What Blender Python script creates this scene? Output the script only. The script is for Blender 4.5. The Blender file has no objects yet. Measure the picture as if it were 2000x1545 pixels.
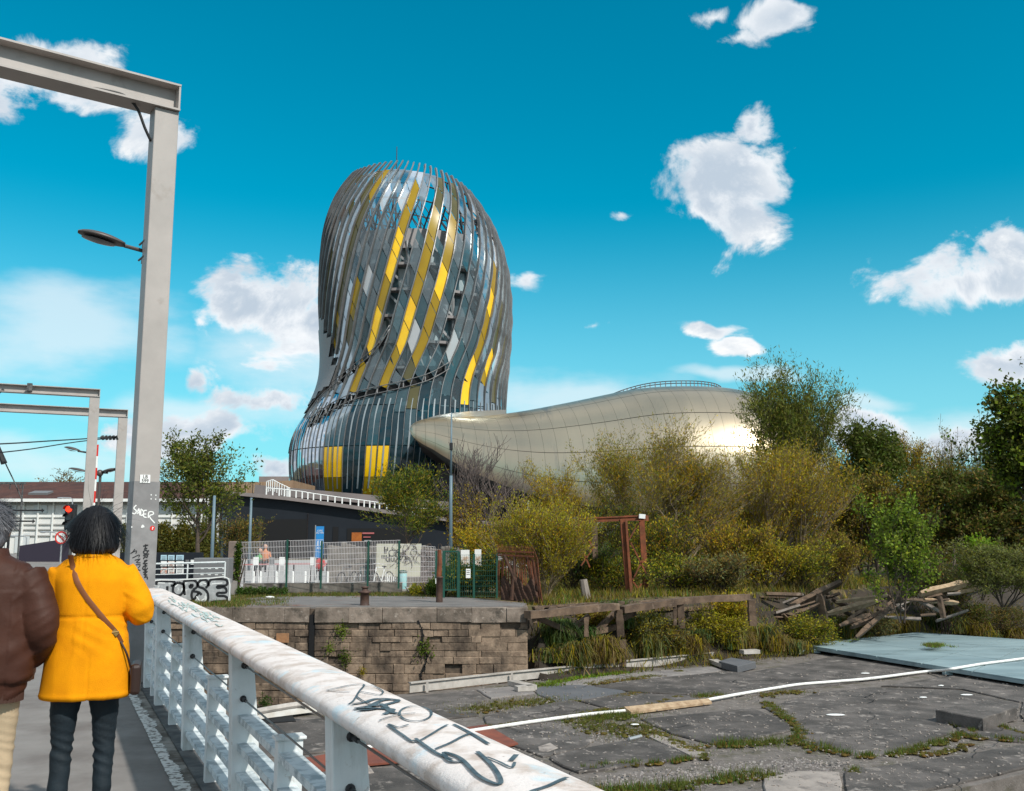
import bpy, math, random
import numpy as np
from mathutils import Vector, Matrix
rad = math.radians
SC = bpy.context.scene
COL = SC.collection
# ------------------------------------------------------------------ camera, world, sun, exposure
F_PX, EYE = 1900.0, 1.5                     # focal length in photo pixels, eye height over the bridge deck
TH = math.atan(277.5 / F_PX)                # camera pitch
cam_d = bpy.data.cameras.new('camera'); cam = bpy.data.objects.new('camera', cam_d); COL.objects.link(cam)
cam.location = (0, 0, EYE); cam.rotation_euler = (rad(90) + TH, 0, 0)
cam_d.sensor_width = 36; cam_d.lens = 36 * F_PX / 2000; cam_d.clip_start = 0.05; cam_d.clip_end = 6000
SC.camera = cam
SUN_EL, SUN_AZ = 44, 137                    # degrees; azimuth clockwise from +Y (the viewing direction)
sun_dir = Vector((math.sin(rad(SUN_AZ)) * math.cos(rad(SUN_EL)), math.cos(rad(SUN_AZ)) * math.cos(rad(SUN_EL)), math.sin(rad(SUN_EL))))
sd = bpy.data.lights.new('sun', 'SUN'); sd.energy = 4.0; sd.angle = rad(1.5); sd.color = (1, 0.95, 0.87)
sun = bpy.data.objects.new('sun', sd); COL.objects.link(sun)
sun.rotation_euler = sun_dir.to_track_quat('Z', 'Y').to_euler()
SC.view_settings.view_transform = 'Standard'; SC.view_settings.look = 'None'
SC.view_settings.exposure = 0.1; SC.view_settings.gamma = 1; SC.view_settings.use_curve_mapping = False
SC.render.engine = 'CYCLES'
SC.cycles.max_bounces = 8; SC.cycles.transparent_max_bounces = 24; SC.cycles.diffuse_bounces = 3; SC.cycles.glossy_bounces = 4
SC.cycles.caustics_reflective = False; SC.cycles.caustics_refractive = False

def ray(px, py):
    x = (px - 1000) / F_PX; y = -(py - 772.5) / F_PX
    return (x, math.cos(TH) - y * math.sin(TH), math.sin(TH) + y * math.cos(TH))
def G(px, py, z):                            # where a sight line meets the level z (surveying the photograph)
    d = ray(px, py); t = (z - EYE) / d[2]; return Vector((d[0] * t, d[1] * t, z))
def P(px, py, Y):                            # a point at the distance Y along a sight line
    d = ray(px, py); t = Y / d[1]; return Vector((d[0] * t, Y, EYE + d[2] * t))
def on_plane(px, py, p0, n):
    d = Vector(ray(px, py)); c = Vector((0, 0, EYE)); t = (Vector(p0) - c).dot(n) / d.dot(n); return c + d * t
def proj(p):
    z = p[2] - EYE; f = p[1] * math.cos(TH) + z * math.sin(TH); u = -p[1] * math.sin(TH) + z * math.cos(TH)
    return 1000 + F_PX * p[0] / f, 772.5 - F_PX * u / f

def make_world():
    w = bpy.data.worlds.new('World'); SC.world = w; w.use_nodes = True
    nt = w.node_tree; nt.nodes.clear(); N = nt.nodes.new; L = nt.links.new
    def put(s, v):
        if hasattr(v, 'is_output') or isinstance(v, bpy.types.NodeSocket): L(v, s)
        else: s.default_value = v
    def M(op, a, b=0.0, c=0.0, clamp=False):
        n = N('ShaderNodeMath'); n.operation = op; n.use_clamp = clamp
        put(n.inputs[0], a); put(n.inputs[1], b); put(n.inputs[2], c); return n.outputs[0]
    def V(op, a, b=(0, 0, 0)):
        n = N('ShaderNodeVectorMath'); n.operation = op
        put(n.inputs[0], a); put(n.inputs[1], b); return n.outputs['Value' if op == 'LENGTH' else 'Vector']
    def mixc(f, a, b, t='MIX'):
        n = N('ShaderNodeMix'); n.data_type = 'RGBA'; n.blend_type = t; n.clamp_result = False
        put(n.inputs[0], f); put(n.inputs[6], a); put(n.inputs[7], b); return n.outputs[2]
    def noise(v, sc, det, rough=.55, dist=0.0):
        n = N('ShaderNodeTexNoise'); L(v, n.inputs['Vector']); n.inputs['Scale'].default_value = sc
        n.inputs['Detail'].default_value = det; n.inputs['Roughness'].default_value = rough; n.inputs['Distortion'].default_value = dist
        return n.outputs['Fac'] if 'Fac' in n.outputs else n.outputs[0]
    def smooth(v, a, b):
        n = N('ShaderNodeMapRange'); n.interpolation_type = 'SMOOTHSTEP'; put(n.inputs[0], v)
        n.inputs[1].default_value = a; n.inputs[2].default_value = b; return n.outputs[0]
    sky = N('ShaderNodeTexSky'); sky.sky_type = 'NISHITA'; sky.sun_disc = False
    sky.sun_elevation = rad(SUN_EL); sky.sun_rotation = rad(SUN_AZ); sky.air_density = 1.0; sky.dust_density = 0.6; sky.ozone_density = 2.5
    co = N('ShaderNodeTexCoord').outputs['Generated']
    sp = N('ShaderNodeSeparateXYZ'); L(co, sp.inputs[0]); X, Y, Z = sp.outputs
    blue = mixc(1.0, sky.outputs[0], SKY_TINT, 'MULTIPLY')
    gam = N('ShaderNodeGamma'); L(blue, gam.inputs[0]); gam.inputs[1].default_value = 1.0
    blue = gam.outputs[0]
    # pale milky air close to the horizon
    el = M('ABSOLUTE', Z)
    blue = mixc(M('MULTIPLY', M('SUBTRACT', 1.0, smooth(el, 0.0, 0.34)), 0.68), blue, (4.4, 7.6, 8.9, 1))
    ys = M('MAXIMUM', Y, 0.12)
    u = M('DIVIDE', X, ys); wv = M('DIVIDE', Z, ys)
    cb = N('ShaderNodeCombineXYZ'); L(u, cb.inputs[0]); L(wv, cb.inputs[1])
    uw = cb.outputs[0]
    wob = N('ShaderNodeTexNoise'); L(co, wob.inputs['Vector']); wob.inputs['Scale'].default_value = 13; wob.inputs['Detail'].default_value = 3
    off = V('MULTIPLY', V('SUBTRACT', wob.outputs['Color'], (.5, .5, .5)), (.08, .05, 0))
    uwd = V('ADD', uw, off)
    clouds = [  # px, py, half width, half height, strength
        (40, 140, 185, 95, 1.0), (140, 185, 90, 40, .6), (300, 268, 70, 42, .55), (505, 590, 135, 88, 1.15), (600, 625, 90, 64, 1.0), (405, 640, 50, 36, .8), (555, 690, 130, 48, .8),
        (515, 778, 95, 34, .85), (390, 740, 40, 22, .6), (400, 850, 190, 46, 1.05), (540, 925, 80, 26, .7), (1412, 372, 140, 118, 1.2), (1465, 248, 46, 50, .8), (1380, 425, 110, 50, 1.0),
        (1510, 38, 92, 46, .85), (1450, 75, 60, 24, .5), (1385, 22, 38, 26, .5), (1905, 548, 172, 72, 1.05), (1985, 490, 66, 50, .9), (1965, 715, 110, 42, .9), (1715, 838, 95, 50, 1.12),
        (1408, 640, 60, 16, .7), (1440, 674, 32, 16, .6), (1030, 546, 45, 18, .5), (1222, 420, 26, 14, .45), (1175, 630, 26, 12, .4),
        (1900, 860, 150, 36, .5)]
    thin = [(1700, 786, 110, 26), (110, 650, 330, 110), (60, 900, 330, 90), (1120, 775, 280, 56), (1450, 735, 150, 20), (560, 700, 200, 120), (400, 800, 260, 60), (1850, 850, 260, 70), (1400, 640, 90, 20)]
    m = None; sh = None
    for (px, py, rw_, rh_, st) in clouds:
        d = ray(px, py); u0, w0 = d[0] / d[1], d[2] / d[1]; ru, rw = rw_ / F_PX * 1.04, rh_ / F_PX * 1.04
        q = V('MULTIPLY', V('SUBTRACT', uwd, (u0, w0, 0)), (1 / ru, 1 / rw, 0))
        v = M('MULTIPLY', M('SUBTRACT', 1.0, V('LENGTH', q)), st)
        m = v if m is None else M('MAXIMUM', m, v)
    mt = None
    for (px, py, rw_, rh_) in thin:
        d = ray(px, py); q = V('MULTIPLY', V('SUBTRACT', uwd, (d[0] / d[1], d[2] / d[1], 0)), (F_PX / rw_, F_PX / rh_, 0)); v = M('SUBTRACT', 1.0, V('LENGTH', q)); mt = v if mt is None else M('MAXIMUM', mt, v)
    # unseen sky outside the view: extra noise clouds, added to whiten the fill light
    gen = M('MULTIPLY_ADD', noise(co, 2.6, 5), 5.0, -2.05)
    side = M('MAXIMUM', smooth(M('ABSOLUTE', u), .62, .8), M('MAXIMUM', smooth(wv, .66, .85), M('LESS_THAN', Y, 0.15)))
    gen = M('SUBTRACT', gen, M('MULTIPLY', M('SUBTRACT', 1.0, side), 8.0))
    m = M('MAXIMUM', m, gen)
    fb = noise(V('MULTIPLY', co, (1, 1, 1.35)), 10.5, 11, .62, .35)
    dens = M('ADD', m, M('MULTIPLY', M('SUBTRACT', fb, .5), 3.1))
    alpha = M('POWER', smooth(dens, -0.04, 0.42), 1.2)
    alpha = M('MULTIPLY', alpha, smooth(Z, -.02, .02))
    lower = noise(V('ADD', V('MULTIPLY', co, (1, 1, 1.6)), (0, 0, .045)), 10.5, 5, .5, .35)
    shade = smooth(M('MULTIPLY_ADD', M('SUBTRACT', lower, fb), -2.4, dens), -.15, 1.0)
    ccol = mixc(shade, (8.9, 9.2, 9.5, 1), (5.0, 5.9, 6.9, 1))
    ccol = mixc(smooth(fb, .5, .75), ccol, (10.3, 10.3, 10.2, 1))
    veil = M('MULTIPLY', smooth(M('ADD', mt, M('MULTIPLY', M('SUBTRACT', noise(V('MULTIPLY', co, (1, 1, 3)), 6, 7), .5), 2.2)), -.1, .9), .62)
    out = mixc(alpha, mixc(veil, blue, (8.2, 8.9, 9.3, 1)), ccol)
    # land colour below the horizon
    out = mixc(smooth(Z, 0.0, -0.03), out, (1.1, 1.15, 0.9, 1))
    bg = N('ShaderNodeBackground'); L(out, bg.inputs[0]); bg.inputs[1].default_value = 0.1
    wo = N('ShaderNodeOutputWorld'); L(bg.outputs[0], wo.inputs[0])
SKY_TINT = (0.0, 1.26, 1.24, 1)
make_world()

# ------------------------------------------------------------------ materials
MATS = {}
def mat(name, col, rough=.7, metal=0.0, col2=None, sc=4.0, bump=0.0, bsc=None, rnd=0.0, spec=.4, st=(1, 1, 1), lo=.35, hi=.65, det=7, dirt=None, dsc=1.2, dlo=.52, dhi=.7, island=0.0, rvar=0.0, trans=0.0, emit=0.0, dist=0.0, coat=0.0, dirt2=None, d2sc=1.0, d2lo=.5, d2hi=.65, d2st=None):
    m = bpy.data.materials.new(name); m.use_nodes = True; nt = m.node_tree; N = nt.nodes.new; L = nt.links.new
    b = nt.nodes['Principled BSDF']; b.inputs['Roughness'].default_value = rough; b.inputs['Metallic'].default_value = metal
    b.inputs['Specular IOR Level'].default_value = spec
    if coat: b.inputs['Coat Weight'].default_value = coat; b.inputs['Coat Roughness'].default_value = .08
    tc = N('ShaderNodeTexCoord').outputs['Object']
    mp = N('ShaderNodeMapping'); L(tc, mp.inputs[0]); mp.inputs['Scale'].default_value = st
    def noise(s, d=det, r=.6):
        n = N('ShaderNodeTexNoise'); L(mp.outputs[0], n.inputs['Vector']); n.inputs['Scale'].default_value = s
        n.inputs['Detail'].default_value = d; n.inputs['Roughness'].default_value = r; n.inputs['Distortion'].default_value = dist
        return n.outputs[0]
    def rng(v, a, bb):
        n = N('ShaderNodeMapRange'); L(v, n.inputs[0]); n.inputs[1].default_value = a; n.inputs[2].default_value = bb; return n.outputs[0]
    def mix(f, a, c, t='MIX'):
        n = N('ShaderNodeMix'); n.data_type = 'RGBA'; n.blend_type = t
        for s, v in ((n.inputs[0], f), (n.inputs[6], a), (n.inputs[7], c)):
            if isinstance(v, bpy.types.NodeSocket): L(v, s)
            else: s.default_value = (*v, 1) if isinstance(v, tuple) and len(v) == 3 else v
        return n.outputs[2]
    c = tuple(col)
    if col2 is not None: c = mix(rng(noise(sc), lo, hi), tuple(col), tuple(col2))
    if dirt is not None: c = mix(rng(noise(dsc, 9, .65), dlo, dhi), c, tuple(dirt))
    if dirt2 is not None:
        m2_ = N('ShaderNodeMapping'); L(tc, m2_.inputs[0]); m2_.inputs['Scale'].default_value = d2st or (1, 1, 1); m2_.inputs['Location'].default_value = (7.3, 1.9, 4.4)
        n2 = N('ShaderNodeTexNoise'); L(m2_.outputs[0], n2.inputs['Vector']); n2.inputs['Scale'].default_value = d2sc; n2.inputs['Detail'].default_value = 10; n2.inputs['Roughness'].default_value = .7
        c = mix(rng(n2.outputs[0], d2lo, d2hi), c, tuple(dirt2))
    for amt, kind in ((rnd, 'o'), (island, 'i')):
        if amt:
            src = N('ShaderNodeObjectInfo').outputs['Random'] if kind == 'o' else N('ShaderNodeNewGeometry').outputs['Random Per Island']
            r = N('ShaderNodeMapRange'); L(src, r.inputs[0]); r.inputs[3].default_value = 1 - amt; r.inputs[4].default_value = 1 + amt
            h = N('ShaderNodeHueSaturation'); L(r.outputs[0], h.inputs['Value'])
            if kind == 'i':
                r2 = N('ShaderNodeMapRange'); mm = N('ShaderNodeMath'); mm.operation = 'FRACT'; m3 = N('ShaderNodeMath'); m3.operation = 'MULTIPLY'
                L(src, m3.inputs[0]); m3.inputs[1].default_value = 17.3; L(m3.outputs[0], mm.inputs[0]); L(mm.outputs[0], r2.inputs[0])
                r2.inputs[3].default_value = .475; r2.inputs[4].default_value = .525; L(r2.outputs[0], h.inputs['Hue'])
            if isinstance(c, bpy.types.NodeSocket): L(c, h.inputs['Color'])
            else: h.inputs['Color'].default_value = (*c, 1)
            c = h.outputs[0]
    if isinstance(c, bpy.types.NodeSocket): L(c, b.inputs['Base Color'])
    else: b.inputs['Base Color'].default_value = (*c, 1)
    if rvar: 
        n = N('ShaderNodeMapRange'); L(noise(sc * 1.7), n.inputs[0]); n.inputs[1].default_value = .3; n.inputs[2].default_value = .7
        n.inputs[3].default_value = max(.02, rough - rvar); n.inputs[4].default_value = min(1, rough + rvar); L(n.outputs[0], b.inputs['Roughness'])
    if bump:
        bn = N('ShaderNodeBump'); bn.inputs['Strength'].default_value = bump; bn.inputs['Distance'].default_value = .02
        L(noise(bsc or sc * 3, 8, .65), bn.inputs['Height']); L(bn.outputs[0], b.inputs['Normal'])
    if emit: b.inputs['Emission Color'].default_value = (*col, 1); b.inputs['Emission Strength'].default_value = emit
    if trans:
        o = nt.nodes['Material Output']; tr = N('ShaderNodeBsdfTranslucent'); mx = N('ShaderNodeMixShader'); mx.inputs[0].default_value = trans
        if isinstance(c, bpy.types.NodeSocket): L(c, tr.inputs[0])
        else: tr.inputs[0].default_value = (*c, 1)
        L(b.outputs[0], mx.inputs[1]); L(tr.outputs[0], mx.inputs[2]); L(mx.outputs[0], o.inputs[0])
    MATS[name] = m; return m
def glass(name, tint, see, rough=.06, gcol=(.9, .95, 1), body=None, bodyf=.0, ior=1.5):
    """thin tinted pane: part of the light passes, the rest is mirrored, a little is tinted body colour"""
    m = bpy.data.materials.new(name); m.use_nodes = True; nt = m.node_tree; nt.nodes.clear(); N = nt.nodes.new; L = nt.links.new
    tr = N('ShaderNodeBsdfTransparent'); tr.inputs[0].default_value = (*tint, 1)
    df = N('ShaderNodeBsdfDiffuse'); df.inputs[0].default_value = (*(body or tint), 1)
    gl = N('ShaderNodeBsdfGlossy'); gl.inputs[0].default_value = (*gcol, 1); gl.inputs[1].default_value = rough
    m1 = N('ShaderNodeMixShader'); m1.inputs[0].default_value = see; L(df.outputs[0], m1.inputs[1]); L(tr.outputs[0], m1.inputs[2])
    lw = N('ShaderNodeFresnel'); lw.inputs[0].default_value = ior
    gm = N('ShaderNodeMath'); gm.operation = 'MULTIPLY_ADD'; L(lw.outputs[0], gm.inputs[0]); gm.inputs[1].default_value = 0.75; gm.inputs[2].default_value = bodyf; gm.use_clamp = True
    nz = N('ShaderNodeTexNoise'); nz.inputs['Scale'].default_value = .35; nz.inputs['Detail'].default_value = 3
    tc = N('ShaderNodeTexCoord'); L(tc.outputs['Object'], nz.inputs['Vector'])
    bp = N('ShaderNodeBump'); bp.inputs['Strength'].default_value = .10; bp.inputs['Distance'].default_value = .5; L(nz.outputs[0], bp.inputs['Height']); L(bp.outputs[0], gl.inputs['Normal'])
    m2 = N('ShaderNodeMixShader'); L(gm.outputs[0], m2.inputs[0]); L(m1.outputs[0], m2.inputs[1]); L(gl.outputs[0], m2.inputs[2])
    o = N('ShaderNodeOutputMaterial'); L(m2.outputs[0], o.inputs[0]); MATS[name] = m; return m

# ------------------------------------------------------------------ objects and meshes
def props(o, label=None, cat=None, group=None, kind=None):
    if label: o['label'] = label
    if cat: o['category'] = cat
    if group: o['group'] = group
    if kind: o['kind'] = kind
    return o
BASE = {}
def base_of(parent):
    return BASE.get(parent.name, Vector((0, 0, 0))) if parent else Vector((0, 0, 0))
def thing(name, label, cat, loc=(0, 0, 0), group=None):
    o = bpy.data.objects.new(name, None); COL.objects.link(o); o.location = loc; o.empty_display_size = .3
    BASE[o.name] = Vector(loc); return props(o, label, cat, group)
class MB:
    def __init__(s): s.v = []; s.f = []; s.mi = []; s.m = 0
    def add(s, vs, fs):
        k = len(s.v); s.v += [tuple(p) for p in vs]; s.f += [tuple(i + k for i in f) for f in fs]; s.mi += [s.m] * len(fs); return s
    def box(s, c, sz, rz=0.0, R=None):
        hx, hy, hz = sz[0] / 2, sz[1] / 2, sz[2] / 2; R = R or Matrix.Rotation(rz, 3, 'Z'); c = Vector(c)
        vs = [c + R @ Vector((x * hx, y * hy, z * hz)) for z in (-1, 1) for y in (-1, 1) for x in (-1, 1)]
        return s.add(vs, [(0, 2, 3, 1), (4, 5, 7, 6), (0, 1, 5, 4), (2, 6, 7, 3), (0, 4, 6, 2), (1, 3, 7, 5)])
    def beam(s, a, b, w, h, up=(0, 0, 1)):
        a, b = Vector(a), Vector(b); d = (b - a); L = d.length; d.normalize(); up = Vector(up)
        x = d.cross(up)
        if x.length < 1e-4: x = d.cross(Vector((0, 1, 0)))
        x.normalize(); z = x.cross(d); R = Matrix((x, d, z)).transposed()
        return s.box((a + b) / 2, (w, L, h), R=R)
    def tube(s, pts, r, n=8, caps=True):
        pts = [Vector(p) for p in pts]; m = len(pts); rs = r if hasattr(r, '__len__') else [r] * m
        vs = []; prev = None
        for i, p in enumerate(pts):
            d = (pts[min(i + 1, m - 1)] - pts[max(i - 1, 0)]).normalized()
            x = prev - d * prev.dot(d) if prev else d.cross(Vector((0, 0, 1)) if abs(d.z) < .9 else Vector((0, 1, 0)))
            if x.length < 1e-5: x = d.orthogonal()
            x.normalize(); prev = x; y = d.cross(x)
            for k in range(n): a = 2 * math.pi * k / n; vs.append(p + (x * math.cos(a) + y * math.sin(a)) * rs[i])
        fs = [(i * n + k, i * n + (k + 1) % n, (i + 1) * n + (k + 1) % n, (i + 1) * n + k) for i in range(m - 1) for k in range(n)]
        if caps: fs += [tuple(range(n))[::-1], tuple(range((m - 1) * n, m * n))]
        return s.add(vs, fs)
    def grid(s, rows, close=False):
        nr, nc = len(rows), len(rows[0]); vs = [p for r in rows for p in r]
        fs = [(i * nc + j, i * nc + (j + 1) % nc, (i + 1) * nc + (j + 1) % nc, (i + 1) * nc + j) for i in range(nr - 1) for j in range(nc if close else nc - 1)]
        return s.add(vs, fs)
    def prism(s, poly, z0, z1, bevel=0.0):
        n = len(poly); A = sum(poly[i][0] * poly[(i + 1) % n][1] - poly[(i + 1) % n][0] * poly[i][1] for i in range(n))
        if A < 0: poly = poly[::-1]
        vs = [(p[0], p[1], z0) for p in poly] + [(p[0], p[1], z1 - bevel) for p in poly]
        fs = [tuple(range(n))[::-1]] + [(i, (i + 1) % n, n + (i + 1) % n, n + i) for i in range(n)]
        if bevel:
            cx = sum(p[0] for p in poly) / n; cy = sum(p[1] for p in poly) / n
            for p in poly:
                d = math.hypot(p[0] - cx, p[1] - cy) or 1; k = 1 - bevel / d; vs.append((cx + (p[0] - cx) * k, cy + (p[1] - cy) * k, z1))
            fs += [(n + i, n + (i + 1) % n, 2 * n + (i + 1) % n, 2 * n + i) for i in range(n)] + [tuple(range(2 * n, 3 * n))]
        else: fs.append(tuple(range(n, 2 * n)))
        return s.add(vs, fs)
    def sphere(s, c, r, nu=14, nv=9):
        c = Vector(c); r = r if hasattr(r, '__len__') else (r, r, r)
        rows = [[c + Vector((r[0] * math.sin(t) * math.cos(a), r[1] * math.sin(t) * math.sin(a), r[2] * math.cos(t))) for a in [2 * math.pi * j / nu for j in range(nu)]] for t in [math.pi * (i + .02) / (nv + .04) for i in range(nv + 1)]]
        return s.grid(rows, True)
    def lathe(s, c, prof, n=16):
        c = Vector(c); return s.grid([[c + Vector((r * math.cos(2 * math.pi * j / n), r * math.sin(2 * math.pi * j / n), z)) for j in range(n)] for r, z in prof], True)
    def mesh(s, name, base=Vector((0, 0, 0)), mats=(), smooth=False):
        me = bpy.data.meshes.new(name); me.from_pydata([(p[0] - base[0], p[1] - base[1], p[2] - base[2]) for p in s.v], [], s.f)
        for m in mats: me.materials.append(m)
        if len(mats) > 1: me.polygons.foreach_set('material_index', s.mi)
        if smooth: me.polygons.foreach_set('use_smooth', [True] * len(me.polygons))
        me.update(); return me
    def build(s, name, m, parent=None, smooth=False, loc=None, label=None, cat=None, group=None, kind=None, bevel=0.0, auto=None):
        mats = m if isinstance(m, (list, tuple)) else [m]
        b = base_of(parent) if parent else Vector(loc or (0, 0, 0))
        me = s.mesh(name, b, mats, smooth); o = bpy.data.objects.new(name, me); COL.objects.link(o)
        if parent: o.parent = parent; BASE[o.name] = b
        else: o.location = b; BASE[o.name] = b
        if bevel:
            bm = o.modifiers.new('bevel', 'BEVEL'); bm.width = bevel; bm.segments = 2; bm.limit_method = 'ANGLE'
        return props(o, label, cat, group, kind)
def np_mesh(name, V, Fq, mats, parent=None, smooth=False, mi=None, **k):
    """numpy vertices (n,3) and faces (m,3|4)"""
    b = base_of(parent); me = bpy.data.meshes.new(name); nf, c = Fq.shape
    me.vertices.add(len(V)); me.vertices.foreach_set('co', (V - np.array(b)).astype(np.float32).ravel())
    me.loops.add(nf * c); me.loops.foreach_set('vertex_index', Fq.astype(np.int32).ravel())
    me.polygons.add(nf); me.polygons.foreach_set('loop_start', np.arange(0, nf * c, c, dtype=np.int32))
    for m in mats: me.materials.append(m)
    if mi is not None: me.polygons.foreach_set('material_index', mi)
    if smooth: me.polygons.foreach_set('use_smooth', [True] * nf)
    me.update(calc_edges=True); o = bpy.data.objects.new(name, me); COL.objects.link(o)
    if parent: o.parent = parent; BASE[o.name] = b
    return props(o, **k)
def text_mesh(body, size, depth, m, parent, origin, right, up, name='lettering', align='CENTER', **k):
    cu = bpy.data.curves.new(name, 'FONT'); cu.body = body; cu.size = size; cu.extrude = depth; cu.align_x = align; cu.align_y = 'CENTER'
    tmp = bpy.data.objects.new('tmp', cu); COL.objects.link(tmp)
    me = bpy.data.meshes.new_from_object(tmp); bpy.data.objects.remove(tmp); bpy.data.curves.remove(cu)
    r = Vector(right).normalized(); u = Vector(up).normalized(); n = r.cross(u); R = Matrix((r, u, n)).transposed().to_4x4()
    b = base_of(parent); me.transform(Matrix.Translation(Vector(origin) - b) @ R); me.materials.clear(); me.materials.append(m); me.name = name
    o = bpy.data.objects.new(name, me); COL.objects.link(o)
    if parent: o.parent = parent; BASE[o.name] = b
    return props(o, **k)
def ribbon(mb, pts, w, n, lift=0.003):
    """flat painted stroke through points lying on a surface with normal n"""
    n = Vector(n).normalized(); pts = [Vector(p) + n * lift for p in pts]; L = []; R = []
    for i, p in enumerate(pts):
        d = (pts[min(i + 1, len(pts) - 1)] - pts[max(0, i - 1)]).normalized(); s = d.cross(n).normalized() * (w / 2)
        L.append(p - s); R.append(p + s)
    return mb.grid([L, R])
def smoothpts(pts, k=4):
    pts = [Vector(p) for p in pts]; out = []
    for i in range(len(pts) - 1):
        a, b, c, d = pts[max(i - 1, 0)], pts[i], pts[i + 1], pts[min(i + 2, len(pts) - 1)]
        for j in range(k):
            t = j / k; out.append(.5 * ((2 * b) + (c - a) * t + (2 * a - 5 * b + 4 * c - d) * t * t + (3 * b - a - 3 * c + d) * t ** 3))
    return out + [pts[-1]]
RN = random.Random(7)

# the bridge axis: s runs along the bridge, a across it (to the right)
AZ = rad(25.09)
BV = Vector((-math.sin(AZ), math.cos(AZ), 0)); AV = Vector((math.cos(AZ), math.sin(AZ), 0))
def B(a, s, z): return AV * a + BV * s + Vector((0, 0, z))
GZ, PZ, WZ = -0.5, -2.5, -4.1                # quay, lock platform and water levels
# ------------------------------------------------------------------ shared materials
asphalt = mat('asphalt', (.20, .18, .168), .9, col2=(.25, .23, .215), sc=2.2, bump=.5, bsc=160, dirt=(.12, .10, .09), dsc=.9, dlo=.5, dhi=.75)
deckedge = mat('dirty_concrete', (.30, .28, .25), .9, col2=(.10, .085, .07), sc=5, bump=.5, bsc=40, lo=.4, hi=.6)
whiteline = mat('worn_white_paint', (.64, .63, .60), .75, col2=(.17, .15, .13), sc=20, lo=.50, hi=.58, bump=.3, bsc=60, st=(1, 1, 1))
darksteel = mat('dark_worn_steel', (.06, .062, .065), .6, .2, col2=(.17, .165, .16), sc=7, lo=.45, hi=.7, bump=.2, dirt=(.16, .08, .04), dsc=9, dlo=.6, dhi=.8)
railwhite = mat('white_railing_paint', (.74, .76, .76), .42, col2=(.64, .67, .67), sc=5, bump=.08, dirt=(.25, .17, .11), dsc=16, dlo=.62, dhi=.76, dirt2=(.50, .52, .50), d2sc=3, d2lo=.5, d2hi=.7, d2st=(4, 4, .6))
barpaint = mat('dusty_bar_paint', (.62, .68, .70), .5, col2=(.30, .36, .39), sc=12, lo=.45, hi=.6, bump=.1, dirt=(.05, .05, .05), dsc=38, dlo=.66, dhi=.74)
handrail_m = mat('weathered_handrail_paint', (.78, .70, .66), .6, col2=(.55, .45, .39), sc=9, lo=.46, hi=.64, bump=.3, bsc=90, dirt2=(.30, .20, .14), d2sc=26, d2lo=.62, d2hi=.72, dirt=(.55, .68, .74), dsc=3.2, dlo=.56, dhi=.66)
ink = mat('blue_black_marker', (.035, .06, .075), .6, col2=(.10, .14, .16), sc=30)
inkpale = mat('pale_green_marker', (.33, .48, .44), .6, col2=(.6, .63, .6), sc=40)
cablesteel = mat('cable_steel', (.16, .15, .15), .45, .8)
blackm = mat('black_plastic', (.02, .02, .022), .5)
gantry_m = mat('grey_gantry_paint', (.43, .39, .365), .5, col2=(.35, .32, .30), sc=1.6, bump=.06, dirt=(.30, .26, .23), dsc=3.0, dlo=.6, dhi=.75)
gantry_low = mat('sprayed_over_grey_paint', (.20, .195, .195), .6, col2=(.27, .26, .26), sc=4, lo=.4, hi=.62, bump=.06, dirt=(.20, .19, .19), dsc=2.5)
dirtyconc = mat('weathered_concrete', (.22, .195, .17), .92, col2=(.10, .088, .078), sc=2.4, lo=.4, hi=.65, bump=.6, bsc=25, dirt=(.36, .34, .31), dsc=3, dlo=.58, dhi=.72)
stone = mat('quay_limestone', (.33, .24, .17), .93, col2=(.19, .135, .095), sc=3.0, lo=.36, hi=.64, bump=1.0, bsc=14, rnd=.22, dirt=(.10, .068, .048), dsc=5, dlo=.52, dhi=.72, dirt2=(.035, .027, .022), d2sc=.75, d2lo=.44, d2hi=.66, d2st=(1.6, 1.6, .7))
stonetop = mat('quay_coping_stone', (.27, .215, .175), .93, col2=(.12, .095, .075), sc=1.6, lo=.38, hi=.62, bump=.9, bsc=14, rnd=.2, dirt=(.06, .05, .04), dsc=2.4, dlo=.52, dhi=.7, dirt2=(.40, .34, .29), d2sc=6, d2lo=.58, d2hi=.7)
mortar = mat('dark_mortar', (.15, .11, .08), .95, col2=(.05, .038, .03), sc=3, bump=.6)
quaytar = mat('old_tarmac', (.13, .12, .115), .92, col2=(.19, .175, .165), sc=1.4, bump=.4, bsc=60, dirt=(.16, .07, .045), dsc=.6, dlo=.58, dhi=.7)
soil = mat('dry_grass_soil', (.11, .08, .04), .95, col2=(.06, .06, .02), sc=.8, lo=.42, hi=.6, bump=.7, bsc=9, dirt=(.22, .14, .05), dsc=1.4)
mud = mat('river_mud', (.05, .036, .024), .85, col2=(.022, .017, .012), sc=1.2, bump=.9, bsc=4)
water = mat('river_water', (.035, .032, .022), .08, spec=.5, bump=.12, bsc=3)
slab_m = mat('platform_slab', (.135, .118, .108), .93, col2=(.06, .054, .05), sc=1.3, lo=.38, hi=.62, bump=1.0, bsc=22, rnd=.12, dirt=(.28, .245, .22), dsc=3.4, dlo=.57, dhi=.66, dirt2=(.055, .048, .043), d2sc=.55, d2lo=.5, d2hi=.66)
slab_light = mat('platform_pale_slab', (.36, .31, .275), .93, col2=(.24, .21, .19), sc=2, bump=.5, bsc=22, rnd=.08, dirt=(.14, .12, .11), dsc=3)
slab_base = mat('platform_bed', (.12, .103, .09), .95, col2=(.19, .165, .15), sc=3.6, bump=1.0, bsc=30, dirt=(.07, .065, .03), dsc=1.7, dirt2=(.30, .27, .24), d2sc=9, d2lo=.58, d2hi=.68)
rustred = mat('rust_red_paint', (.24, .07, .04), .85, col2=(.15, .05, .035), sc=2.5, bump=.4)
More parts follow.
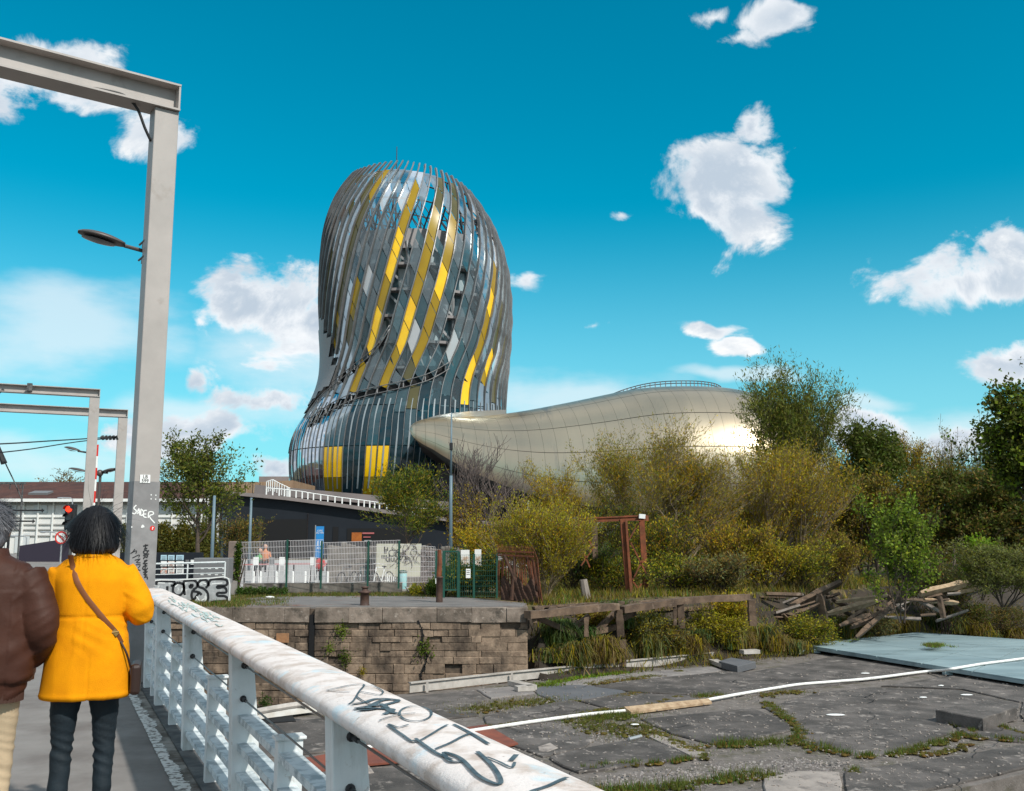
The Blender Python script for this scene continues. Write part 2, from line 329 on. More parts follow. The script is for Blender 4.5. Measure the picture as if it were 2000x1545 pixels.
hosewhite = mat('white_hose_skin', (.78, .77, .74), .55, col2=(.55, .52, .48), sc=9, lo=.5, hi=.7, bump=.2)
bluedeck = mat('blue_grey_deck_paint', (.29, .38, .40), .5, col2=(.20, .275, .30), sc=.7, st=(.35, 1.5, 1), bump=.15, rnd=.05, dirt=(.15, .20, .21), dsc=1.8, dlo=.52, dhi=.72, dirt2=(.13, .09, .06), d2sc=5, d2lo=.64, d2hi=.74)
palesteel = mat('pale_beam_paint', (.50, .46, .42), .6, col2=(.33, .30, .27), sc=3, bump=.2, dirt=(.16, .10, .06), dsc=5, dlo=.6, dhi=.75)
rust = mat('rusted_iron', (.26, .075, .03), .85, col2=(.10, .035, .018), sc=3, bump=.5, dirt=(.24, .10, .04), dsc=6, dlo=.55, dhi=.7)
bollard_m = mat('brown_bollard_iron', (.11, .062, .045), .6, .2, col2=(.06, .035, .028), sc=5, bump=.3)
timber = mat('weathered_timber', (.165, .11, .073), .9, col2=(.065, .043, .03), sc=2.5, st=(1, 1, 1), bump=.8, bsc=22, rnd=.25, dirt=(.26, .19, .14), dsc=3, dlo=.58, dhi=.72)
timber_pale = mat('split_pale_timber', (.42, .31, .20), .85, col2=(.26, .17, .10), sc=6, bump=.6, rnd=.1)
plaza = mat('pale_paving', (.40, .385, .37), .9, col2=(.32, .31, .30), sc=.4, bump=.1)
blackclad = mat('black_concrete', (.010, .013, .019), .7, col2=(.015, .019, .026), sc=.25, spec=.25, bump=.05)
blackhole = mat('dark_opening', (.006, .006, .007), .8)
whitewall = mat('white_cladding', (.74, .73, .71), .7, col2=(.66, .65, .63), sc=.3, dirt=(.52, .48, .44), dsc=.5, dlo=.58, dhi=.75)
rustroof = mat('brown_tile_roof', (.085, .03, .02), .85, col2=(.05, .02, .015), sc=.5, bump=.4, dirt=(.12, .05, .03), dsc=1.4)
greysteel = mat('galvanised_steel', (.42, .43, .44), .45, .5)
bluesteel = mat('blue_grey_mast_paint', (.13, .19, .23), .45)
darkgreen = mat('dark_green_paint', (.012, .07, .05), .5)
redm = mat('red_paint', (.62, .03, .02), .5)
whitem = mat('white_paint', (.8, .8, .78), .5)
purpledark = mat('aubergine_hoarding', (.028, .022, .038), .7)
creamwall = mat('cream_render', (.56, .54, .43), .85, col2=(.47, .45, .36), sc=.9, dirt=(.28, .25, .2), dsc=2, bump=.2)
brickm = mat('small_grey_bricks', (.18, .145, .135), .9, col2=(.11, .09, .085), sc=4, rnd=.2, bump=.4)
orangewood = mat('orange_wood', (.42, .13, .02), .6, col2=(.3, .08, .015), sc=3)
bluesign = mat('blue_banner', (.02, .22, .55), .5)
pinkwood = mat('dusty_pink_boards', (.42, .12, .12), .7)
terrace_m = mat('terrace_timber', (.33, .22, .14), .8, col2=(.25, .16, .10), sc=.8)

# ------------------------------------------------------------------ ground, bank, water
EDGE = [(-400, 29.9), (.35, 29.9), (2.0, 31.5), (8.4, 35.6), (14, 41), (26, 52), (60, 84), (400, 380)]
def signed_edge(x, y):
    best = 1e9; sg = 1
    for (ax, ay), (bx, by) in zip(EDGE, EDGE[1:]):
        dx, dy = bx - ax, by - ay; t = max(0, min(1, ((x - ax) * dx + (y - ay) * dy) / (dx * dx + dy * dy)))
        qx, qy = x - ax - t * dx, y - ay - t * dy; d = math.hypot(qx, qy)
        if d < best: best = d; sg = 1 if dx * qy - dy * qx > 0 else -1
    return best * sg
def ground_z(x, y):
    d = signed_edge(x, y)
    if d >= 0: return GZ - .06 + (0.10 * math.sin(x * .7 + y * .4) * math.sin(y * .9) if x > 2 and y < 60 else 0)
    t = -d
    if x < .6: return GZ - .06 - min(5.4, t * 7)
    t += .18 * math.sin(x * 1.7) * min(1, t)
    return GZ - .06 - float(np.interp(t, [0, .25, .6, 1.2, 2.5, 4.5, 7], [0, .35, 1.1, 1.75, 2.35, 3.1, 4.3]))
def ground():
    xs = sorted(set([-1500, -700, -300, -120, -60, -40] + list(np.arange(-30, 0, 3)) + list(np.arange(0, 34, .4)) + [36, 40, 46, 54, 64, 80, 110, 160, 300, 700, 1500]))
    ys = sorted(set([-60, -20, 0, 12, 20] + list(np.arange(24, 30, .75)) + list(np.arange(30, 42, .35)) + list(np.arange(42, 60, .75)) + [62, 66, 72, 80, 90, 105, 130, 170, 240, 400, 800, 1600, 3000]))
    mb = MB(); mb.grid([[(x, y, ground_z(x, y)) for x in xs] for y in ys])
    for i, f in enumerate(mb.f):
        if min(mb.v[j][2] for j in f) < -1.0: mb.mi[i] = 1
    mb.build('ground', [soil, mud], smooth=True, kind='structure')
    m = MB(); m.grid([[(x, y, WZ) for x in (-600, -20, 20, 600)] for y in (-300, 0, 30, 60, 300)]); m.build('river', water, kind='structure')
ground()
def sheet(name, pts, z, m, th=.02, **k):
    mb = MB(); mb.prism([(p[0], p[1]) for p in pts], z - th, z); return mb.build(name, m, kind='structure', **k)
sheet('quay_pavement', [(-8.7, 28.95), (.30, 28.95), (.45, 30.4), (-1.5, 33.2), (-5.0, 34.3), (-8.5, 33.6), (-9.3, 31)], GZ + .012, quaytar, .2)
sheet('plaza_pavement', [(-27, 37.6), (-3.0, 38.5), (-2, 60), (4, 85), (-40, 92), (-30, 50)], GZ + .02, plaza, .1)
# raised road that carries on from the bridge
road_pts = [B(-9.2, 31, 0), B(1.3, 31, 0), Vector((-9.6, 34.6, 0)), Vector((-13, 40, 0)), Vector((-24, 60, 0)), Vector((-44, 95, 0)), Vector((-90, 90, 0)), Vector((-60, 60, 0))]
sheet('approach_road', road_pts, -.004, asphalt, .6)

# ------------------------------------------------------------------ the bridge
def bridge():
    mb = MB()
    mb.prism([tuple(B(a, s, 0))[:2] for a, s in ((-9.2, -6), (.90, -6), (.90, 31), (-9.2, 31))], -.55, 0); mb.build('bridge_deck', asphalt, kind='structure')
    mb = MB(); mb.prism([tuple(B(a, s, 0))[:2] for a, s in ((.76, -6), (.899, -6), (.899, 31), (.76, 31))], -.02, .005); mb.build('kerb_strip', deckedge, kind='structure')
    # worn white line with an uneven edge
    mb = MB(); r = random.Random(3); L, R = [], []
    s = -3.0
    while s < 30: L.append(B(.757 + r.uniform(-.004, .004), s, .009)); R.append(B(.838 + .012 * math.sin(s * 3.1) + .01 * math.sin(s * 11) + r.uniform(-.012, .012), s, .009)); s += .03
    mb.grid([L, R]); mb.build('edge_line', whiteline, kind='structure')
    mb = MB(); mb.prism([tuple(B(a, s, 0))[:2] for a, s in ((.903, -6), (1.24, -6), (1.24, 31), (.903, 31))], -.5, .014)
    mb.build('steel_edge_plate', darksteel, kind='structure')
    mb = MB(); mb.prism([tuple(B(a, s, 0))[:2] for a, s in ((-9, 22), (1.2, 22), (1.2, 31.2), (-9, 31.2))], -6, -.56); mb.build('bridge_abutment', dirtyconc, kind='structure')
bridge()
RA, RZ0, RW, RT = .985, .937, .138, .047      # handrail centre, half width, half thickness
def railing():
    t = thing('bridge_railing', 'white bridge railing with a wide weathered handrail and flat lower bars', 'railing', B(.98, 0, 0))
    rows = []; s = -1.2
    while s <= 11.01:
        rows.append([B(RA + RW * math.cos(a) , s, RZ0 + RT * (abs(math.sin(a)) ** .8) * (1 if math.sin(a) > 0 else -1) + .012 * math.cos(a) * 0) for a in [2 * math.pi * k / 28 for k in range(28)]]); s += .305
    mb = MB(); mb.grid(rows, True); n = 28; mb.f += [tuple(range(n)), tuple(range(len(mb.v) - n, len(mb.v)))]; mb.mi += [0, 0]
    mb.build('handrail', handrail_m, t, smooth=True)
    S = [-.65, 1.35, 3.40, 5.45, 7.50, 9.55, 10.7]
    def post(s, z1, w0, w1):
        mb = MB(); d = .05
        vs = []
        for z, w, off in ((.012, w0, 0), (.5, (w0 + w1) / 2, -.012), (z1, w1, -.03)):
            vs += [B(.925 + off * 1 + x, s + y, z) for x, y in ((0, -d), (w, -d), (w, d), (0, d))]
        mb.add(vs, [(0, 3, 2, 1), (8, 9, 10, 11)] + [(b + i, b + (i + 1) % 4, b + 4 + (i + 1) % 4, b + 4 + i) for b in (0, 4) for i in range(4)])
        return mb.build('post', railwhite, t, bevel=.006)
    def short(s):
        mb = MB(); mb.box(B(.995, s, .32), (.11, .07, .62), AZ); mb.box(B(.995, s, .637), (.135, .095, .014), AZ)
        return mb.build('short_post', railwhite, t, bevel=.004)
    for s in S: post(s, .905, .16, .115)
    for a, b in zip(S, S[1:]):
        mid = (a + b) / 2; short(mid)
        for z in (.14, .285, .43, .575):
            for p, q in ((a + .05, mid - .035), (mid + .035, b - .05)):
                mb = MB(); c = (p + q) / 2
                mb.box(B(.985, c, z), (.085, q - p, .012), AZ)
                mb.box(B(.945, c, z - .016), (.008, q - p, .022), AZ); mb.box(B(1.024, c, z - .016), (.008, q - p, .022), AZ)
                mb.build('bar', barpaint, t)
    for z in (.83, .66):
        mb = MB(); mb.tube([B(.965, s, z) for s in np.linspace(-1.2, 10.7, 8)], .0045, 6); mb.build('tension_cable', cablesteel, t)
        for s in S:
            mb = MB(); mb.tube([B(.965, s - .062, z), B(.965, s - .05, z)], [.016, .018], 10); mb.tube([B(.965, s - .13, z), B(.965, s - .06, z)], .0085, 8); mb.build('cable_end', blackm, t, smooth=True)
    # graffiti on the handrail
    def top(px, py):
        z = .985
        for _ in range(4):
            g = G(px, py, z); a = g.dot(AV); q = max(0, 1 - ((a - RA) / RW) ** 2); z = RZ0 + RT * q ** .4
        g.z = z; return g
    def Z(l): return [(560 + x / 2.941, 1280 + y / 2.941) for x, y in l]
    st = [([(225, 210), (300, 190), (440, 172), (415, 215), (385, 265), (355, 297)], .012), ([(235, 208), (300, 212), (365, 215)], .008), ([(435, 180), (500, 182), (552, 212), (535, 232), (470, 222), (415, 212)], .010), ([(400, 240), (430, 262), (480, 285)], .01),
          ([(375, 325), (450, 275), (520, 255), (640, 265), (560, 290), (450, 300), (400, 318), (520, 310), (610, 318), (560, 345)], .030), ([(400, 330), (470, 300), (560, 262), (650, 262)], .03), ([(460, 310), (540, 285), (600, 330), (640, 338)], .028), ([(420, 322), (480, 318), (590, 305)], .03),
          ([(740 + 92 * math.cos(a), 340 + 44 * math.sin(a)) for a in np.linspace(2.8, -3.4, 22)], .012), ([(530, 387), (640, 348), (740, 338)], .009), ([(700, 405), (640, 420), (582, 443), (660, 470), (740, 512), (830, 460), (925, 405)], .013),
          ([(958, 402), (1060, 455), (1160, 517)], .017), ([(1058, 453), (950, 505), (852, 550)], .015), ([(738, 540), (850, 570), (950, 610)], .016), ([(1018, 618), (940, 625), (903, 638), (918, 665), (1000, 705), (1100, 740), (1210, 752), (1228, 720), (1180, 640), (1095, 560)], .018),
          ([(1320, 578), (1300, 600), (1288, 612)], .022), ([(1150, 592), (1220, 620), (1292, 652), (1310, 622)], .012), ([(1400, 792), (1510, 755), (1612, 710)], .018)]
    mb = MB()
    for l, w in st:
        w *= .62
        pts = smoothpts([top(*q) for q in Z(l)], 5); pts = [Vector((p.x, p.y, RZ0 + RT * max(0, 1 - ((p.dot(AV) - RA) / RW) ** 2) ** .4)) for p in pts]
        ribbon(mb, pts, w, (0, 0, 1), .004)
    mb.build('graffiti', ink, t)
    mb = MB(); r = random.Random(9)
    for x0, y0, n in ((350, 1180, 22), (400, 1203, 26)):
        for _ in range(n):
            x = x0 + r.uniform(-26, 26); y = y0 + (x - x0) * .45 + r.uniform(-8, 8)
            pts = smoothpts([top(x, y), top(x + r.uniform(3, 10), y + r.uniform(-2, 6)), top(x + r.uniform(0, 14), y + r.uniform(2, 8))], 3)
            ribbon(mb, pts, .009, (0, 0, 1), .004)
    mb.build('faded_scrawl', inkpale, t)
railing()

# ------------------------------------------------------------------ catenary gantries
def lamp_head(name_parent, p_tip, p_joint, width):
    """flattened oval street-light head between two points"""
    a, b = Vector(p_tip), Vector(p_joint); d = (b - a); L = d.length; d.normalize(); side = d.cross(Vector((0, 0, 1))).normalized(); up = side.cross(d)
    rows_t, rows_b = [], []
    for i in range(11):
        t = i / 10; wd = width * (math.sin(math.pi * min(1, (t * .86 + .03)) ** .85)) ** .65; row = []
        for k in range(14):
            an = 2 * math.pi * k / 14; x = math.cos(an); z = math.sin(an)
            row.append(a + d * (L * t) + side * (x * wd) + up * (z * wd * (.42 if z > 0 else .12) + .02))
        rows_t.append(row)
    mb = MB(); mb.grid(rows_t, True); mb.f += [tuple(range(14)), tuple(range(140, 154))]; mb.mi += [0, 0]
    h = mb.build('lamp_head', MATS['lamp_grey'], name_parent, smooth=True)
    c = a + d * (L * .45) - up * (width * .105)
    mb = MB(); mb.add([c + d * (L * .36 * math.cos(q)) + side * (width * .72 * math.sin(q)) for q in np.linspace(0, 2 * math.pi, 20)[:-1]] + [c + up * -.03], [(i, (i + 1) % 19, 19) for i in range(19)])
    mb.build('lamp_glass', MATS['lamp_glass'], name_parent, smooth=True)
    return h
mat('lamp_grey', (.10, .085, .08), .45, .3); mat('lamp_glass', (.10, .11, .12), .15)
def i_beam(mb, a, b, w, h, t):
    a, b = Vector(a), Vector(b); up = Vector((0, 0, 1))
    mb.beam(a - up * (t / 2), b - up * (t / 2), w, t); mb.beam(a - up * (h - t / 2), b - up * (h - t / 2), w, t); mb.beam(a - up * (h / 2), b - up * (h / 2), t * 1.2, h - 2 * t)
def gantry(label, corner, bd, top, foot, span, pw, pd, bh, bw, grp='overhead line gantries over the bridge', h2=None):
    """corner = top outer corner of the near post; bd = beam direction pointing away from the road"""
    bd = Vector((*bd, 0)).normalized(); nd = Vector((bd.y, -bd.x, 0))      # nd faces the camera
    t = thing('line_gantry', label, 'gantry', (corner[0], corner[1], foot), grp)
    c = Vector((corner[0], corner[1], 0)) - bd * (pw / 2); rz = math.atan2(bd.y, bd.x)
    for k, cc in enumerate((c, c - bd * (span - pw))):
        mb = MB(); mb.box(cc + Vector((0, 0, (top - bh + foot) / 2)), (pw, pd, top - bh - foot - .004), rz)
        po = mb.build('post', gantry_m, t, bevel=.008)
        mb = MB(); mb.box(cc + Vector((0, 0, foot + .014)), (pw + .14, pd + .14, .028), rz)
        for x in (-1, 1):
            for y in (-1, 1): mb.tube([cc + Vector((0, 0, foot)) + bd * (x * (pw / 2 + .04)) + nd * (y * (pd / 2 + .04)), cc + Vector((0, 0, foot + .07)) + bd * (x * (pw / 2 + .04)) + nd * (y * (pd / 2 + .04))], .014, 6)
        mb.build('base_plate', darksteel, t)
        if k == 0: first = po
    a = c + bd * (pw / 2); b = c - bd * (span - pw / 2)
    mb = MB(); i_beam(mb, a + Vector((0, 0, top)), b + Vector((0, 0, top)), bw, bh, .022)
    for u in (0, 1): mb.box((a if u == 0 else b) + Vector((0, 0, top - bh / 2)) + bd * (-.012 if u == 0 else .012), (.02, bw * .96, bh * .9), rz)
    mb.build('beam', gantry_m, t)
    return t, c, bd, nd, rz, first
def big_gantry():
    Y = 10.5; tr = P(347, 175, Y); bd = (.815, .58)
    t, c, bd, nd, rz, post = gantry('nearest grey portal gantry with LB 599 plate and scratched graffiti', (tr.x, tr.y), bd, tr.z, 0, 8.2, .262, .21, .31, .30)
    face = c + nd * .105
    # lower part of the post sprayed over in darker grey: a sheath 2 mm proud
    z = P(290, 942, Y).z
    mb = MB(); mb.box(c + Vector((0, 0, (z + .03) / 2)), (.262 + .006, .21 + .006, z - .03), rz); mb.build('repainted_lower_post', gantry_low, t)
    n = nd; off = nd * .004
    def W(px, py): return on_plane(px, py, face + off, nd)
    def Zs(l): return [W(230 + x / 4.544, 850 + y / 4.544) for x, y in l]
    mb = MB(); q = [W(*p) for p in ((273.5, 927), (293.5, 927.5), (293, 943.5), (273, 943))]; q2 = [p + nd * .006 for p in q]
    mb.add(q + q2, [(4, 5, 6, 7), (0, 1, 5, 4), (1, 2, 6, 5), (2, 3, 7, 6), (3, 0, 4, 7)]); pl = mb.build('number_plate', whitem, t)
    ctr = sum(q2, Vector()) / 4
    text_mesh('LB', .050, .001, blackm, pl, ctr + Vector((0, 0, .021)) + nd * .002, bd, (0, 0, 1))
    text_mesh('599', .050, .001, blackm, pl, ctr - Vector((0, 0, .022)) + nd * .002, bd, (0, 0, 1))
    mb = MB(); sader = [[(165, 620), (142, 648), (165, 672), (150, 698), (128, 690)], [(172, 700), (186, 650), (196, 712)], [(170, 688), (198, 690)], [(205, 655), (204, 712), (226, 700), (224, 672), (204, 655)], [(258, 668), (232, 672), (228, 720), (256, 730)], [(230, 700), (252, 700)], [(270, 735), (276, 684), (308, 680), (316, 700), (280, 720), (328, 780)]]
    for l in sader: ribbon(mb, smoothpts(Zs(l), 3), .012, nd, .002)
    for x, y in ((297, 530), (338, 533), (296, 566), (336, 568), (124, 815)): mb.box(W(230 + x / 4.544, 850 + y / 4.544), (.012, .004, .012), rz)
    ribbon(mb, smoothpts(Zs([(212, 822), (222, 800), (230, 818)]), 3), .018, nd, .002)
    mb.build('white_graffiti', whitem, t)
    mb = MB()
    hor = [[(225, 985), (270, 975)], [(248, 968), (244, 1005)], [(232, 1012), (262, 1003)], [(228, 1030), (255, 1022), (262, 1045), (236, 1052), (228, 1030)], [(270, 1020), (274, 1032)], [(270, 1050), (274, 1060)], [(225, 1068), (262, 1062), (258, 1085), (240, 1078), (228, 1100)], [(232, 1118), (262, 1108), (226, 1140), (264, 1138)], [(262, 1160), (232, 1162), (222, 1186), (250, 1198), (264, 1176)], [(224, 1218), (262, 1210), (232, 1236), (262, 1240)], [(234, 1262), (260, 1258), (262, 1280)], [(246, 1140), (242, 1200), (246, 1260)]]
    for l in hor: ribbon(mb, smoothpts(Zs(l), 3), .014, nd, .002)
    for l in [[(112, 1050), (130, 1040), (152, 1010)], [(120, 1045), (165, 1025), (160, 1052)], [(130, 1090), (190, 1062), (186, 1085)], [(150, 1110), (200, 1098), (165, 1128), (202, 1132)], [(160, 1150), (200, 1150), (180, 1180)], [(170, 1190), (202, 1200)]]: ribbon(mb, smoothpts(Zs(l), 3), .010, nd, .002)
    mb.build('black_graffiti', blackm, t)
    mb = MB(); s0 = W(230 + 307 / 4.544, 850 + 826 / 4.544); R = Matrix((bd, nd, (0, 0, 1))).transposed()
    mb.tube([s0, s0 + nd * .003], .026, 18); st = mb.build('round_sticker', redm, t)
    mb = MB(); mb.sphere(s0 + nd * .003 + Vector((0, 0, .006)), (.012, .002, .008)); mb.box(s0 + nd * .004 - Vector((0, 0, .008)), (.008, .003, .014), rz); mb.build('sticker_emblem', whitem, st)
    # street lamp and its bracket, the feeder cable
    mb = MB(); j = P(281, 491, Y); e = P(243, 480, Y - .15); mb.tube([j + bd * .02, e], .022, 8)
    for dz in (-.09, .09): mb.box(j + Vector((0, 0, dz)) + bd * .03, (.05, .24, .05), rz); mb.tube([j + Vector((0, 0, dz)) - bd * .03 - nd * .08, j + Vector((0, 0, dz)) - bd * .03 + nd * .12], .012, 6)
    mb.box(j + bd * .02, (.02, .12, .3), rz)
    mb.build('lamp_arm', MATS['lamp_grey'], t)
    lamp_head(t, P(151, 456, Y - .35), P(243, 483, Y - .15), .15)
    z = tr.z; mb = MB()
    pts = [P(295, 276, 10.34), P(283, 250, 10.28), P(268, 212, 10.22), P(245, 188, 10.14), P(215, 178, 10.06), P(150, 166, 9.9), P(60, 141, 9.66), P(0, 127, 9.5), P(-80, 108, 9.28)]
    mb.tube(smoothpts(pts, 4), .016, 7); mb.build('feeder_cable', blackm, t, smooth=True)
big_gantry()
def far_gantries():
    Y = 29.0; tr = P(196, 761, Y)
    t, c, bd, nd, rz, _ = gantry('second gantry along the bridge with a boxed clamp on its beam', (tr.x, tr.y), (.905, .425), tr.z, 0, 9.5, .28, .22, .24, .28)
    mb = MB(); p = P(58, 757, Y - 1.1); mb.box(p, (.14, .3, .22), rz); mb.tube([p + Vector((-.75, 0, -.05)), p + Vector((-.95, -.1, -.25)), p + Vector((-1.2, -.1, -.32))], .04, 6); mb.build('insulator_clamp', darksteel, t)
    mb = MB(); j = P(171, 885, Y); mb.tube([j + bd * .1, P(152, 881, Y)], .03, 6); mb.build('lamp_arm', MATS['lamp_grey'], t); lamp_head(t, P(126, 875, Y), P(155, 882, Y), .15)
    Y = 34.0; tr = P(250, 801, Y)
    t, c, bd, nd, rz, _ = gantry('third and farthest gantry with two street lamps on its post side', (tr.x, tr.y), (.905, .425), tr.z, 0, 10.5, .30, .24, .27, .30)
    j = P(195, 924, Y)
    mb = MB(); mb.tube([j + Vector((-.5, 0, .03)), j + Vector((.28, 0, 0))], .03, 6); mb.tube([j + Vector((0, .05, 0)), Vector((j.x, j.y + .05, 0))], .05, 8); mb.sphere(j, .12); mb.build('lamp_arm', MATS['lamp_grey'], t)
    lamp_head(t, P(135, 916, Y), P(170, 923, Y), .17); lamp_head(t, P(229, 917, Y), P(200, 923, Y), .17)
    t = thing('marker_pole', 'thin red and white banded pole beside the second gantry', 'pole', (P(188, 900, 31).x, 31, 0))
    for k in range(12):
        mb = MB(); z0 = k * .37; mb.tube([(P(188, 900, 31).x, 31, z0), (P(188, 900, 31).x, 31, z0 + .37)], .05, 8); mb.build('band', redm if k % 2 else whitem, t)
    for nm, lab, l, r in (('overhead_wire', 'upper overhead contact wire running to the third gantry', [(-200, 872, 20), (0, 867, 26), (100, 861, 30), (232, 853, 34)], .02), ('overhead_wire', 'lower overhead wire meeting the upper one at the third gantry', [(-10, 885, 26), (60, 877, 29), (150, 863, 32), (232, 854, 34)], .018), ('overhead_wire', 'drop wire hanging left behind the grey haired man', [(0, 880, 30), (14, 912, 30), (30, 945, 30), (46, 985, 30)], .02)):
        mb = MB(); mb.tube(smoothpts([P(*q) for q in l], 3), r, 5); mb.build(nm, blackm, loc=P(*l[0]), label=lab, cat='wire')
    mb = MB(); mb.tube([P(-5, 870, 30), P(8, 905, 30)], [.06, .1], 8); mb.build('insulator', blackm, loc=P(0, 890, 30), label='dark insulator at the left edge above the grey haired man', cat='insulator')
    mb = MB(); mb.tube([P(196, 855, 33.7), P(232, 854, 34)], .05, 6)
    for k in range(5): mb.tube([P(200 + k * 7, 851, 33.8), P(202 + k * 7, 859, 33.8)], .05, 6)
    mb.build('wire_tensioner', blackm, loc=P(215, 855, 34), label='short ribbed tensioner hooked on the third gantry post', cat='tensioner')
far_gantries()
def traffic():
    p = P(142, 1006, 24); z = p.z
    t = thing('traffic_light', 'traffic light showing red behind the woman in the yellow coat', 'traffic light', (p.x, 24, 0))
    mb = MB(); mb.tube([(p.x, 24, 0), (p.x, 24, z + .2)], .04, 8); mb.build('pole', darksteel, t)
    mb = MB(); mb.box((p.x, 23.9, z - .05), (.24, .16, .62)); mb.build('housing', blackm, t, bevel=.02)
    for k in range(3):
        mb = MB(); mb.tube([(p.x - .02, 23.80, z + .14 - k * .19), (p.x - .02, 23.83, z + .14 - k * .19)], .075, 14); mb.build('lamp', MATS['red_glow'] if k == 0 else MATS['lamp_glass'], t)
        mb = MB(); mb.grid([[(p.x - .02 + .09 * math.cos(a), y, z + .14 - k * .19 + .09 * math.sin(a)) for a in np.linspace(0, math.pi, 8)] for y in (23.68, 23.83)]); mb.build('visor', blackm, t)
    c = P(120, 1050, 42)
    t = thing('road_sign', 'round white and red no left turn sign on a thin pole', 'sign', (c.x, 42, 0))
    mb = MB(); mb.tube([(c.x, 42.05, 0), (c.x, 42.05, c.z + .2)], .035, 8); mb.build('pole', greysteel, t)
    mb = MB(); mb.tube([(c.x, 41.99, c.z), (c.x, 42.01, c.z)], .27, 28); pl = mb.build('plate', whitem, t)
    mb = MB(); mb.grid([[(c.x + r * math.cos(a), 41.975, c.z + r * math.sin(a)) for a in np.linspace(0, 2 * math.pi, 33)] for r in (.21, .27)]); mb.beam((c.x - .14, 41.97, c.z + .14), (c.x + .14, 41.97, c.z - .14), .01, .045); mb.build('red_ring', redm, pl)
    mb = MB(); y = 41.98
    for l in ([(-.10, .06), (.04, .06), (.09, .0), (.09, -.12)], [(-.10, .06), (-.04, .11)], [(-.10, .06), (-.04, .01)]): mb.tube([(c.x + a, y, c.z + b) for a, b in l], .016, 5)
    mb.build('turn_arrow', blackm, pl)
mat('red_glow', (1, .03, .01), .5, emit=3.0)
traffic()
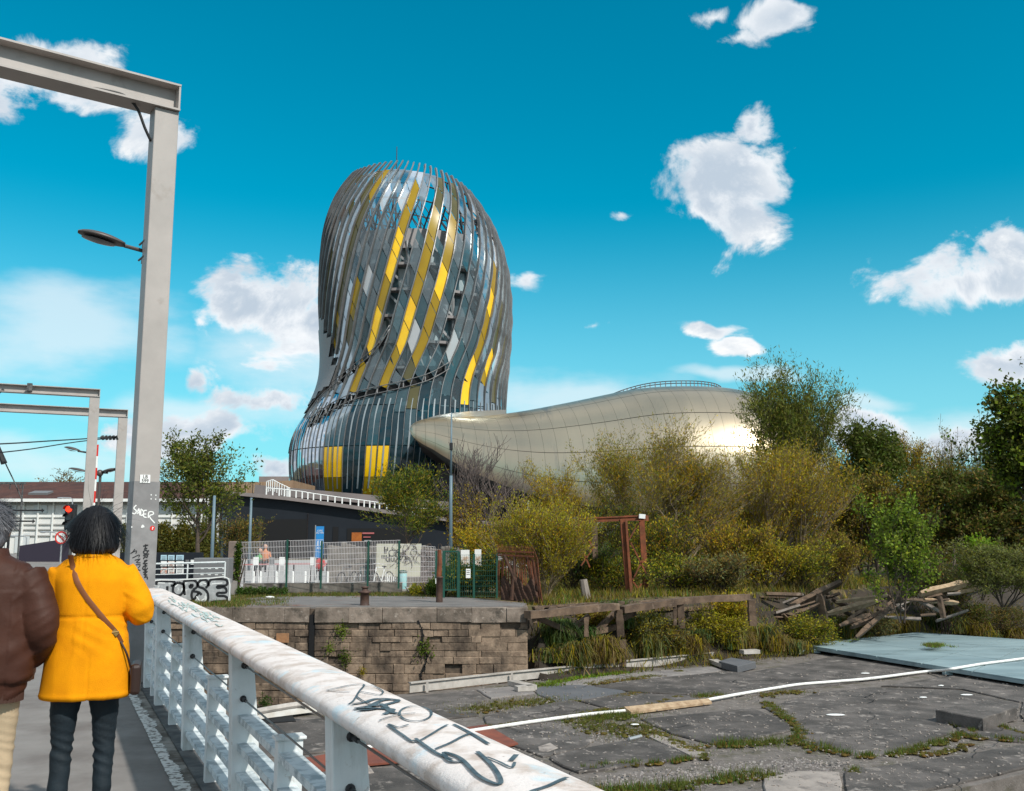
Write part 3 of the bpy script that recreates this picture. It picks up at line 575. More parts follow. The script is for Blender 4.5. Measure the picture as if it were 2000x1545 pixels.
# ------------------------------------------------------------------ quay wall of coursed stone
QX0, QX1, QY = -13.6, .42, 28.72
def quay():
    mb = MB(); mb.box(((QX0 + QX1) / 2 - .05, QY + .95, -2.6), (QX1 - QX0 - .1, 1.8, 4.12)); 
    w = mb.build('quay_wall', mortar, label='weathered stone quay wall below the two bollards', cat='wall', loc=(-5, QY + .9, GZ))
    r = random.Random(5); z = GZ - .002; k = 0
    BASE[w.name] = Vector((-5, QY + .9, GZ))
    notch = (-5.85, -5.68)
    while z > -4.0:
        h = .42 if k == 0 else r.choice((.17, .20, .23, .27, .30)); x = QX0 + r.uniform(0, .4); big = k == 0
        while x < QX1 - .02:
            L = r.uniform(.95, 1.6) if big else r.uniform(.28, .95)
            if x < -8.7: L *= 1.5
            x2 = min(x + L, QX1)
            if QX1 - x2 < .25: x2 = QX1
            if x < notch[0] < x2: x2 = notch[0]
            if notch[0] <= x < notch[1]: x = notch[1]; x2 = max(x2, x + .4)
            mb = MB(); dep = r.uniform(-.015, .02) + (.05 if big else 0) + (.10 if x > notch[1] - .01 and k < 4 and x < -2.6 and r.random() < .25 else 0) * 0
            if x < notch[0]: dep -= .06
            if not big and r.random() < .04: dep -= .09
            y0 = QY - .03 - dep; g = .0035
            nx = 2; 
            rows = []
            j = lambda s: r.uniform(-s, s)
            xa, xb, za, zb = x + g + j(.006), x2 - g + j(.006), z - h + g + j(.006), z - g * .6 + (j(.012) if not big else 0)
            b = .008 + r.random() * .012
            f = [(xa, y0 + b + .0, za), (xb, y0 + b, za), (xb, y0 + b, zb), (xa, y0 + b, zb)]
            i = [(xa + b, y0 + j(.012), za + b), (xb - b, y0 + j(.012), za + b), (xb - b, y0 + j(.012), zb - b), (xa + b, y0 + j(.012), zb - b)]
            bk = [(p[0], QY + (.95 if big else .12), p[2]) for p in f]
            mb.add(f + i + bk, [(4, 5, 6, 7)] + [(a, (a + 1) % 4, 4 + (a + 1) % 4, 4 + a) for a in range(4)] + [(8 + a, 8 + (a + 1) % 4, (a + 1) % 4, a) for a in range(4)])
            mb.build('coping_stone' if big else 'stone', stonetop if big else stone, w)
            # return face at the right corner
            if x2 >= QX1 - .001:
                yy = QY
                while yy < QY + 1.7:
                    l2 = min(r.uniform(.4, .8), QY + 1.75 - yy); m2 = MB(); m2.box((QX1 - .07 + j(.01), yy + l2 / 2 + .0, z - h / 2), (.2, l2 - .02, h - .02)); m2.build('coping_stone' if big else 'stone', stonetop if big else stone, w, bevel=.015); yy += l2
            x = x2
        z -= h; k += 1
    # the open crack that runs down the wall
    mb = MB(); c = [on_plane(px, py, (0, QY - .07, 0), Vector((0, -1, 0))) for px, py in ((818, 1215), (827, 1240), (822, 1262), (833, 1280), (830, 1300), (822, 1318), (826, 1340))]
    r = random.Random(8)
    for a, b in zip(c, c[1:]):
        for t in np.linspace(0, 1, 5)[:-1]:
            p = a.lerp(b, t) + Vector((r.uniform(-.02, .02), 0, 0)); mb.box(p + Vector((0, .02, 0)), (r.uniform(.02, .06), .05, .10), R=Matrix.Rotation(r.uniform(-.6, .6), 3, 'Y'))
    mb.build('crack', blackhole, w, kind='stuff')
    mb = MB(); mb.box((-5.765, QY - .0, -2.4), (.15, .05, 3.4)); mb.build('drain_slot', blackhole, w)
    mb = MB(); p = on_plane(552, 1246, (0, QY - .06, 0), Vector((0, -1, 0))); mb.box(p, (.36, .04, .26)); mb.build('patched_stone', MATS['orange_stone'], w)
    # bollards
    for px, py, H, lab in ((710, 1184, .56, 'squat brown mooring bollard with a knob on the quay edge'),):
        g = G(px, py, GZ); t = thing('mooring_bollard', lab, 'bollard', (g.x, g.y + .2, GZ))
        mb = MB(); mb.lathe((g.x, g.y + .2, GZ), [(.16, .0), (.135, .05), (.13, .36), (.19, .37), (.20, .41), (.17, .43)], 20); mb.build('body', bollard_m, t, smooth=True)
        mb = MB(); mb.lathe((g.x, g.y + .2, GZ), [(.17, .43), (.09, .45), (.085, .51), (.11, .52), (.11, .56), (.0, .57)], 20); mb.build('knob', bollard_m, t, smooth=True)
    g = G(858, 1177, GZ); t = thing('tall_bollard', 'tall brown iron post with rusted chain top on the quay right side', 'post', (g.x, g.y, GZ))
    mb = MB(); mb.lathe((g.x, g.y, GZ), [(.11, 0), (.105, .1), (.10, .75), (.12, .76), (.12, .79), (.10, .80), (.0, .80)], 16); mb.build('body', bollard_m, t, smooth=True)
    mb = MB(); mb.tube([(g.x - .02, g.y, GZ + .8), (g.x + .0, g.y, GZ + 1.2), (g.x - .01, g.y, GZ + 1.62)], [.08, .075, .06], 9); mb.build('rusted_stub', rust, t)
    mb = MB(); mb.box((g.x - .11, g.y - .06, GZ + .66), (.02, .05, .16)); mb.build('white_tag', whitem, t)
    # raised concrete kerb by the mesh fence
    mb = MB(); a = G(472, 1161, GZ); b = G(850, 1154, GZ); c = G(1040, 1160, GZ)
    top = P(500, 1140, a.y).z
    mb.beam((a.x, a.y + .2, (GZ + top) / 2), (G(784, 1158, GZ).x, G(784, 1158, GZ).y + .2, (GZ + top) / 2), .3, top - GZ); mb.build('kerb_wall', dirtyconc, loc=a, label='low mottled concrete wall carrying the white mesh fence', cat='wall')
    for px, py, s in ((527, 1168, .16), (1012, 1160, .05), (838, 1146, .06)):
        g = G(px, py, GZ); mb = MB(); mb.sphere(g + Vector((0, 0, .03)), (s, s * .5, .035), 9, 5); mb.build('litter', whitem, loc=g, label={527: 'crumpled pale plastic litter on the quay tarmac', 1012: 'small white scrap near the rusty fence foot', 838: 'white scrap beside the tall bollard'}[px], cat='litter')
mat('orange_stone', (.42, .20, .09), .9, col2=(.28, .15, .08), sc=6, bump=.6)
quay()
# left: the silver wall with block letters and the rail above it
def silver_wall():
    Y = 30.4; x0, x1 = P(296, 1150, Y).x, P(446, 1150, Y).x; zt = P(400, 1131, Y).z
    mb = MB(); mb.box(((x0 - 3 + x1) / 2, Y + .15, (GZ + zt) / 2), (x1 - x0 + 3, .3, zt - GZ)); t = mb.build('graffiti_wall', MATS['silver_spray'], loc=(x1, Y, GZ), label='low wall sprayed silver with black outlined block letters', cat='wall')
    BASE[t.name] = Vector((x1, Y, GZ))
    n = Vector((0, -1, 0))
    def Zs(l): return [on_plane(230 + x / 4.544, 850 + y / 4.544, (0, Y - .0, 0), n) for x, y in l]
    out = [[(345, 1330), (350, 1300), (430, 1296), (500, 1300), (498, 1330), (470, 1335)], [(440, 1340), (436, 1400), (410, 1420)], [(540, 1308), (500, 1330), (490, 1385), (520, 1420), (560, 1415), (588, 1370), (582, 1325), (540, 1308)], [(595, 1420), (585, 1310), (610, 1292), (680, 1290), (706, 1320), (700, 1350), (668, 1372)], [(640, 1330), (665, 1330), (655, 1350), (640, 1348), (640, 1330)], [(668, 1372), (655, 1420), (672, 1470), (720, 1500), (775, 1495), (802, 1450), (795, 1395), (760, 1360), (720, 1345), (715, 1312), (745, 1285), (790, 1290), (802, 1330), (780, 1355)],
           [(670, 1385), (720, 1395), (745, 1418)], [(640, 1475), (670, 1465), (720, 1400)], [(805, 1340), (815, 1295), (850, 1278), (960, 1283), (965, 1330), (890, 1338), (888, 1355), (950, 1352), (962, 1395), (890, 1400), (888, 1425), (955, 1430), (972, 1465), (880, 1475), (830, 1480)]]
    mb = MB()
    for l in out: ribbon(mb, smoothpts(Zs(l), 4), .075, n, .004)
    mb.build('letter_outline', blackm, t)
    mb = MB()
    for l in ([(330, 1340), (335, 1288), (520, 1286), (580, 1280), (700, 1275), (830, 1268), (985, 1272), (985, 1470)], [(360, 1310), (420, 1312)], [(510, 1345), (535, 1325)], [(700, 1430), (730, 1470), (770, 1450)], [(835, 1320), (930, 1312)], [(760, 1310), (785, 1320)]): ribbon(mb, smoothpts(Zs(l), 3), .035, n, .007)
    mb.build('letter_highlight', whitem, t)
    # guard rail on top
    Yr = 31.6; a, b = P(300, 1105, Yr), P(440, 1098, Yr)
    t = thing('guard_rail', 'small white guard rail above the silver graffiti wall', 'railing', (a.x, Yr, 0))
    a.x -= 2.5
    for i, (zz, rr) in enumerate(((0, .035), (-.17, .016), (-.34, .016), (-.51, .016), (-.66, .016))):
        mb = MB(); mb.tube([a + Vector((0, 0, zz)), b + Vector((0, 0, zz))], rr, 6); mb.build('rail', railwhite, t)
    for k in range(5):
        p = a.lerp(b, k / 4 if k else .0); mb = MB(); mb.tube([p, Vector((p.x, p.y, -.1))], .025, 6); mb.build('post', railwhite, t)
    # grey utility box
    Y = 33; c = P(410, 1105, Y); t = thing('utility_cabinet', 'grey metal cabinet with rows of small vents behind the guard rail', 'cabinet', (c.x, Y, 0))
    x0, x1 = P(378, 1105, Y).x, P(446, 1105, Y).x; zt = P(410, 1090, Y).z
    mb = MB(); mb.box(((x0 + x1) / 2, Y + .3, zt / 2), (x1 - x0, .6, zt)); mb.build('body', MATS['cab_grey'], t, bevel=.02)
    for i in range(4):
        for j in range(3): mb = MB(); mb.box((x0 + .3 + i * .24, Y - .006, zt - .15 - j * .2), (.10, .012, .03)); mb.build('vent', whitem, t)
    # dark notice board with posters
    Y = 34; x0, x1 = P(296, 1100, Y).x, P(388, 1100, Y).x; z0, z1 = 0.0, P(330, 1082, Y).z + .05
    t = thing('notice_board', 'black notice board full of posters behind the guard rail', 'notice board', ((x0 + x1) / 2, Y, 0))
    mb = MB(); mb.box(((x0 + x1) / 2 - .5, Y + .1, z1 / 2), (x1 - x0 + 1.2, .18, z1)); mb.build('board', blackclad, t)
    cols = [MATS['poster_blue'], MATS['poster_blue'], MATS['poster_blue'], whitem, MATS['poster_salmon'], whitem, MATS['poster_salmon'], MATS['poster_salmon'], whitem]
    k = 0
    for py0, py1 in ((1084, 1094), (1096, 1106), (1109, 1120)):
        for px0, px1 in ((314, 326), (328, 341), (344, 359)):
            a, b = P(px0, py1, Y), P(px1, py0, Y); mb = MB(); mb.box(((a.x + b.x) / 2, Y - .004, (a.z + b.z) / 2), (b.x - a.x, .02, b.z - a.z)); mb.build('poster', cols[k], t); k += 1
            mb = MB()
            for q in range(3): mb.box(((a.x + b.x) / 2, Y - .017, b.z - .06 - q * .045), ((b.x - a.x) * .7, .006, .012))
            mb.build('print', blackm, t, kind='stuff')
    for k, px in enumerate((366, 376)):
        a = P(px, 1098, Y); mb = MB(); mb.box((a.x, Y - .006, a.z), (.12, .02, .16)); mb.build('poster', whitem if k else MATS['cab_grey'], t)
    # concrete gate post
    Y = 35.2; c = P(455, 1100, Y); zt = P(455, 1057, Y).z
    mb = MB(); mb.prism([(c.x - .14, Y - .14), (c.x + .14, Y - .14), (c.x + .14, Y + .14), (c.x - .14, Y + .14)], GZ, zt, .03); mb.build('concrete_post', MATS['post_brown'], loc=(c.x, Y, GZ), label='square brown concrete post at the left end of the mesh fence', cat='post')
mat('silver_spray', (.52, .52, .52), .45, .25, col2=(.36, .36, .36), sc=5, bump=.3, dirt=(.78, .78, .76), dsc=4, dlo=.55, dhi=.62)
mat('cab_grey', (.17, .17, .175), .6); mat('poster_blue', (.42, .60, .70), .6); mat('poster_salmon', (.62, .30, .22), .6, col2=(.8, .75, .7), sc=9, lo=.45, hi=.5); mat('post_brown', (.24, .18, .15), .9, col2=(.17, .13, .11), sc=3, bump=.4)
silver_wall()

# ------------------------------------------------------------------ white mesh fence, gate, rusty fence
def mesh_panel(mb, a, b, z0a, z1a, z0b, z1b, dx=.055, r=.0042, rows=8):
    a, b = Vector(a), Vector(b); L = (b - a).length; n = int(L / dx)
    for i in range(n + 1):
        t = i / n; p = a.lerp(b, t); z0 = z0a + (z0b - z0a) * t; z1 = z1a + (z1b - z1a) * t
        mb.beam((p.x, p.y, z0), (p.x, p.y, z1), r * 2, r * 2)
    for k in range(rows):
        u = k / (rows - 1); mb.beam((a.x, a.y, z0a + (z1a - z0a) * u), (b.x, b.y, z0b + (z1b - z0b) * u), r * 2, r * 3)
def fences():
    Y = 35.3; n = Vector((0, -1, 0))
    t = thing('mesh_fence', 'white welded mesh fence with green posts on the low concrete wall', 'fence', (P(467, 1140, Y).x, Y, GZ))
    segs = [((467, 1059, 1139), (562, 1056, 1137)), ((562, 1056, 1137), (629, 1054, 1135)), ((629, 1060, 1139), (720, 1057, 1136)), ((720, 1057, 1136), (780, 1055, 1134)), ((780, 1063, 1138), (849, 1068, 1136))]
    for (xa, ta, ba), (xb, tb, bb) in segs:
        a0, a1, b0, b1 = P(xa, ba, Y), P(xa, ta, Y), P(xb, bb, Y), P(xb, tb, Y)
        mb = MB(); mesh_panel(mb, (a0.x, Y, 0), (b0.x, Y, 0), a0.z, a1.z, b0.z, b1.z); o = mb.build('mesh_panel', MATS['mesh_white'], t)
    for px, py in ((562, 1054), (629, 1056), (720, 1056), (780, 1056)):
        p = P(px, py, Y - .03); mb = MB(); mb.box((p.x, Y - .05, (p.z + GZ + .2) / 2), (.06, .06, p.z - GZ - .2)); mb.build('post', darkgreen, t)
    # green gate
    Y = 33.2
    t = thing('green_gate', 'dark green bar gate beside the tall bollard with a white notice', 'gate', (P(870, 1160, Y).x, Y, GZ))
    for px, top, bot, w in ((852, 1076, 1130, .07), (867, 1076, 1170, .09), (896, 1078, 1168, .09), (926, 1082, 1172, .07), (971, 1080, 1168, .07)):
        p = P(px, top, Y); q = P(px, bot, Y); mb = MB(); mb.box((p.x, Y, (p.z + q.z) / 2), (w, w, p.z - q.z)); mb.build('gate_post', darkgreen, t)
    mb = MB(); a, b = P(867, 1077, Y), P(896, 1077, Y)
    for z in (a.z, P(867, 1152, Y).z): mb = MB(); mb.beam((a.x, Y, z), (b.x, Y, z), .05, .05); mb.build('gate_rail', darkgreen, t)
    for k in range(7):
        p = a.lerp(b, (k + .8) / 8); mb = MB(); mb.tube([(p.x, Y, a.z), (p.x, Y, P(867, 1150, Y).z)], .012, 5); mb.build('gate_bar', darkgreen, t)
    for (xa, xb) in ((896, 926), (926, 971)):
        mb = MB(); a0, a1, b0 = P(xa, 1165, Y), P(xa, 1084, Y), P(xb, 1165, Y); mesh_panel(mb, (a0.x, Y, 0), (b0.x, Y, 0), a0.z, a1.z, b0.z, a1.z, .06, .004, 9); mb.build('mesh_panel', darkgreen, t)
    for px0, py0, px1, py1, mm in ((910, 1111, 919, 1129, whitem), (974, 1082, 982, 1094, whitem)):
        a, b = P(px0, py1, Y - .06), P(px1, py0, Y - .06); mb = MB(); mb.box(((a.x + b.x) / 2, Y - .06, (a.z + b.z) / 2), (b.x - a.x, .015, b.z - a.z)); s = mb.build('notice', mm, t)
        mb = MB()
        for q in range(3): mb.box(((a.x + b.x) / 2, Y - .072, b.z - .06 - q * .06), ((b.x - a.x) * .7, .004, .014))
        mb.build('print', blackm, s, kind='stuff')
    # posters on the ivy wall behind
    Y = 36.2
    for k, (x0, y0, x1, y1) in enumerate(((900, 1074, 917, 1107), (927, 1073, 940, 1107))):
        a, b = P(x0, y1, Y), P(x1, y0, Y); t2 = thing('poster_board', ('larger left' if k == 0 else 'narrow right') + ' picture board on the ivy wall behind the green gate', 'poster', ((a.x + b.x) / 2, Y, a.z))
        mb = MB(); mb.box(((a.x + b.x) / 2, Y, (a.z + b.z) / 2), (b.x - a.x, .03, b.z - a.z)); mb.build('board', whitem, t2)
        mb = MB(); mb.box(((a.x + b.x) / 2, Y - .02, a.z * .6 + b.z * .4 - .05), ((b.x - a.x) * .86, .01, (b.z - a.z) * .6)); mb.build('picture', MATS['poster_brown'], t2)
    # rusty leaning fence
    Y = 31.6; r = random.Random(4)
    t = thing('rusty_fence', 'leaning rusty iron bar fence fanned out at the quay end', 'fence', (P(1005, 1168, Y).x, Y, GZ))
    nb = 30
    for k in range(nb):
        u = k / (nb - 1); xt = 972 + 70 * u; xb = 974 + 80 * u ** 1.0 + (6 if u > .7 else 0); yb = 1166 + 16 * u; yt = 1064 + r.uniform(-2, 3) + (u * 4)
        yy = Y - .9 * u; a, b = P(xb, yb, yy), P(xt, yt, yy); m = a.lerp(b, .8) + Vector((.02 + .05 * u, 0, 0))
        mb = MB(); mb.tube([a, a.lerp(m, .5) + Vector((r.uniform(-.03, .03), r.uniform(-.03, .03), 0)), m, b], [.016, .015, .014, .008], 5); mb.build('bar', rust, t)
    for py in (1076, 1084):
        mb = MB(); mb.beam(P(972, py, Y), P(1042, py + 3, Y - .9), .035, .05); mb.build('rail', rust, t)
    for l in ([(984, 1084), (1000, 1120), (1020, 1170)], [(1005, 1086), (1003, 1130), (1000, 1172)], [(1028, 1088), (1040, 1125), (1052, 1176)], [(1040, 1092), (1046, 1130), (1058, 1176)]):
        mb = MB(); mb.tube([P(x, y, Y - .4) for x, y in l], [.05, .055, .07], 7); mb.build('dead_stem', MATS['dead_stem'], t)
    mb = MB(); mb.grid([[P(978 + 72 * u, 1172 + 6 * u - hh * (40 + 8 * math.sin(u * 17)), Y - .1 - .9 * u + .04 * math.sin(u * 40 + hh * 9)) for u in np.linspace(0, 1, 40)] for hh in np.linspace(0, 1, 10)]); mb.build('dead_ivy', MATS['dead_stem'], t)
mat('mesh_white', (.66, .62, .63), .5); mat('poster_brown', (.50, .35, .25), .7, col2=(.7, .68, .64), sc=5, lo=.45, hi=.55); mat('dead_stem', (.10, .05, .032), .9, col2=(.05, .028, .02), sc=5, bump=.9)
fences()

# ------------------------------------------------------------------ lock platform with slabs, moss, hose, blue deck
PF = [G(475, 1384, PZ), G(790, 1353, PZ), G(1000, 1331, PZ), G(1400, 1291, PZ), G(1562, 1266, PZ), G(1790, 1237, PZ), G(2160, 1262, PZ), G(2400, 1420, PZ), G(2000, 1508, PZ), G(1838, 1545, PZ)]
d_ = (PF[-1] - PF[-2]).normalized(); PF.append(PF[-1] + d_ * 9); PF.append(Vector((-9, 13, PZ))); PF.append(Vector((-13, 24.0, PZ)))
def in_poly(x, y, poly):
    c = False; n = len(poly)
    for i in range(n):
        x1, y1 = poly[i][0], poly[i][1]; x2, y2 = poly[(i + 1) % n][0], poly[(i + 1) % n][1]
        if (y1 > y) != (y2 > y) and x < (x2 - x1) * (y - y1) / (y2 - y1) + x1: c = not c
    return c
def rough_poly(pts, r, amp=.05, step=.35):
    """adds uneven vertices along a slab outline"""
    out = []
    for i in range(len(pts)):
        a, b = Vector((*pts[i][:2], 0)), Vector((*pts[(i + 1) % len(pts)][:2], 0)); n = max(1, int((b - a).length / step))
        for k in range(n):
            p = a.lerp(b, k / n); q = amp if k else amp * .5; out.append((p.x + r.uniform(-q, q), p.y + r.uniform(-q, q)))
    return out
def platform():
    mb = MB(); mb.prism([(p.x, p.y) for p in PF], -4.6, PZ - .03); pf = mb.build('lock_platform', slab_base, kind='structure'); BASE[pf.name] = Vector((0, 0, 0))
    SL = [([(770, 1364), (925, 1348), (952, 1366), (905, 1384), (935, 1397), (870, 1404), (790, 1384)], 0), ([(930, 1347), (1018, 1339), (1038, 1343), (1045, 1354), (960, 1364)], 1), ([(1042, 1342), (1120, 1338), (1200, 1342), (1222, 1351), (1212, 1358), (1140, 1366), (1085, 1370), (1050, 1356)], 3),
          ([(1085, 1373), (1118, 1368), (1172, 1385), (1100, 1401), (1020, 1410), (952, 1417), (945, 1400), (1040, 1382)], 0), ([(1225, 1350), (1160, 1342), (1220, 1331), (1420, 1312), (1530, 1318), (1500, 1343), (1380, 1359)], 0), ([(1225, 1353), (1350, 1359), (1385, 1364), (1240, 1383), (1184, 1383), (1130, 1368), (1160, 1364)], 0),
          ([(1080, 1336), (1150, 1324), (1200, 1318), (1240, 1325), (1140, 1338)], 1), ([(1206, 1317), (1300, 1309), (1390, 1302), (1410, 1309), (1290, 1328), (1245, 1325)], 1), ([(950, 1427), (1095, 1405), (1105, 1418), (1165, 1442), (1140, 1460), (1060, 1478), (1000, 1455), (930, 1440)], 0),
          ([(1072, 1480), (1140, 1463), (1258, 1441), (1342, 1476), (1300, 1487), (1130, 1509), (1100, 1498)], 0), ([(1253, 1405), (1390, 1391), (1470, 1384), (1538, 1411), (1543, 1427), (1470, 1443), (1392, 1453), (1310, 1432)], 0),
          ([(1493, 1382), (1600, 1353), (1700, 1343), (1870, 1348), (1990, 1374), (1985, 1405), (1862, 1418), (1856, 1432), (1800, 1449), (1730, 1474), (1640, 1473), (1572, 1456), (1562, 1430), (1555, 1413)], 0), ([(1440, 1318), (1630, 1282), (1720, 1292), (1850, 1310), (1700, 1328), (1600, 1341), (1480, 1357), (1400, 1361), (1330, 1356)], 0),
          ([(1868, 1421), (1900, 1413), (2000, 1427), (2120, 1440), (1995, 1449), (1905, 1441)], 0), ([(1650, 1507), (1800, 1487), (1990, 1457), (2160, 1438), (2160, 1465), (2000, 1500), (1840, 1537), (1760, 1552), (1655, 1560)], 0), ([(1492, 1522), (1560, 1507), (1640, 1509), (1645, 1558), (1600, 1572), (1495, 1572)], 2),
          ([(1265, 1438), (1282, 1434), (1378, 1470), (1372, 1480), (1348, 1476)], 2), ([(1050, 1460), (1075, 1452), (1092, 1462), (1070, 1470), (1052, 1468)], 2), ([(490, 1418), (640, 1402), (760, 1392), (860, 1412), (800, 1440), (640, 1468), (500, 1480)], 0), ([(490, 1520), (700, 1500), (905, 1500), (900, 1570), (480, 1600)], 0), ([(660, 1500), (720, 1494), (730, 1510), (665, 1518)], 2), ([(920, 1450), (980, 1458), (1060, 1484), (1095, 1505), (960, 1520), (870, 1480)], 0),
          ([(1865, 1312), (1990, 1335), (2160, 1350), (2160, 1430), (2020, 1424), (1995, 1400), (1998, 1372), (1880, 1346), (1720, 1340), (1860, 1320)], 0)]
    r = random.Random(11)
    ms = [slab_m, MATS['slab_mid'], slab_light, MATS['slab_dark']]
    for k, (pts, mi) in enumerate(SL):
        g = [G(x, y, PZ) for x, y in pts]; mb = MB(); h = r.uniform(.0, .025)
        mb.prism(rough_poly(g, r, .022), PZ - .06, PZ + h, .02); mb.build('slab', ms[mi], pf)
    # broken rubble strip of coarse gravel
    strips = [([(1180, 1512), (1400, 1490), (1560, 1477), (1690, 1492), (1640, 1502), (1500, 1516), (1300, 1533), (1150, 1548)], 2600), ([(1140, 1440), (1200, 1418), (1262, 1446), (1190, 1458)], 420), ([(1060, 1400), (1095, 1398), (1140, 1410), (1090, 1416)], 160), ([(1810, 1480), (1700, 1492), (1860, 1462), (1990, 1448)], 300)]
    vs, fs = [], []
    r = np.random.RandomState(3)
    for poly, n in strips:
        g = [G(x, y, PZ) for x, y in poly]; xs = [p.x for p in g]; ys = [p.y for p in g]; c = 0
        while c < n:
            x, y = r.uniform(min(xs), max(xs)), r.uniform(min(ys), max(ys)); c += 1
            if not in_poly(x, y, g): continue
            s = r.uniform(.012, .04); k = len(vs)
            for p in ((1, 0, 0), (-.5, .8, 0), (-.5, -.8, 0), (.1, .1, .8)): vs.append((x + s * p[0] * r.uniform(.7, 1.3), y + s * p[1], PZ - .03 + s * p[2]))
            fs += [(k, k + 1, k + 3), (k + 1, k + 2, k + 3), (k + 2, k, k + 3)]
    np_mesh('gravel', np.array(vs), np.array(fs), [MATS['gravel_m']], kind='stuff', label='loose grey gravel in the broken strips of the lock platform', cat='gravel')
    # hairline cracks and old patches on the slabs
    r4 = random.Random(14)
    for (x, y) in ((1450, 1330), (1700, 1390), (1600, 1420), (1350, 1415), (1150, 1485), (1020, 1430), (1780, 1500), (1900, 1480), (1550, 1330), (1750, 1350), (1120, 1390), (1900, 1400), (1240, 1340)):
        g = G(x, y, PZ + .027); pts = [g]; a_ = r4.uniform(0, 6.28)
        for _ in range(16): a_ += r4.gauss(0, .45); pts.append(pts[-1] + Vector((math.cos(a_), math.sin(a_), 0)) * .16)
        mb = MB(); ribbon(mb, pts, r4.uniform(.012, .022), (0, 0, 1), .002); mb.build('crack', blackhole, pf)
    # scattered pale chips
    mb = MB(); r2 = random.Random(2)
    for (px, py, w) in ((1632, 1396, .22), (1888, 1357, .16), (1690, 1315, .14), (1803, 1362, .10), (1838, 1339, .08), (1240, 1415, .1)):
        g = G(px, py, PZ + .03); mb.sphere(g, (w, w * .45, .02), 9, 4)
    mb.build('paint_spill', whitem, pf)
    mb = MB()
    for _ in range(1500):
        px, py = r2.uniform(940, 2000), r2.uniform(1310, 1540); g = G(px, py, PZ)
        if in_poly(g.x, g.y, PF): s = r2.uniform(.012, .035); mb.box(g + Vector((0, 0, .02)), (s * 1.6, s, s * .6), r2.uniform(0, 3))
    mb.build('stone_chips', slab_light, pf, kind='stuff')
    # rust red strip
    g = [G(x, y, PZ) for x, y in ((505, 1500), (640, 1476), (800, 1440), (950, 1418), (1012, 1455), (900, 1480), (700, 1498), (520, 1522))]
    mb = MB(); mb.prism([(p.x, p.y) for p in g], PZ, PZ + .036); mb.build('red_painted_strip', rustred, kind='structure')
    # shallow raised block, small block
    t = MB(); g = [G(x, y, PZ + .28) for x, y in ((1828, 1384), (1930, 1366), (1985, 1380), (1918, 1402))]
    q = [G(1828, 1392, PZ), G(1918, 1412, PZ)]
    t.prism(rough_poly([(p.x, p.y) for p in g], random.Random(1), .02, .4), PZ, PZ + .27, .02); t.build('concrete_block', slab_m, loc=g[3], label='low square concrete block near the right edge of the platform', cat='block')
    t = MB(); g = [G(x, y, PZ + .2) for x, y in ((1404, 1291), (1428, 1284), (1476, 1292), (1440, 1301))]; t.prism([(p.x, p.y) for p in g], PZ, PZ + .2, .02); t.build('hatch_block', MATS['slab_dark'], loc=g[0], label='small dark block at the far edge next to the white steel channel', cat='block')
    t = MB(); g = G(1465, 1291, PZ); t.box(g + Vector((0, 0, .3)), (.6, .3, .12), .3); t.build('steel_bracket', palesteel, loc=g, label='pale metal bracket lying on the small dark block', cat='bracket')
    # steel channel along the far edge
    t = thing('steel_channel', 'long pale steel channel lying along the far platform edge', 'beam', G(1000, 1331, PZ))
    for a, b in (((800, 1354), (1000, 1331)), ((1000, 1331), (1392, 1290))):
        A_, B_ = G(*a, PZ), G(*b, PZ); mb = MB(); up = Vector((0, 0, 1))
        mb.beam(A_ + up * .26, B_ + up * .26, .14, .03); mb.beam(A_ + up * .13, B_ + up * .13, .02, .24); mb.build('channel', palesteel, t)
    for px, py in ((1000, 1332), (1390, 1291), (835, 1351)):
        g = G(px, py, PZ); mb = MB(); mb.box(g + Vector((.0, -.1, .14)), (.06, .05, .28)); mb.build('stud', palesteel, t)
    for l in ([(1000, 1333), (1040, 1343)], [(1392, 1291), (1416, 1300)], [(1008, 1345), (1042, 1343)]):
        mb = MB(); mb.beam(G(*l[0], PZ + .08), G(*l[1], PZ + .08), .28, .12); mb.build('end_piece', palesteel, t)
    # left: white beam over a black pit
    t = thing('white_beam', 'white painted beam over the black pit below the railing', 'beam', G(540, 1385, PZ))
    mb = MB(); mb.beam(G(478, 1398, PZ + .12), G(612, 1381, PZ + .12), .34, .16); mb.build('beam', MATS['white_dirty'], t)
    mb = MB(); mb.tube(smoothpts([G(470, 1396, PZ + .3), G(530, 1385, PZ + .3), G(580, 1377, PZ + .32), G(600, 1380, PZ + .3)], 3), .07, 8); mb.build('pipe', palesteel, t)
    mb = MB(); mb.tube([G(487, 1393, PZ + .2), G(488, 1413, PZ + .1)], .02, 6); mb.build('hanging_hook', rust, t)
    g = [G(x, y, PZ) for x, y in ((482, 1402), (565, 1392), (578, 1411), (492, 1417))]; mb = MB(); mb.prism([(p.x, p.y) for p in g], PZ, PZ + .034); mb.build('pit_opening', blackhole, kind='structure')
    # the white hose
    pts = [(640, 1473), (700, 1462), (800, 1447), (900, 1431), (1000, 1416), (1100, 1401), (1160, 1394), (1240, 1386), (1300, 1377), (1360, 1370), (1400, 1364), (1440, 1356), (1500, 1346), (1560, 1337), (1620, 1332), (1700, 1325), (1790, 1314), (1815, 1311)]
    r = random.Random(6); mb = MB(); mb.tube(smoothpts([G(x, y + r.uniform(-.6, .6), PZ + .05) for x, y in pts] + [G(x, y, PZ + .18) for x, y in ((1845, 1309),)] + [G(x, y, PZ + .27) for x, y in ((1862, 1306), (1900, 1299.5), (1930, 1295), (2000, 1286), (2150, 1264))], 4), .040, 8)
    mb.build('white_hose', hosewhite, loc=G(1400, 1364, PZ), smooth=True, label='long white hose lying across the platform and up onto the blue deck', cat='hose')
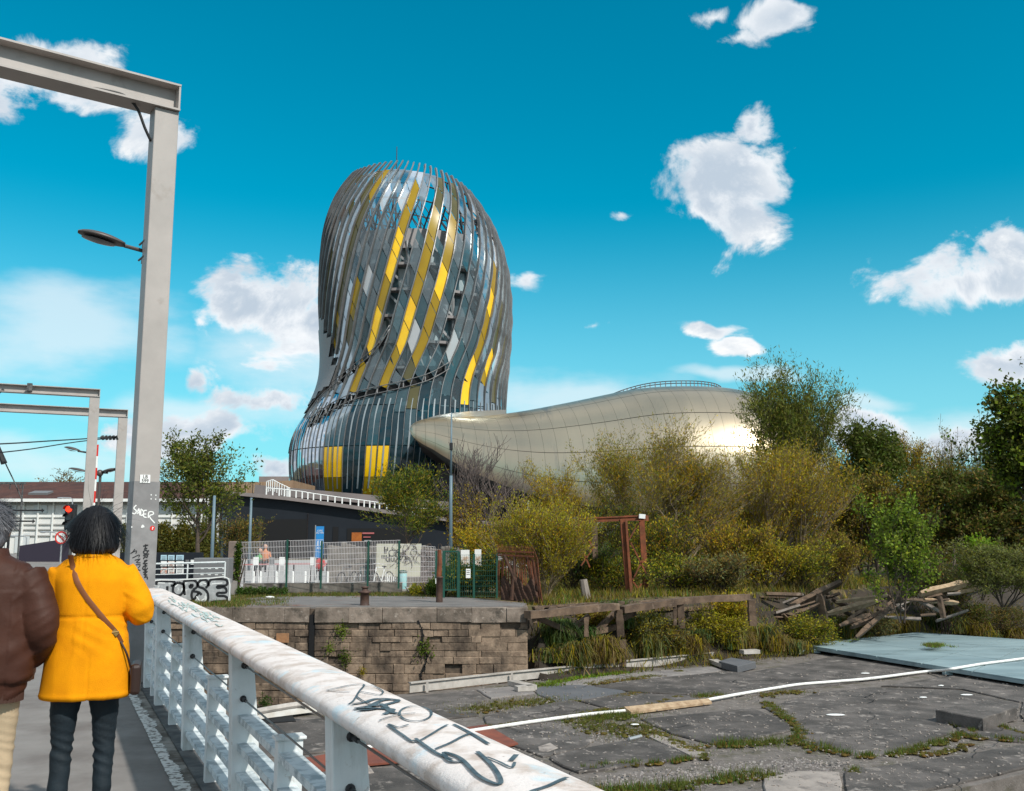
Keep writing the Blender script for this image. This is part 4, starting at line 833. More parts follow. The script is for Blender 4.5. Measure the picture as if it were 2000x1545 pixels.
    mb = MB(); a, b = G(1222, 1393, PZ), G(1385, 1374, PZ); d = (b - a); n = d.cross(Vector((0, 0, 1))).normalized()
    mb.add([a + n * .2 + Vector((0, 0, .05)), a - n * .05 + Vector((0, 0, .14)), b - n * .02 + Vector((0, 0, .12)), b + n * .1 + Vector((0, 0, .05)), a + n * .2, a - n * .05, b - n * .02, b + n * .1], [(0, 1, 2, 3), (0, 4, 5, 1), (1, 5, 6, 2), (2, 6, 7, 3), (3, 7, 4, 0)])
    mb.build('split_board', timber_pale, loc=a, label='split pale wooden board lying against the white hose', cat='board')
    mb = MB(); mb.tube([G(1228, 1444, PZ + .05), G(1252, 1438, PZ + .05)], .035, 7); mb.build('pipe_stub', greysteel, loc=G(1240, 1441, PZ), label='short grey pipe piece beside the mossy gravel patch', cat='pipe')
    # blue deck
    t = thing('blue_deck', 'raised blue grey steel deck at the right end of the platform', 'deck', G(1790, 1240, PZ))
    h = .22; c = [G(x, y, PZ + h) for x, y in ((1563, 1258), (1790, 1235), (2230, 1264), (2290, 1373))]
    # plates of the deck, seams kept open
    def bil(u, v): return (c[0].lerp(c[1], v)).lerp(c[3].lerp(c[2], v), u)
    nu, nv = 7, 3
    for i in range(nu):
        for j in range(nv):
            e = .002; q = [bil((i + a) / nu + (e if a == 0 else -e) * (1), (j + b) / nv + (e if b == 0 else -e)) for a, b in ((0, 0), (1, 0), (1, 1), (0, 1))]
            mb = MB(); mb.prism([(p.x, p.y) for p in q], PZ + h - .03, PZ + h); mb.build('plate', bluedeck, t)
    for u0, u1, v in ((0, 1, 0.005), (0, 1, .995)):
        mb = MB(); a, b = bil(u0, v), bil(u1, v); dz = Vector((0, 0, -.08)); mb.beam(a + dz, b + dz, .08, .09); mb.build('edge_beam', bluedeck, t)
    mb = MB(); mb.beam(bil(0.004, 0) + Vector((0, 0, -.08)), bil(.004, 1) + Vector((0, 0, -.08)), .08, .09); mb.build('edge_beam', bluedeck, t)
    for u, v in ((.003, .01), (.06, .01), (.003, .5), (.003, .99), (.5, .99), (1, .01), (.5, .01), (.35, .5), (.7, .5)):
        p = bil(u, v); mb = MB(); mb.box((p.x, p.y, PZ + .06), (.22, .22, .13)); mb.build('support', bluedeck, t)
    mb = MB(); mb.beam(G(1560, 1277, PZ + .04), G(1572, 1268, PZ + .2), .3, .04); mb.build('ramp_flap', bluedeck, t)
mat('slab_mid', (.25, .225, .21), .93, col2=(.17, .155, .15), sc=1.2, bump=.6, bsc=18, rnd=.08, dirt=(.33, .30, .28), dsc=3); mat('slab_dark', (.085, .09, .1), .9, col2=(.12, .12, .125), sc=1, bump=.5, bsc=25, rnd=.06)
mat('gravel_m', (.20, .18, .17), .95, island=.6); mat('white_dirty', (.78, .77, .74), .6, col2=(.6, .56, .5), sc=3)
platform()
# ------------------------------------------------------------------ background buildings
def warehouse():
    Y = 112.0
    def X(px): return P(px, 1000, Y).x
    def Zz(py): return P(150, py, Y).z
    xl, xr = X(-260), X(442)
    t = thing('warehouse', 'long white warehouse with a brown tiled roof at the far end of the bridge', 'building', ((xl + xr) / 2, Y, GZ))
    ze, zr = Zz(976), Zz(951)
    mb = MB(); mb.box(((xl + xr) / 2, Y + 10.55, (GZ + ze) / 2), (xr - xl, 21, ze - GZ)); mb.build('wall', whitewall, t)
    mb = MB(); mb.add([(xl - .6, Y - .9, ze), (xr + .6, Y - .9, ze), (xr + .6, Y + 11, zr + 1.2), (xl - .6, Y + 11, zr + 1.2), (xl - .6, Y + 23, ze), (xr + .6, Y + 23, ze), (xl - .6, Y - .9, ze - .3), (xr + .6, Y - .9, ze - .3)], [(0, 1, 2, 3), (3, 2, 5, 4), (0, 3, 4), (1, 5, 2), (6, 7, 1, 0)])
    mb2 = MB(); 
    rf = mb.build('roof', rustroof, t)
    mb = MB(); mb.beam((xl - .5, Y - 1.0, ze - .1), (xr + .5, Y - 1.0, ze - .1), .3, .35); mb.build('gutter', whitem, rf)
    mb = MB(); p = P(58, 968, Y); mb.box((p.x, Y + 2.6, ze + .9), (2.2, 1.6, .25), R=Matrix.Rotation(rad(12), 3, 'X')); mb.build('skylight', MATS['cab_grey'], rf)
    for px in list(range(-40, 441, 29)):
        mb = MB(); mb.box((X(px), Y - .10, (GZ + ze) / 2), (.16, .22, ze - GZ - .5)); mb.build('pilaster', whitem, t)
    for py, w in ((985, .18), (1008, .3), (1024, .12), (1034, .12), (1046, .12)):
        mb = MB(); mb.beam((xl, Y - .06, Zz(py)), (xr, Y - .06, Zz(py)), .1, w); mb.build('band', MATS['band_grey'] if w < .2 else whitem, t)  # thin bands are mid grey, the thick one white
    for px0, px1, py0, py1 in ((34, 62, 1042, 1080), (66, 92, 985, 1003), (120, 140, 985, 1003), (10, 32, 985, 1003), (330, 356, 985, 1003), (372, 398, 985, 1003), (300, 322, 985, 1003)):
        mb = MB(); mb.box(((X(px0) + X(px1)) / 2, Y - .045, (Zz(py0) + Zz(py1)) / 2), (X(px1) - X(px0), .08, Zz(py0) - Zz(py1))); f = mb.build('window', MATS['pale_window'], t)
        mb = MB(); mb.box(((X(px0) + X(px1)) / 2, Y - .10, (Zz(py0) + Zz(py1)) / 2), (.08, .05, Zz(py0) - Zz(py1))); mb.build('mullion', whitem, f)
    # aubergine hoarding
    Yh = 62; a, b, c = P(38, 1066, Yh), P(136, 1051, Yh), P(136, 1090, Yh); m = MB()
    vs = [(a.x, Yh, -.4), (b.x, Yh, -.4), (b.x, Yh, b.z), (a.x, Yh, a.z)]; m.add(vs + [(p[0], p[1] + .3, p[2]) for p in vs], [(0, 1, 2, 3), (5, 4, 7, 6), (3, 2, 6, 7), (1, 5, 6, 2), (4, 0, 3, 7)])
    m.build('hoarding', purpledark, loc=(a.x, Yh, -.4), label='dark aubergine hoarding with a sloping top left of the no left turn sign', cat='hoarding')
    # small street lamps far away
    for px, pt, Yp, lab in ((52, 1050, 70, 'thin grey street lamp in front of the aubergine hoarding'), (110, 1042, 75, 'thin grey street lamp close to the no left turn sign'),(142, 975, 80, 'tall thin pole against the white warehouse left of the traffic light')):
        p = P(px, pt, Yp); mb = MB(); mb.tube([(p.x, Yp, -.3), (p.x, Yp, p.z), (p.x - .2, Yp, p.z + .1), (p.x - .9, Yp, p.z + .12)], .05, 6); mb.sphere((p.x - 1.0, Yp, p.z + .1), (.3, .15, .07), 8, 5); mb.build('street_lamp', greysteel, loc=(p.x, Yp, -.3), label=lab, cat='street lamp')
    for py, x1 in ((997, 86), (1018, 68)):
        a, b = P(20, py, 58), P(x1, py, 58); mb = MB(); mb.tube([a, b], .05, 5); mb.tube([b + Vector((-.1, 0, .1)), b + Vector((-.1, 0, -.12))], .04, 5); mb.tube([Vector((a.x, 58, -.3)), a + Vector((0, 0, .3))], .06, 6)
        mb.build('line_bracket', blackm, loc=a, label='upper thin overhead line bracket before the warehouse' if py < 1000 else 'lower thin overhead line bracket before the warehouse', cat='bracket')
    a, b = P(0, 944, 60), P(50, 944, 60); mb = MB(); mb.beam(a, b, .1, .12); mb.tube([b.lerp(a, .1), b.lerp(a, .1) - Vector((0, 0, 6))], .05, 5)
    for k in (0, .4, .8): mb.tube([a.lerp(b, k), a.lerp(b, k) + Vector((0, 0, -.35))], .04, 5)
    mb.build('line_bracket', darksteel, loc=b, label='long dark overhead line crossbar above the warehouse roof', cat='bracket')
mat('pale_window', (.60, .62, .63), .3); mat('band_grey', (.42, .41, .40), .8)
warehouse()

def plinth():
    Y = 97.0
    prof = [(404, 952), (455, 966), (560, 976), (640, 986), (740, 1000), (880, 1018), (1040, 1031), (1130, 1040), (1215, 1052)]
    ps = [P(x, y, Y) for x, y in prof]
    t = thing('plinth_building', 'black concrete base building with a sloping ramp roof under the tower', 'building', (ps[0].x, Y, GZ))
    mb = MB(); n = len(ps); D = 26
    fr = [(p.x, Y, GZ - .2) for p in ps] + [(p.x, Y, p.z) for p in ps]; bk = [(p[0], Y + D, p[2]) for p in fr]
    mb.add(fr + bk, [(i, i + 1, n + i + 1, n + i) for i in range(n - 1)] + [(n + i, n + i + 1, 3 * n + i + 1, 3 * n + i) for i in range(n - 1)] + [(0, n, 3 * n, 2 * n), (n - 1, 3 * n - 1, 4 * n - 1, 2 * n - 1)][:1] + [(n - 1, 3 * n - 1, 4 * n - 1, 2 * n - 1)])
    mb.build('wall', blackclad, t)
    mb = MB()
    for i in range(1, n - 1): mb.beam(ps[i] + Vector((0, -.3, .12)), ps[i + 1] + Vector((0, -.3, .12)), .8, .35)
    mb.build('parapet', MATS['ramp_concrete'], t)
    def R_(px0, py0, px1, py1, m, nm, dy=.05, **k):
        a, b = P(px0, py1, Y), P(px1, py0, Y); mb = MB(); mb.box(((a.x + b.x) / 2, Y - dy / 2 - .02, (a.z + b.z) / 2), (b.x - a.x, dy, b.z - a.z)); return mb.build(nm, m, t)
    R_(508, 1014, 602, 1088, blackhole, 'doorway'); R_(649, 1029, 661, 1088, blackhole, 'doorway'); R_(677, 1032, 800, 1088, blackhole, 'doorway'); R_(505, 1018, 513, 1080, MATS['dark_bronze'], 'column', .4)
    R_(687, 1040, 707, 1058, orangewood, 'orange_panel', .12); R_(708, 1040, 731, 1043, pinkwood, 'sign_strip', .12); R_(710, 1048, 724, 1050, pinkwood, 'sign_strip', .12); R_(712, 1055, 726, 1057, greysteel, 'sign_strip', .12)
    R_(600, 1002, 602, 1060, MATS['dark_bronze'], 'wall_joint', .1)
    # left end: dark portal with light fins
    R_(410, 985, 420, 1088, blackhole, 'dark_fin', .3); R_(425, 1000, 429, 1060, whitem, 'white_fin', .6); R_(404, 965, 409, 1088, whitewall, 'white_fin', .5); R_(431, 998, 440, 1088, MATS['glassy_dark'], 'window', .1); R_(441, 1010, 443, 1066, greysteel, 'white_fin', .3)
    # ramp railing
    rl = thing('ramp_railing', 'white railing stepping down the ramp in front of the tower base', 'railing', P(520, 970, Y - .5))
    pts = [(520, 972), (545, 974), (566, 976), (590, 979), (612, 983), (640, 987), (668, 991), (700, 995), (722, 998), (741, 1001), (770, 1006), (805, 1010), (840, 1014)]
    q = [P(x, y, Y - .5) for x, y in pts]
    for a, b in zip(q, q[1:]):
        for dz in (.95,): mb = MB(); mb.tube([a + Vector((0, 0, dz)), b + Vector((0, 0, dz))], .05, 5); mb.build('rail', whitem, rl)
        for u in (0, .5):
            c = a.lerp(b, u); mb = MB(); mb.beam(c, c + Vector((0, 0, .95)), .12, .06); mb.build('post', whitem, rl)
    q = [P(x, y, Y + 3) for x, y in ((520, 962), (532, 958), (545, 965), (560, 972), (566, 975))]
    mb = MB()
    for a, b in zip(q, q[1:]):
        mb.tube([a + Vector((0, 0, 1.1)), b + Vector((0, 0, 1.1))], .05, 5)
        for u in (0, .33, .66): c = a.lerp(b, u); mb.beam(c, c + Vector((0, 0, 1.1)), .08, .06)
    mb.build('stair_rail', whitem, rl)
    # timber terrace on the roof, left of the tower
    t2 = thing('terrace_block', 'low tan terrace block on the ramp roof left of the tower base', 'building', P(500, 960, Y + 8))
    a, b = P(412, 958, Y + 8), P(572, 940, Y + 8); mb = MB(); mb.add([(a.x, Y + 8, a.z - 2), (b.x, Y + 8, a.z - 2.5), (b.x, Y + 8, b.z + .1), (P(470, 943, Y + 8).x, Y + 8, b.z - .2), (a.x, Y + 8, a.z + .2)] + [(a.x, Y + 20, a.z - 2), (b.x, Y + 20, a.z - 2.5), (b.x, Y + 20, b.z + .1), (P(470, 943, Y + 8).x, Y + 20, b.z - .2), (a.x, Y + 20, a.z + .2)], [(0, 1, 2, 3, 4), (2, 7, 8, 3), (3, 8, 9, 4), (1, 6, 7, 2), (0, 4, 9, 5)])
    mb.build('wall', terrace_m, t2)
    mb = MB(); c = P(535, 938, Y + 9); mb.box((c.x, Y + 9, c.z), (3.2, .3, .8)); mb.build('upper_rail', MATS['ramp_concrete'], t2)
    for px in range(440, 560, 14):
        c = P(px, 952, Y + 7.9); mb = MB(); mb.box((c.x, Y + 7.9, c.z), (.12, .1, 1.2)); mb.build('batten', timber_pale, t2)
    mb = MB(); c = P(610, 972, Y + 3); mb.box((c.x + 4, Y + 6, c.z), (20, 6, .9), R=Matrix.Rotation(rad(5), 3, 'Y')); mb.build('stepped_base', MATS['ramp_concrete'], t2)
    # glass pavilion glimpsed between the trees
    t3 = thing('glass_pavilion', 'sliver of greenish glazing behind the rusty trestle', 'building', P(1170, 1060, 70))
    for (x0, y0, x1, y1) in ((1118, 1018, 1150, 1034), (1150, 1020, 1180, 1040), (1180, 1022, 1212, 1046)):
        a, b = P(x0, y1, 70), P(x1, y0, 70); mb = MB(); mb.box(((a.x + b.x) / 2, 70, (a.z + b.z) / 2), (b.x - a.x - .08, .1, b.z - a.z)); f = mb.build('window', MATS['pale_green_glass'], t3)
    mb = MB(); mb.box((P(1165, 1010, 70.4).x, 70.4, P(1165, 1014, 70).z), (4.6, .5, .25)); mb.box((P(1165, 1050, 70.4).x, 70.5, .4), (4.6, .3, 2.4)); mb.build('frame', greysteel, t3)
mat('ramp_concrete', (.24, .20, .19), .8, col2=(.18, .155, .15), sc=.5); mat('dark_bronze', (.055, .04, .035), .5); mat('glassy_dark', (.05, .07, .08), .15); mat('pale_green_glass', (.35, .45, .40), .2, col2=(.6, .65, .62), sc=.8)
plinth()

# ------------------------------------------------------------------ the tower
LV = [(310, 722, 852), (330, 704, 872), (345, 690, 890), (360, 677, 905), (390, 656, 930), (430, 640, 957), (470, 631, 977), (530, 626, 994), (600, 625, 1000), (650, 627, 999), (700, 630, 996), (740, 628, 992), (760, 623, 990), (790, 611, 990), (815, 595, 990), (840, 578, 990), (870, 568, 990), (900, 565, 986), (940, 566, 975), (965, 572, 955), (985, 580, 930)]
_py = np.array([l[0] for l in LV], float); _xl = np.array([l[1] for l in LV]); _xr = np.array([l[2] for l in LV])
_f = np.arange(300, 996, 2.0)
def _sm(a, k=7):
    v = np.interp(_f, _py, a)
    for _ in range(2): v = np.convolve(np.pad(v, k, mode='reflect', reflect_type='odd'), np.ones(2 * k + 1) / (2 * k + 1), 'valid')
    return v
_XL, _XR = _sm(_xl), _sm(_xr)
TW = [(345, 46), (375, 39), (405, 33), (435, 27.5), (475, 21.5), (510, 17.5), (550, 13.5), (590, 9.8), (640, 5), (697, 0), (738, -5.5), (774, -8), (812, -7), (854, -4.5), (985, -3.5)]
TY = 130.0
def sec(py):
    xl, xr = np.interp(py, _f, _XL), np.interp(py, _f, _XR); a, b = P(xl, py, TY), P(xr, py, TY)
    return (a.x + b.x) / 2, (b.x - a.x) / 2 * .985, a.z
_tw = np.interp(_f, [q[0] for q in TW], [q[1] for q in TW]); _tw[_f < 345] = 46 + (345 - _f[_f < 345]) * .22
for _ in range(3): _tw = np.convolve(np.pad(_tw, 6, mode='reflect', reflect_type='odd'), np.ones(13) / 13, 'valid')
def twist(py): return np.interp(py, _f, _tw)
def rim(phi):                                    # level of the slanted crown, by bearing (degrees, 0 faces the bridge)
    p = ((phi + 180) % 360) - 180
    return np.interp(p, [-180, -130, -90, -60, -42, -27, 0, 30, 52, 68, 90, 130, 180], [370, 364, 356, 358, 359, 356, 352, 359, 371, 384, 406, 396, 370])
def surf(th, py, off=0.0, drop=0.0):
    """point on the skin: th = strip bearing at the reference level, py = level"""
    ph = th + twist(py); c, r, z = sec(py + drop); a = rad(ph)
    ry = r * .84
    return Vector((c + (r + off) * math.sin(a), TY - (ry + off) * math.cos(a), z)), ph
def strip_top(th):
    py = 345.
    for _ in range(12): py = .5 * py + .5 * rim(th + twist(py))
    return py
YEL = {-4: [(378, 742, 'y')], -5: [(300, 404, 'w')], -1: [(300, 402, 'o'), (402, 746, 'y'), (746, 775, 'o'), (855, 985, 'y')], 0: [(858, 985, 'y')], 1: [(300, 418, 'o'), (418, 712, 'y'), (712, 752, 'o')], -9: [(300, 690, 'b')], -7: [(540, 665, 'b')], -12: [(500, 650, 'o')], 7: [(530, 785, 'y')], 9: [(580, 700, 'o'), (690, 748, 'y')], 11: [(640, 790, 'o')], 3: [(300, 385, 'o')], -3: [(756, 776, 'y')], 2: [(740, 800, 'o')], -16: [(560, 680, 'o')], -10: [(300, 420, 'o')]}
YEL[-5].append((885, 960, 'y')); YEL[-4].append((885, 960, 'y'))
def inv(px, py):
    ph = 0.0; Y = TY - 18
    for _ in range(40):
        z = P(1000, py, Y).z; lo, hi = 300., 994.
        for _ in range(22):
            m = (lo + hi) / 2
            if P(1000, m, TY).z > z: lo = m
            else: hi = m
        c, r, _z = sec(lo); s_ = max(-1, min(1, (P(px, py, Y).x - c) / r)); ph = .5 * ph + .5 * math.asin(s_); Y = TY - r * .84 * math.cos(ph)
    return lo, ph
def lx(py):                                       # right limit of the plain metal flank, photo pixels
    return np.interp(py, [630, 640, 665, 715, 747, 780, 802, 835, 850], [600, 630, 647, 657, 650, 628, 610, 588, 560], left=0, right=0)
def tower():
    base = Vector((sec(600)[0], TY, sec(985)[2]))
    t = thing('twisted_tower', 'swirling glass and bronze tower bulging like a decanter with golden stripes', 'tower', base)
    r = random.Random(21)
    W_ = 6.0; K = 60
    gl = {'clear': MATS['glass_clear'], 'grey': MATS['glass_grey'], 'teal': MATS['glass_teal'], 'dteal': MATS['glass_dark_teal'], 'white': MATS['glass_white'], 'gold': MATS['gold'], 'ochre': MATS['ochre_panel'], 'olive': MATS['olive_panel'], 'metal': MATS['flank_metal'], 'bronze': MATS['bronze_panel']}
    names = list(gl); mats = [gl[n] for n in names]
    panels = []
    slashB = [(876, 714), (840, 735), (800, 748), (750, 760), (700, 772), (650, 795), (606, 826)]
    slashA = [(762, 640), (735, 682), (700, 712), (672, 735), (630, 770), (598, 812)]
    def near(px, py, l):
        b = 1e9
        for (x1, y1), (x2, y2) in zip(l, l[1:]):
            dx, dy = x2 - x1, y2 - y1; u = max(0, min(1, ((px - x1) * dx + (py - y1) * dy) / (dx * dx + dy * dy))); b = min(b, math.hypot(px - x1 - u * dx, py - y1 - u * dy))
        return b
    for k in range(-30, 30):
        th0 = k * W_; top = strip_top(th0 + 3) + (14 if True else 0); py = top
        rk = random.Random(100 + k); H = 44; py += 0
        first = True
        zone = {}
        for lv in range(600, 860, 2):
            p_, ph_ = surf(th0 + 3, lv); w_ = ((ph_ + 180) % 360) - 180; a_, b_ = proj(p_); zone[lv] = abs(w_) < 88 and (near(a_, b_, slashB) < 6.5 or near(a_, b_, slashA) < 4.5)
        while py < 970:
            while zone.get(int(py) // 2 * 2, False): py += 2
            h = H * rk.choice((.5, 1, 1, 1.25)) if not first else H * rk.uniform(.4, 1); first = False
            if py > 785: h = rk.choice((50, 95, 70))
            pw_ = ((th0 + 3 + twist(py) + 180) % 360) - 180
            if pw_ < -42 and 640 < py < 785: h = 13
            y2 = min(py + h, 975)
            if y2 > 950: y2 = 975
            if py > 785: y2 = [q_ for q_ in (812, 886, 942, 975) if q_ > py + 3][0]
            for lv in range(int(py) // 2 * 2 + 2, int(y2) // 2 * 2, 2):
                if zone.get(lv, False): y2 = lv; break
            if y2 - py < 3: py = y2 + 1; continue
            mid = (py + y2) / 2; phm = th0 + 3 + twist(mid); phw = ((phm + 180) % 360) - 180
            dr = 11 * (1 if mid < 740 else max(0, 1 - (mid - 740) / 60)) if py > top else 0
            dr2 = 11 * (1 if y2 < 740 else max(0, 1 - (y2 - 740) / 60)) if y2 < 975 else 0
            c, rr, z = sec(mid); ppx = 1000 + F_PX * (c + rr * math.sin(rad(phm))) / TY
            ppx = proj((c + rr * math.sin(rad(phm)), TY - rr * .84 * math.cos(rad(phm)), z))
            ppx, ppy = ppx
            front = abs(phw) < 95
            lvm = mid; mid = ppy if front else mid
            kind = None
            for a, b, cc in YEL.get(k, []):
                if a <= mid <= b: kind = {'y': 'gold' if rk.random() < .38 else 'ochre', 'o': 'olive', 'b': 'ochre' if rk.random() < .7 else 'olive', 'w': 'white'}[cc]
                if a <= mid <= b and mid > 850 and cc == 'y': kind = 'gold' if mid < 930 else 'ochre'
            skip = False
            if kind is None:
                q = rk.random()
                if mid > 835: kind = 'dteal'
                elif mid > 770: kind = 'dteal' if q < .35 else ('teal' if q < .75 else 'grey')
                elif mid < 455:
                    if phw > 12 and q < .55: skip = True
                    elif phw < -35 and phw > -100: kind = 'olive' if q < .2 else ('grey' if q < .8 else 'bronze')
                    else: kind = 'clear' if q < .86 else ('white' if q < .91 else 'grey')
                else: kind = 'clear' if q < .30 else ('grey' if q < .62 else ('teal' if q < .94 else 'white'))
                if 470 < mid < 690 and k == -3 and q < .8: skip = True
                if 480 < mid < 720 and k == 3 and q < .75: skip = True
                if 420 < mid < 460 and k in (-3, 0, 2): skip = True
                if not front and abs(phw) > 100 and mid < 470 and rk.random() < .88: skip = True
            if phw < 0 and abs(phw) > 40 and ppx < lx(ppy) and 630 < ppy < 850 or (phw < -88 and 640 < mid < 850): kind = 'metal'; skip = False
            if not skip: panels.append((k, py, y2, kind, abs(phw), dr, dr2))
            py = y2
    panels.sort(key=lambda p: p[4] + (25 if p[1] > 900 else 0))
    def panel(mb, k, y1, y2, dr, dr2, off=0.0):
        nu, nv = 2, max(2, int((y2 - y1) / 9)); rows = []; e = .35 if off == 0 else -.05; g = .9 if off == 0 else 0; dr, dr2 = (dr, dr2) if off == 0 else (0, 0)
        if y2 >= 974: g = 0
        for j in range(nv + 1):
            v = j / nv; row = []
            for i in range(nu + 1):
                u = i / nu; th = k * W_ + e + (W_ - 2 * e) * u; d = (dr * (1 - v) + dr2 * v) * (u - .5) * 2
                py = y1 + g + (y2 - y1 - 2 * g) * v + d
                row.append(surf(th, min(max(py, 305), 984), off)[0])
            rows.append(row)
        mb.grid(rows)
    for idx, (k, y1, y2, kind, aw, dr, dr2) in enumerate(panels[:290]):
        mb = MB(); panel(mb, k, y1, y2, dr, dr2, .4 if kind == 'metal' else 0); mb.build('glass_panel' if kind not in ('metal', 'bronze') else 'metal_panel', gl[kind], t, smooth=True)
    mb = MB()
    for (k, y1, y2, kind, aw, dr, dr2) in panels[290:]: mb.m = names.index(kind); panel(mb, k, y1, y2, dr, dr2, .4 if kind == 'metal' else 0)
    mb.build('rear_panels', mats, t, smooth=True, kind='stuff')
    # fins between the strips
    for k in range(-30, 30):
        th = k * W_; top = strip_top(th) - 7; L = [top + (975 - top) * j / 64 for j in range(65)]; runs = [[]]
        for py in L:
            p, ph = surf(th, py, 0); pw = ((ph + 180) % 360) - 180; q = proj(p)
            if (pw < -35 and q[0] < lx(q[1]) + 1 and 630 < q[1] < 850) or (pw < -90 and 640 < py < 850): runs.append([]); continue
            a = rad(ph); o = Vector((math.sin(a), -math.cos(a), 0)); s = Vector((math.cos(a), math.sin(a), 0))
            dep = np.interp(py, [300, 420, 600, 760, 800, 975], [.20, .26, .32, .28, .14, .07]); w = np.interp(py, [300, 420, 760, 800, 975], [.10, .065, .06, .035, .03])
            wob = .06 * math.sin(py * .55 + k) if pw > 10 and py < 740 else 0
            runs[-1].append((p, o, s, dep + wob, w))
        for rn in runs:
            if len(rn) < 2: continue
            mb = MB()
            rows = [[p - s * w - o * .15, p - s * w + o * d, p + s * w + o * d, p + s * w - o * .15] for p, o, s, d, w in rn]
            n0 = len(mb.v); mb.grid(rows, True); mb.f += [(n0, n0 + 3, n0 + 2, n0 + 1), tuple(range(len(mb.v) - 4, len(mb.v)))]; mb.mi += [0, 0]
            mb.build('fin', MATS['fin_bronze'], t)
    # pale ribbons mid-strip on the bulb: reflected streaks put in as colour
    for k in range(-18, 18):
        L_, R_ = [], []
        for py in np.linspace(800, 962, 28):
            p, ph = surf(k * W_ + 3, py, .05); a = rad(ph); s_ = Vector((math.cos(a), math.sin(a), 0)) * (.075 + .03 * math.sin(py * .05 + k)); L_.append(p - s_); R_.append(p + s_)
        mb = MB(); mb.grid([L_, R_]); mb.build('reflection_streak', MATS['streak_pale'], t)
    mb = MB()
    for k in range(-120, 0):
        for lv in range(630, 862, 4):
            q_ = [surf(k * 1.5 + a_, lv + b_, -.12) for a_, b_ in ((0, 0), (1.5, 0), (1.5, 4), (0, 4))]; pc = proj(q_[0][0]); w_ = ((q_[0][1] + 180) % 360) - 180
            if -130 < w_ < -20 and 636 < pc[1] < 850 and pc[0] < lx(pc[1]) + 9: mb.add([a_[0] for a_ in q_], [(0, 1, 2, 3)])
    mb.build('flank_lining', MATS['flank_metal'], t, smooth=True)
    # slashes: dark recess with metal edge tubes
    for nm, line, hw in (('slash_opening', slashB, 6.5), ('slash_opening', slashA, 4)):
        rows = []
        for v in (-1, 1):
            rows.append([])
            for p in smoothpts([(x, y, 0) for x, y in line], 4):
                lv_, a = inv(p.x, p.y + v * hw); c, rr, z = sec(lv_); rows[-1].append(Vector((c + (rr - .5) * math.sin(a), TY - (rr - .5) * .84 * math.cos(a), z)))
        mb = MB(); mb.grid(rows); mb.build('slash_opening', blackhole, t)
        c0 = Vector((sec(760)[0], TY, 0))
        for rw in rows:
            mb = MB(); mb.tube([p + (Vector((p.x, p.y, 0)) - c0).normalized() * .75 for p in rw], .06, 6); mb.build('slash_edge', MATS['fin_bronze'], t, smooth=True)
        mb = MB()
        for i in range(1, len(rows[0]) - 1, 4):
            o = (Vector((rows[0][i].x, rows[0][i].y, 0)) - c0).normalized() * .5; mb.beam(rows[0][i] + o, rows[1][i] + o, .14, .12)
        mb.build('slash_stud', MATS['fin_bronze'], t, kind='stuff')
    # the core: floors with glazing between
    floors = [507, 553, 600, 647, 694, 741]
    def ring(py, f, py_for=None):
        c, rr, z = sec(py); return [Vector((c + rr * f * math.sin(a), TY - rr * .84 * f * math.cos(a), z)) for a in np.linspace(0, 2 * math.pi, 49)[:-1]]
    mb = MB(); mb.grid([ring(py, .80) for py in range(984, 507, -12)], True); mb.build('core_glazing', MATS['core_glass'], t, smooth=True)
    mb = MB(); a = ring(505, .80); mb.add(a, [tuple(range(48))]); mb.build('core_roof', MATS['core_slab'], t)
    mb = MB(); mb.grid([ring(522, .86), ring(484, .84), ring(484, .80), ring(522, .80)], True); mb.build('core_parapet', MATS['core_slab'], t)
    for py in floors[1:]:
        mb = MB(); mb.grid([ring(py + 2.4, .80), ring(py + 2.4, .92), ring(py - 2.4, .92), ring(py - 2.4, .80)], True); mb.build('floor_slab', MATS['core_slab'], t)
    for i, f0 in enumerate(floors[:-1]):
        mb = MB(); a, b = ring(f0 + 2, .86), ring(floors[i + 1] - 2, .86)
        for j in range(0, 48, 2): mb.beam(a[j], b[(j + (2 if j % 4 else 0)) % 48], .28, .28)
        mb.build('column_ring', MATS['core_column'], t, kind='stuff')
        mb = MB(); a, b = ring(f0 + 6, .805), ring(floors[i + 1] - 6, .805); rr_ = random.Random(i)
        for j in range(48):
            if rr_.random() < .45: mb.add([a[j], a[(j + 1) % 48].lerp(a[j], .3), b[(j + 1) % 48].lerp(b[j], .3), b[j]], [(0, 1, 2, 3)])
        mb.build('blinds', MATS['blind_pale'], t, kind='stuff')
    # crown rings and struts
    for lv in (16, 42, 74):
        pts = []
        for q in range(73):
            th = -180 + q * 5; py = strip_top(th) + lv; pts.append(surf(th, py, -.5)[0])
        mb = MB(); mb.tube(pts, .11, 5, caps=False); mb.build('crown_ring', MATS['fin_dark'], t)
    mb = MB()
    for q in range(0, 60):
        th = -180 + q * 6; a = strip_top(th) + 16; mb.beam(surf(th, a, -.5)[0], surf(th + (9 if q % 2 else -9), 500, -2.2)[0], .16, .16)
    mb.build('crown_strut', MATS['fin_dark'], t, kind='stuff')
    mb = MB(); p = Vector((sec(330)[0] - 1, TY, P(765, 340, TY).z)); mb.tube([p - Vector((0, 0, 9)), p + Vector((0, 0, 4.0))], [.12, .05], 6); mb.build('antenna', MATS['fin_dark'], t)
    # dark foot under the bulb
    mb = MB(); mb.grid([ring(984, .985), ring(984, .93)] , True); g = ring(984, .93); mb.grid([g, [Vector((p.x, p.y, p.z - 2.5)) for p in g]], True); mb.build('tower_foot', MATS['dark_bronze'], t)
glass('glass_clear', (.76, .84, .87), .88, .10, gcol=(.5, .57, .6), body=(.30, .34, .36), bodyf=.0)
glass('glass_grey', (.45, .50, .53), .62, .14, gcol=(.5, .57, .6), body=(.22, .265, .285), bodyf=.08)
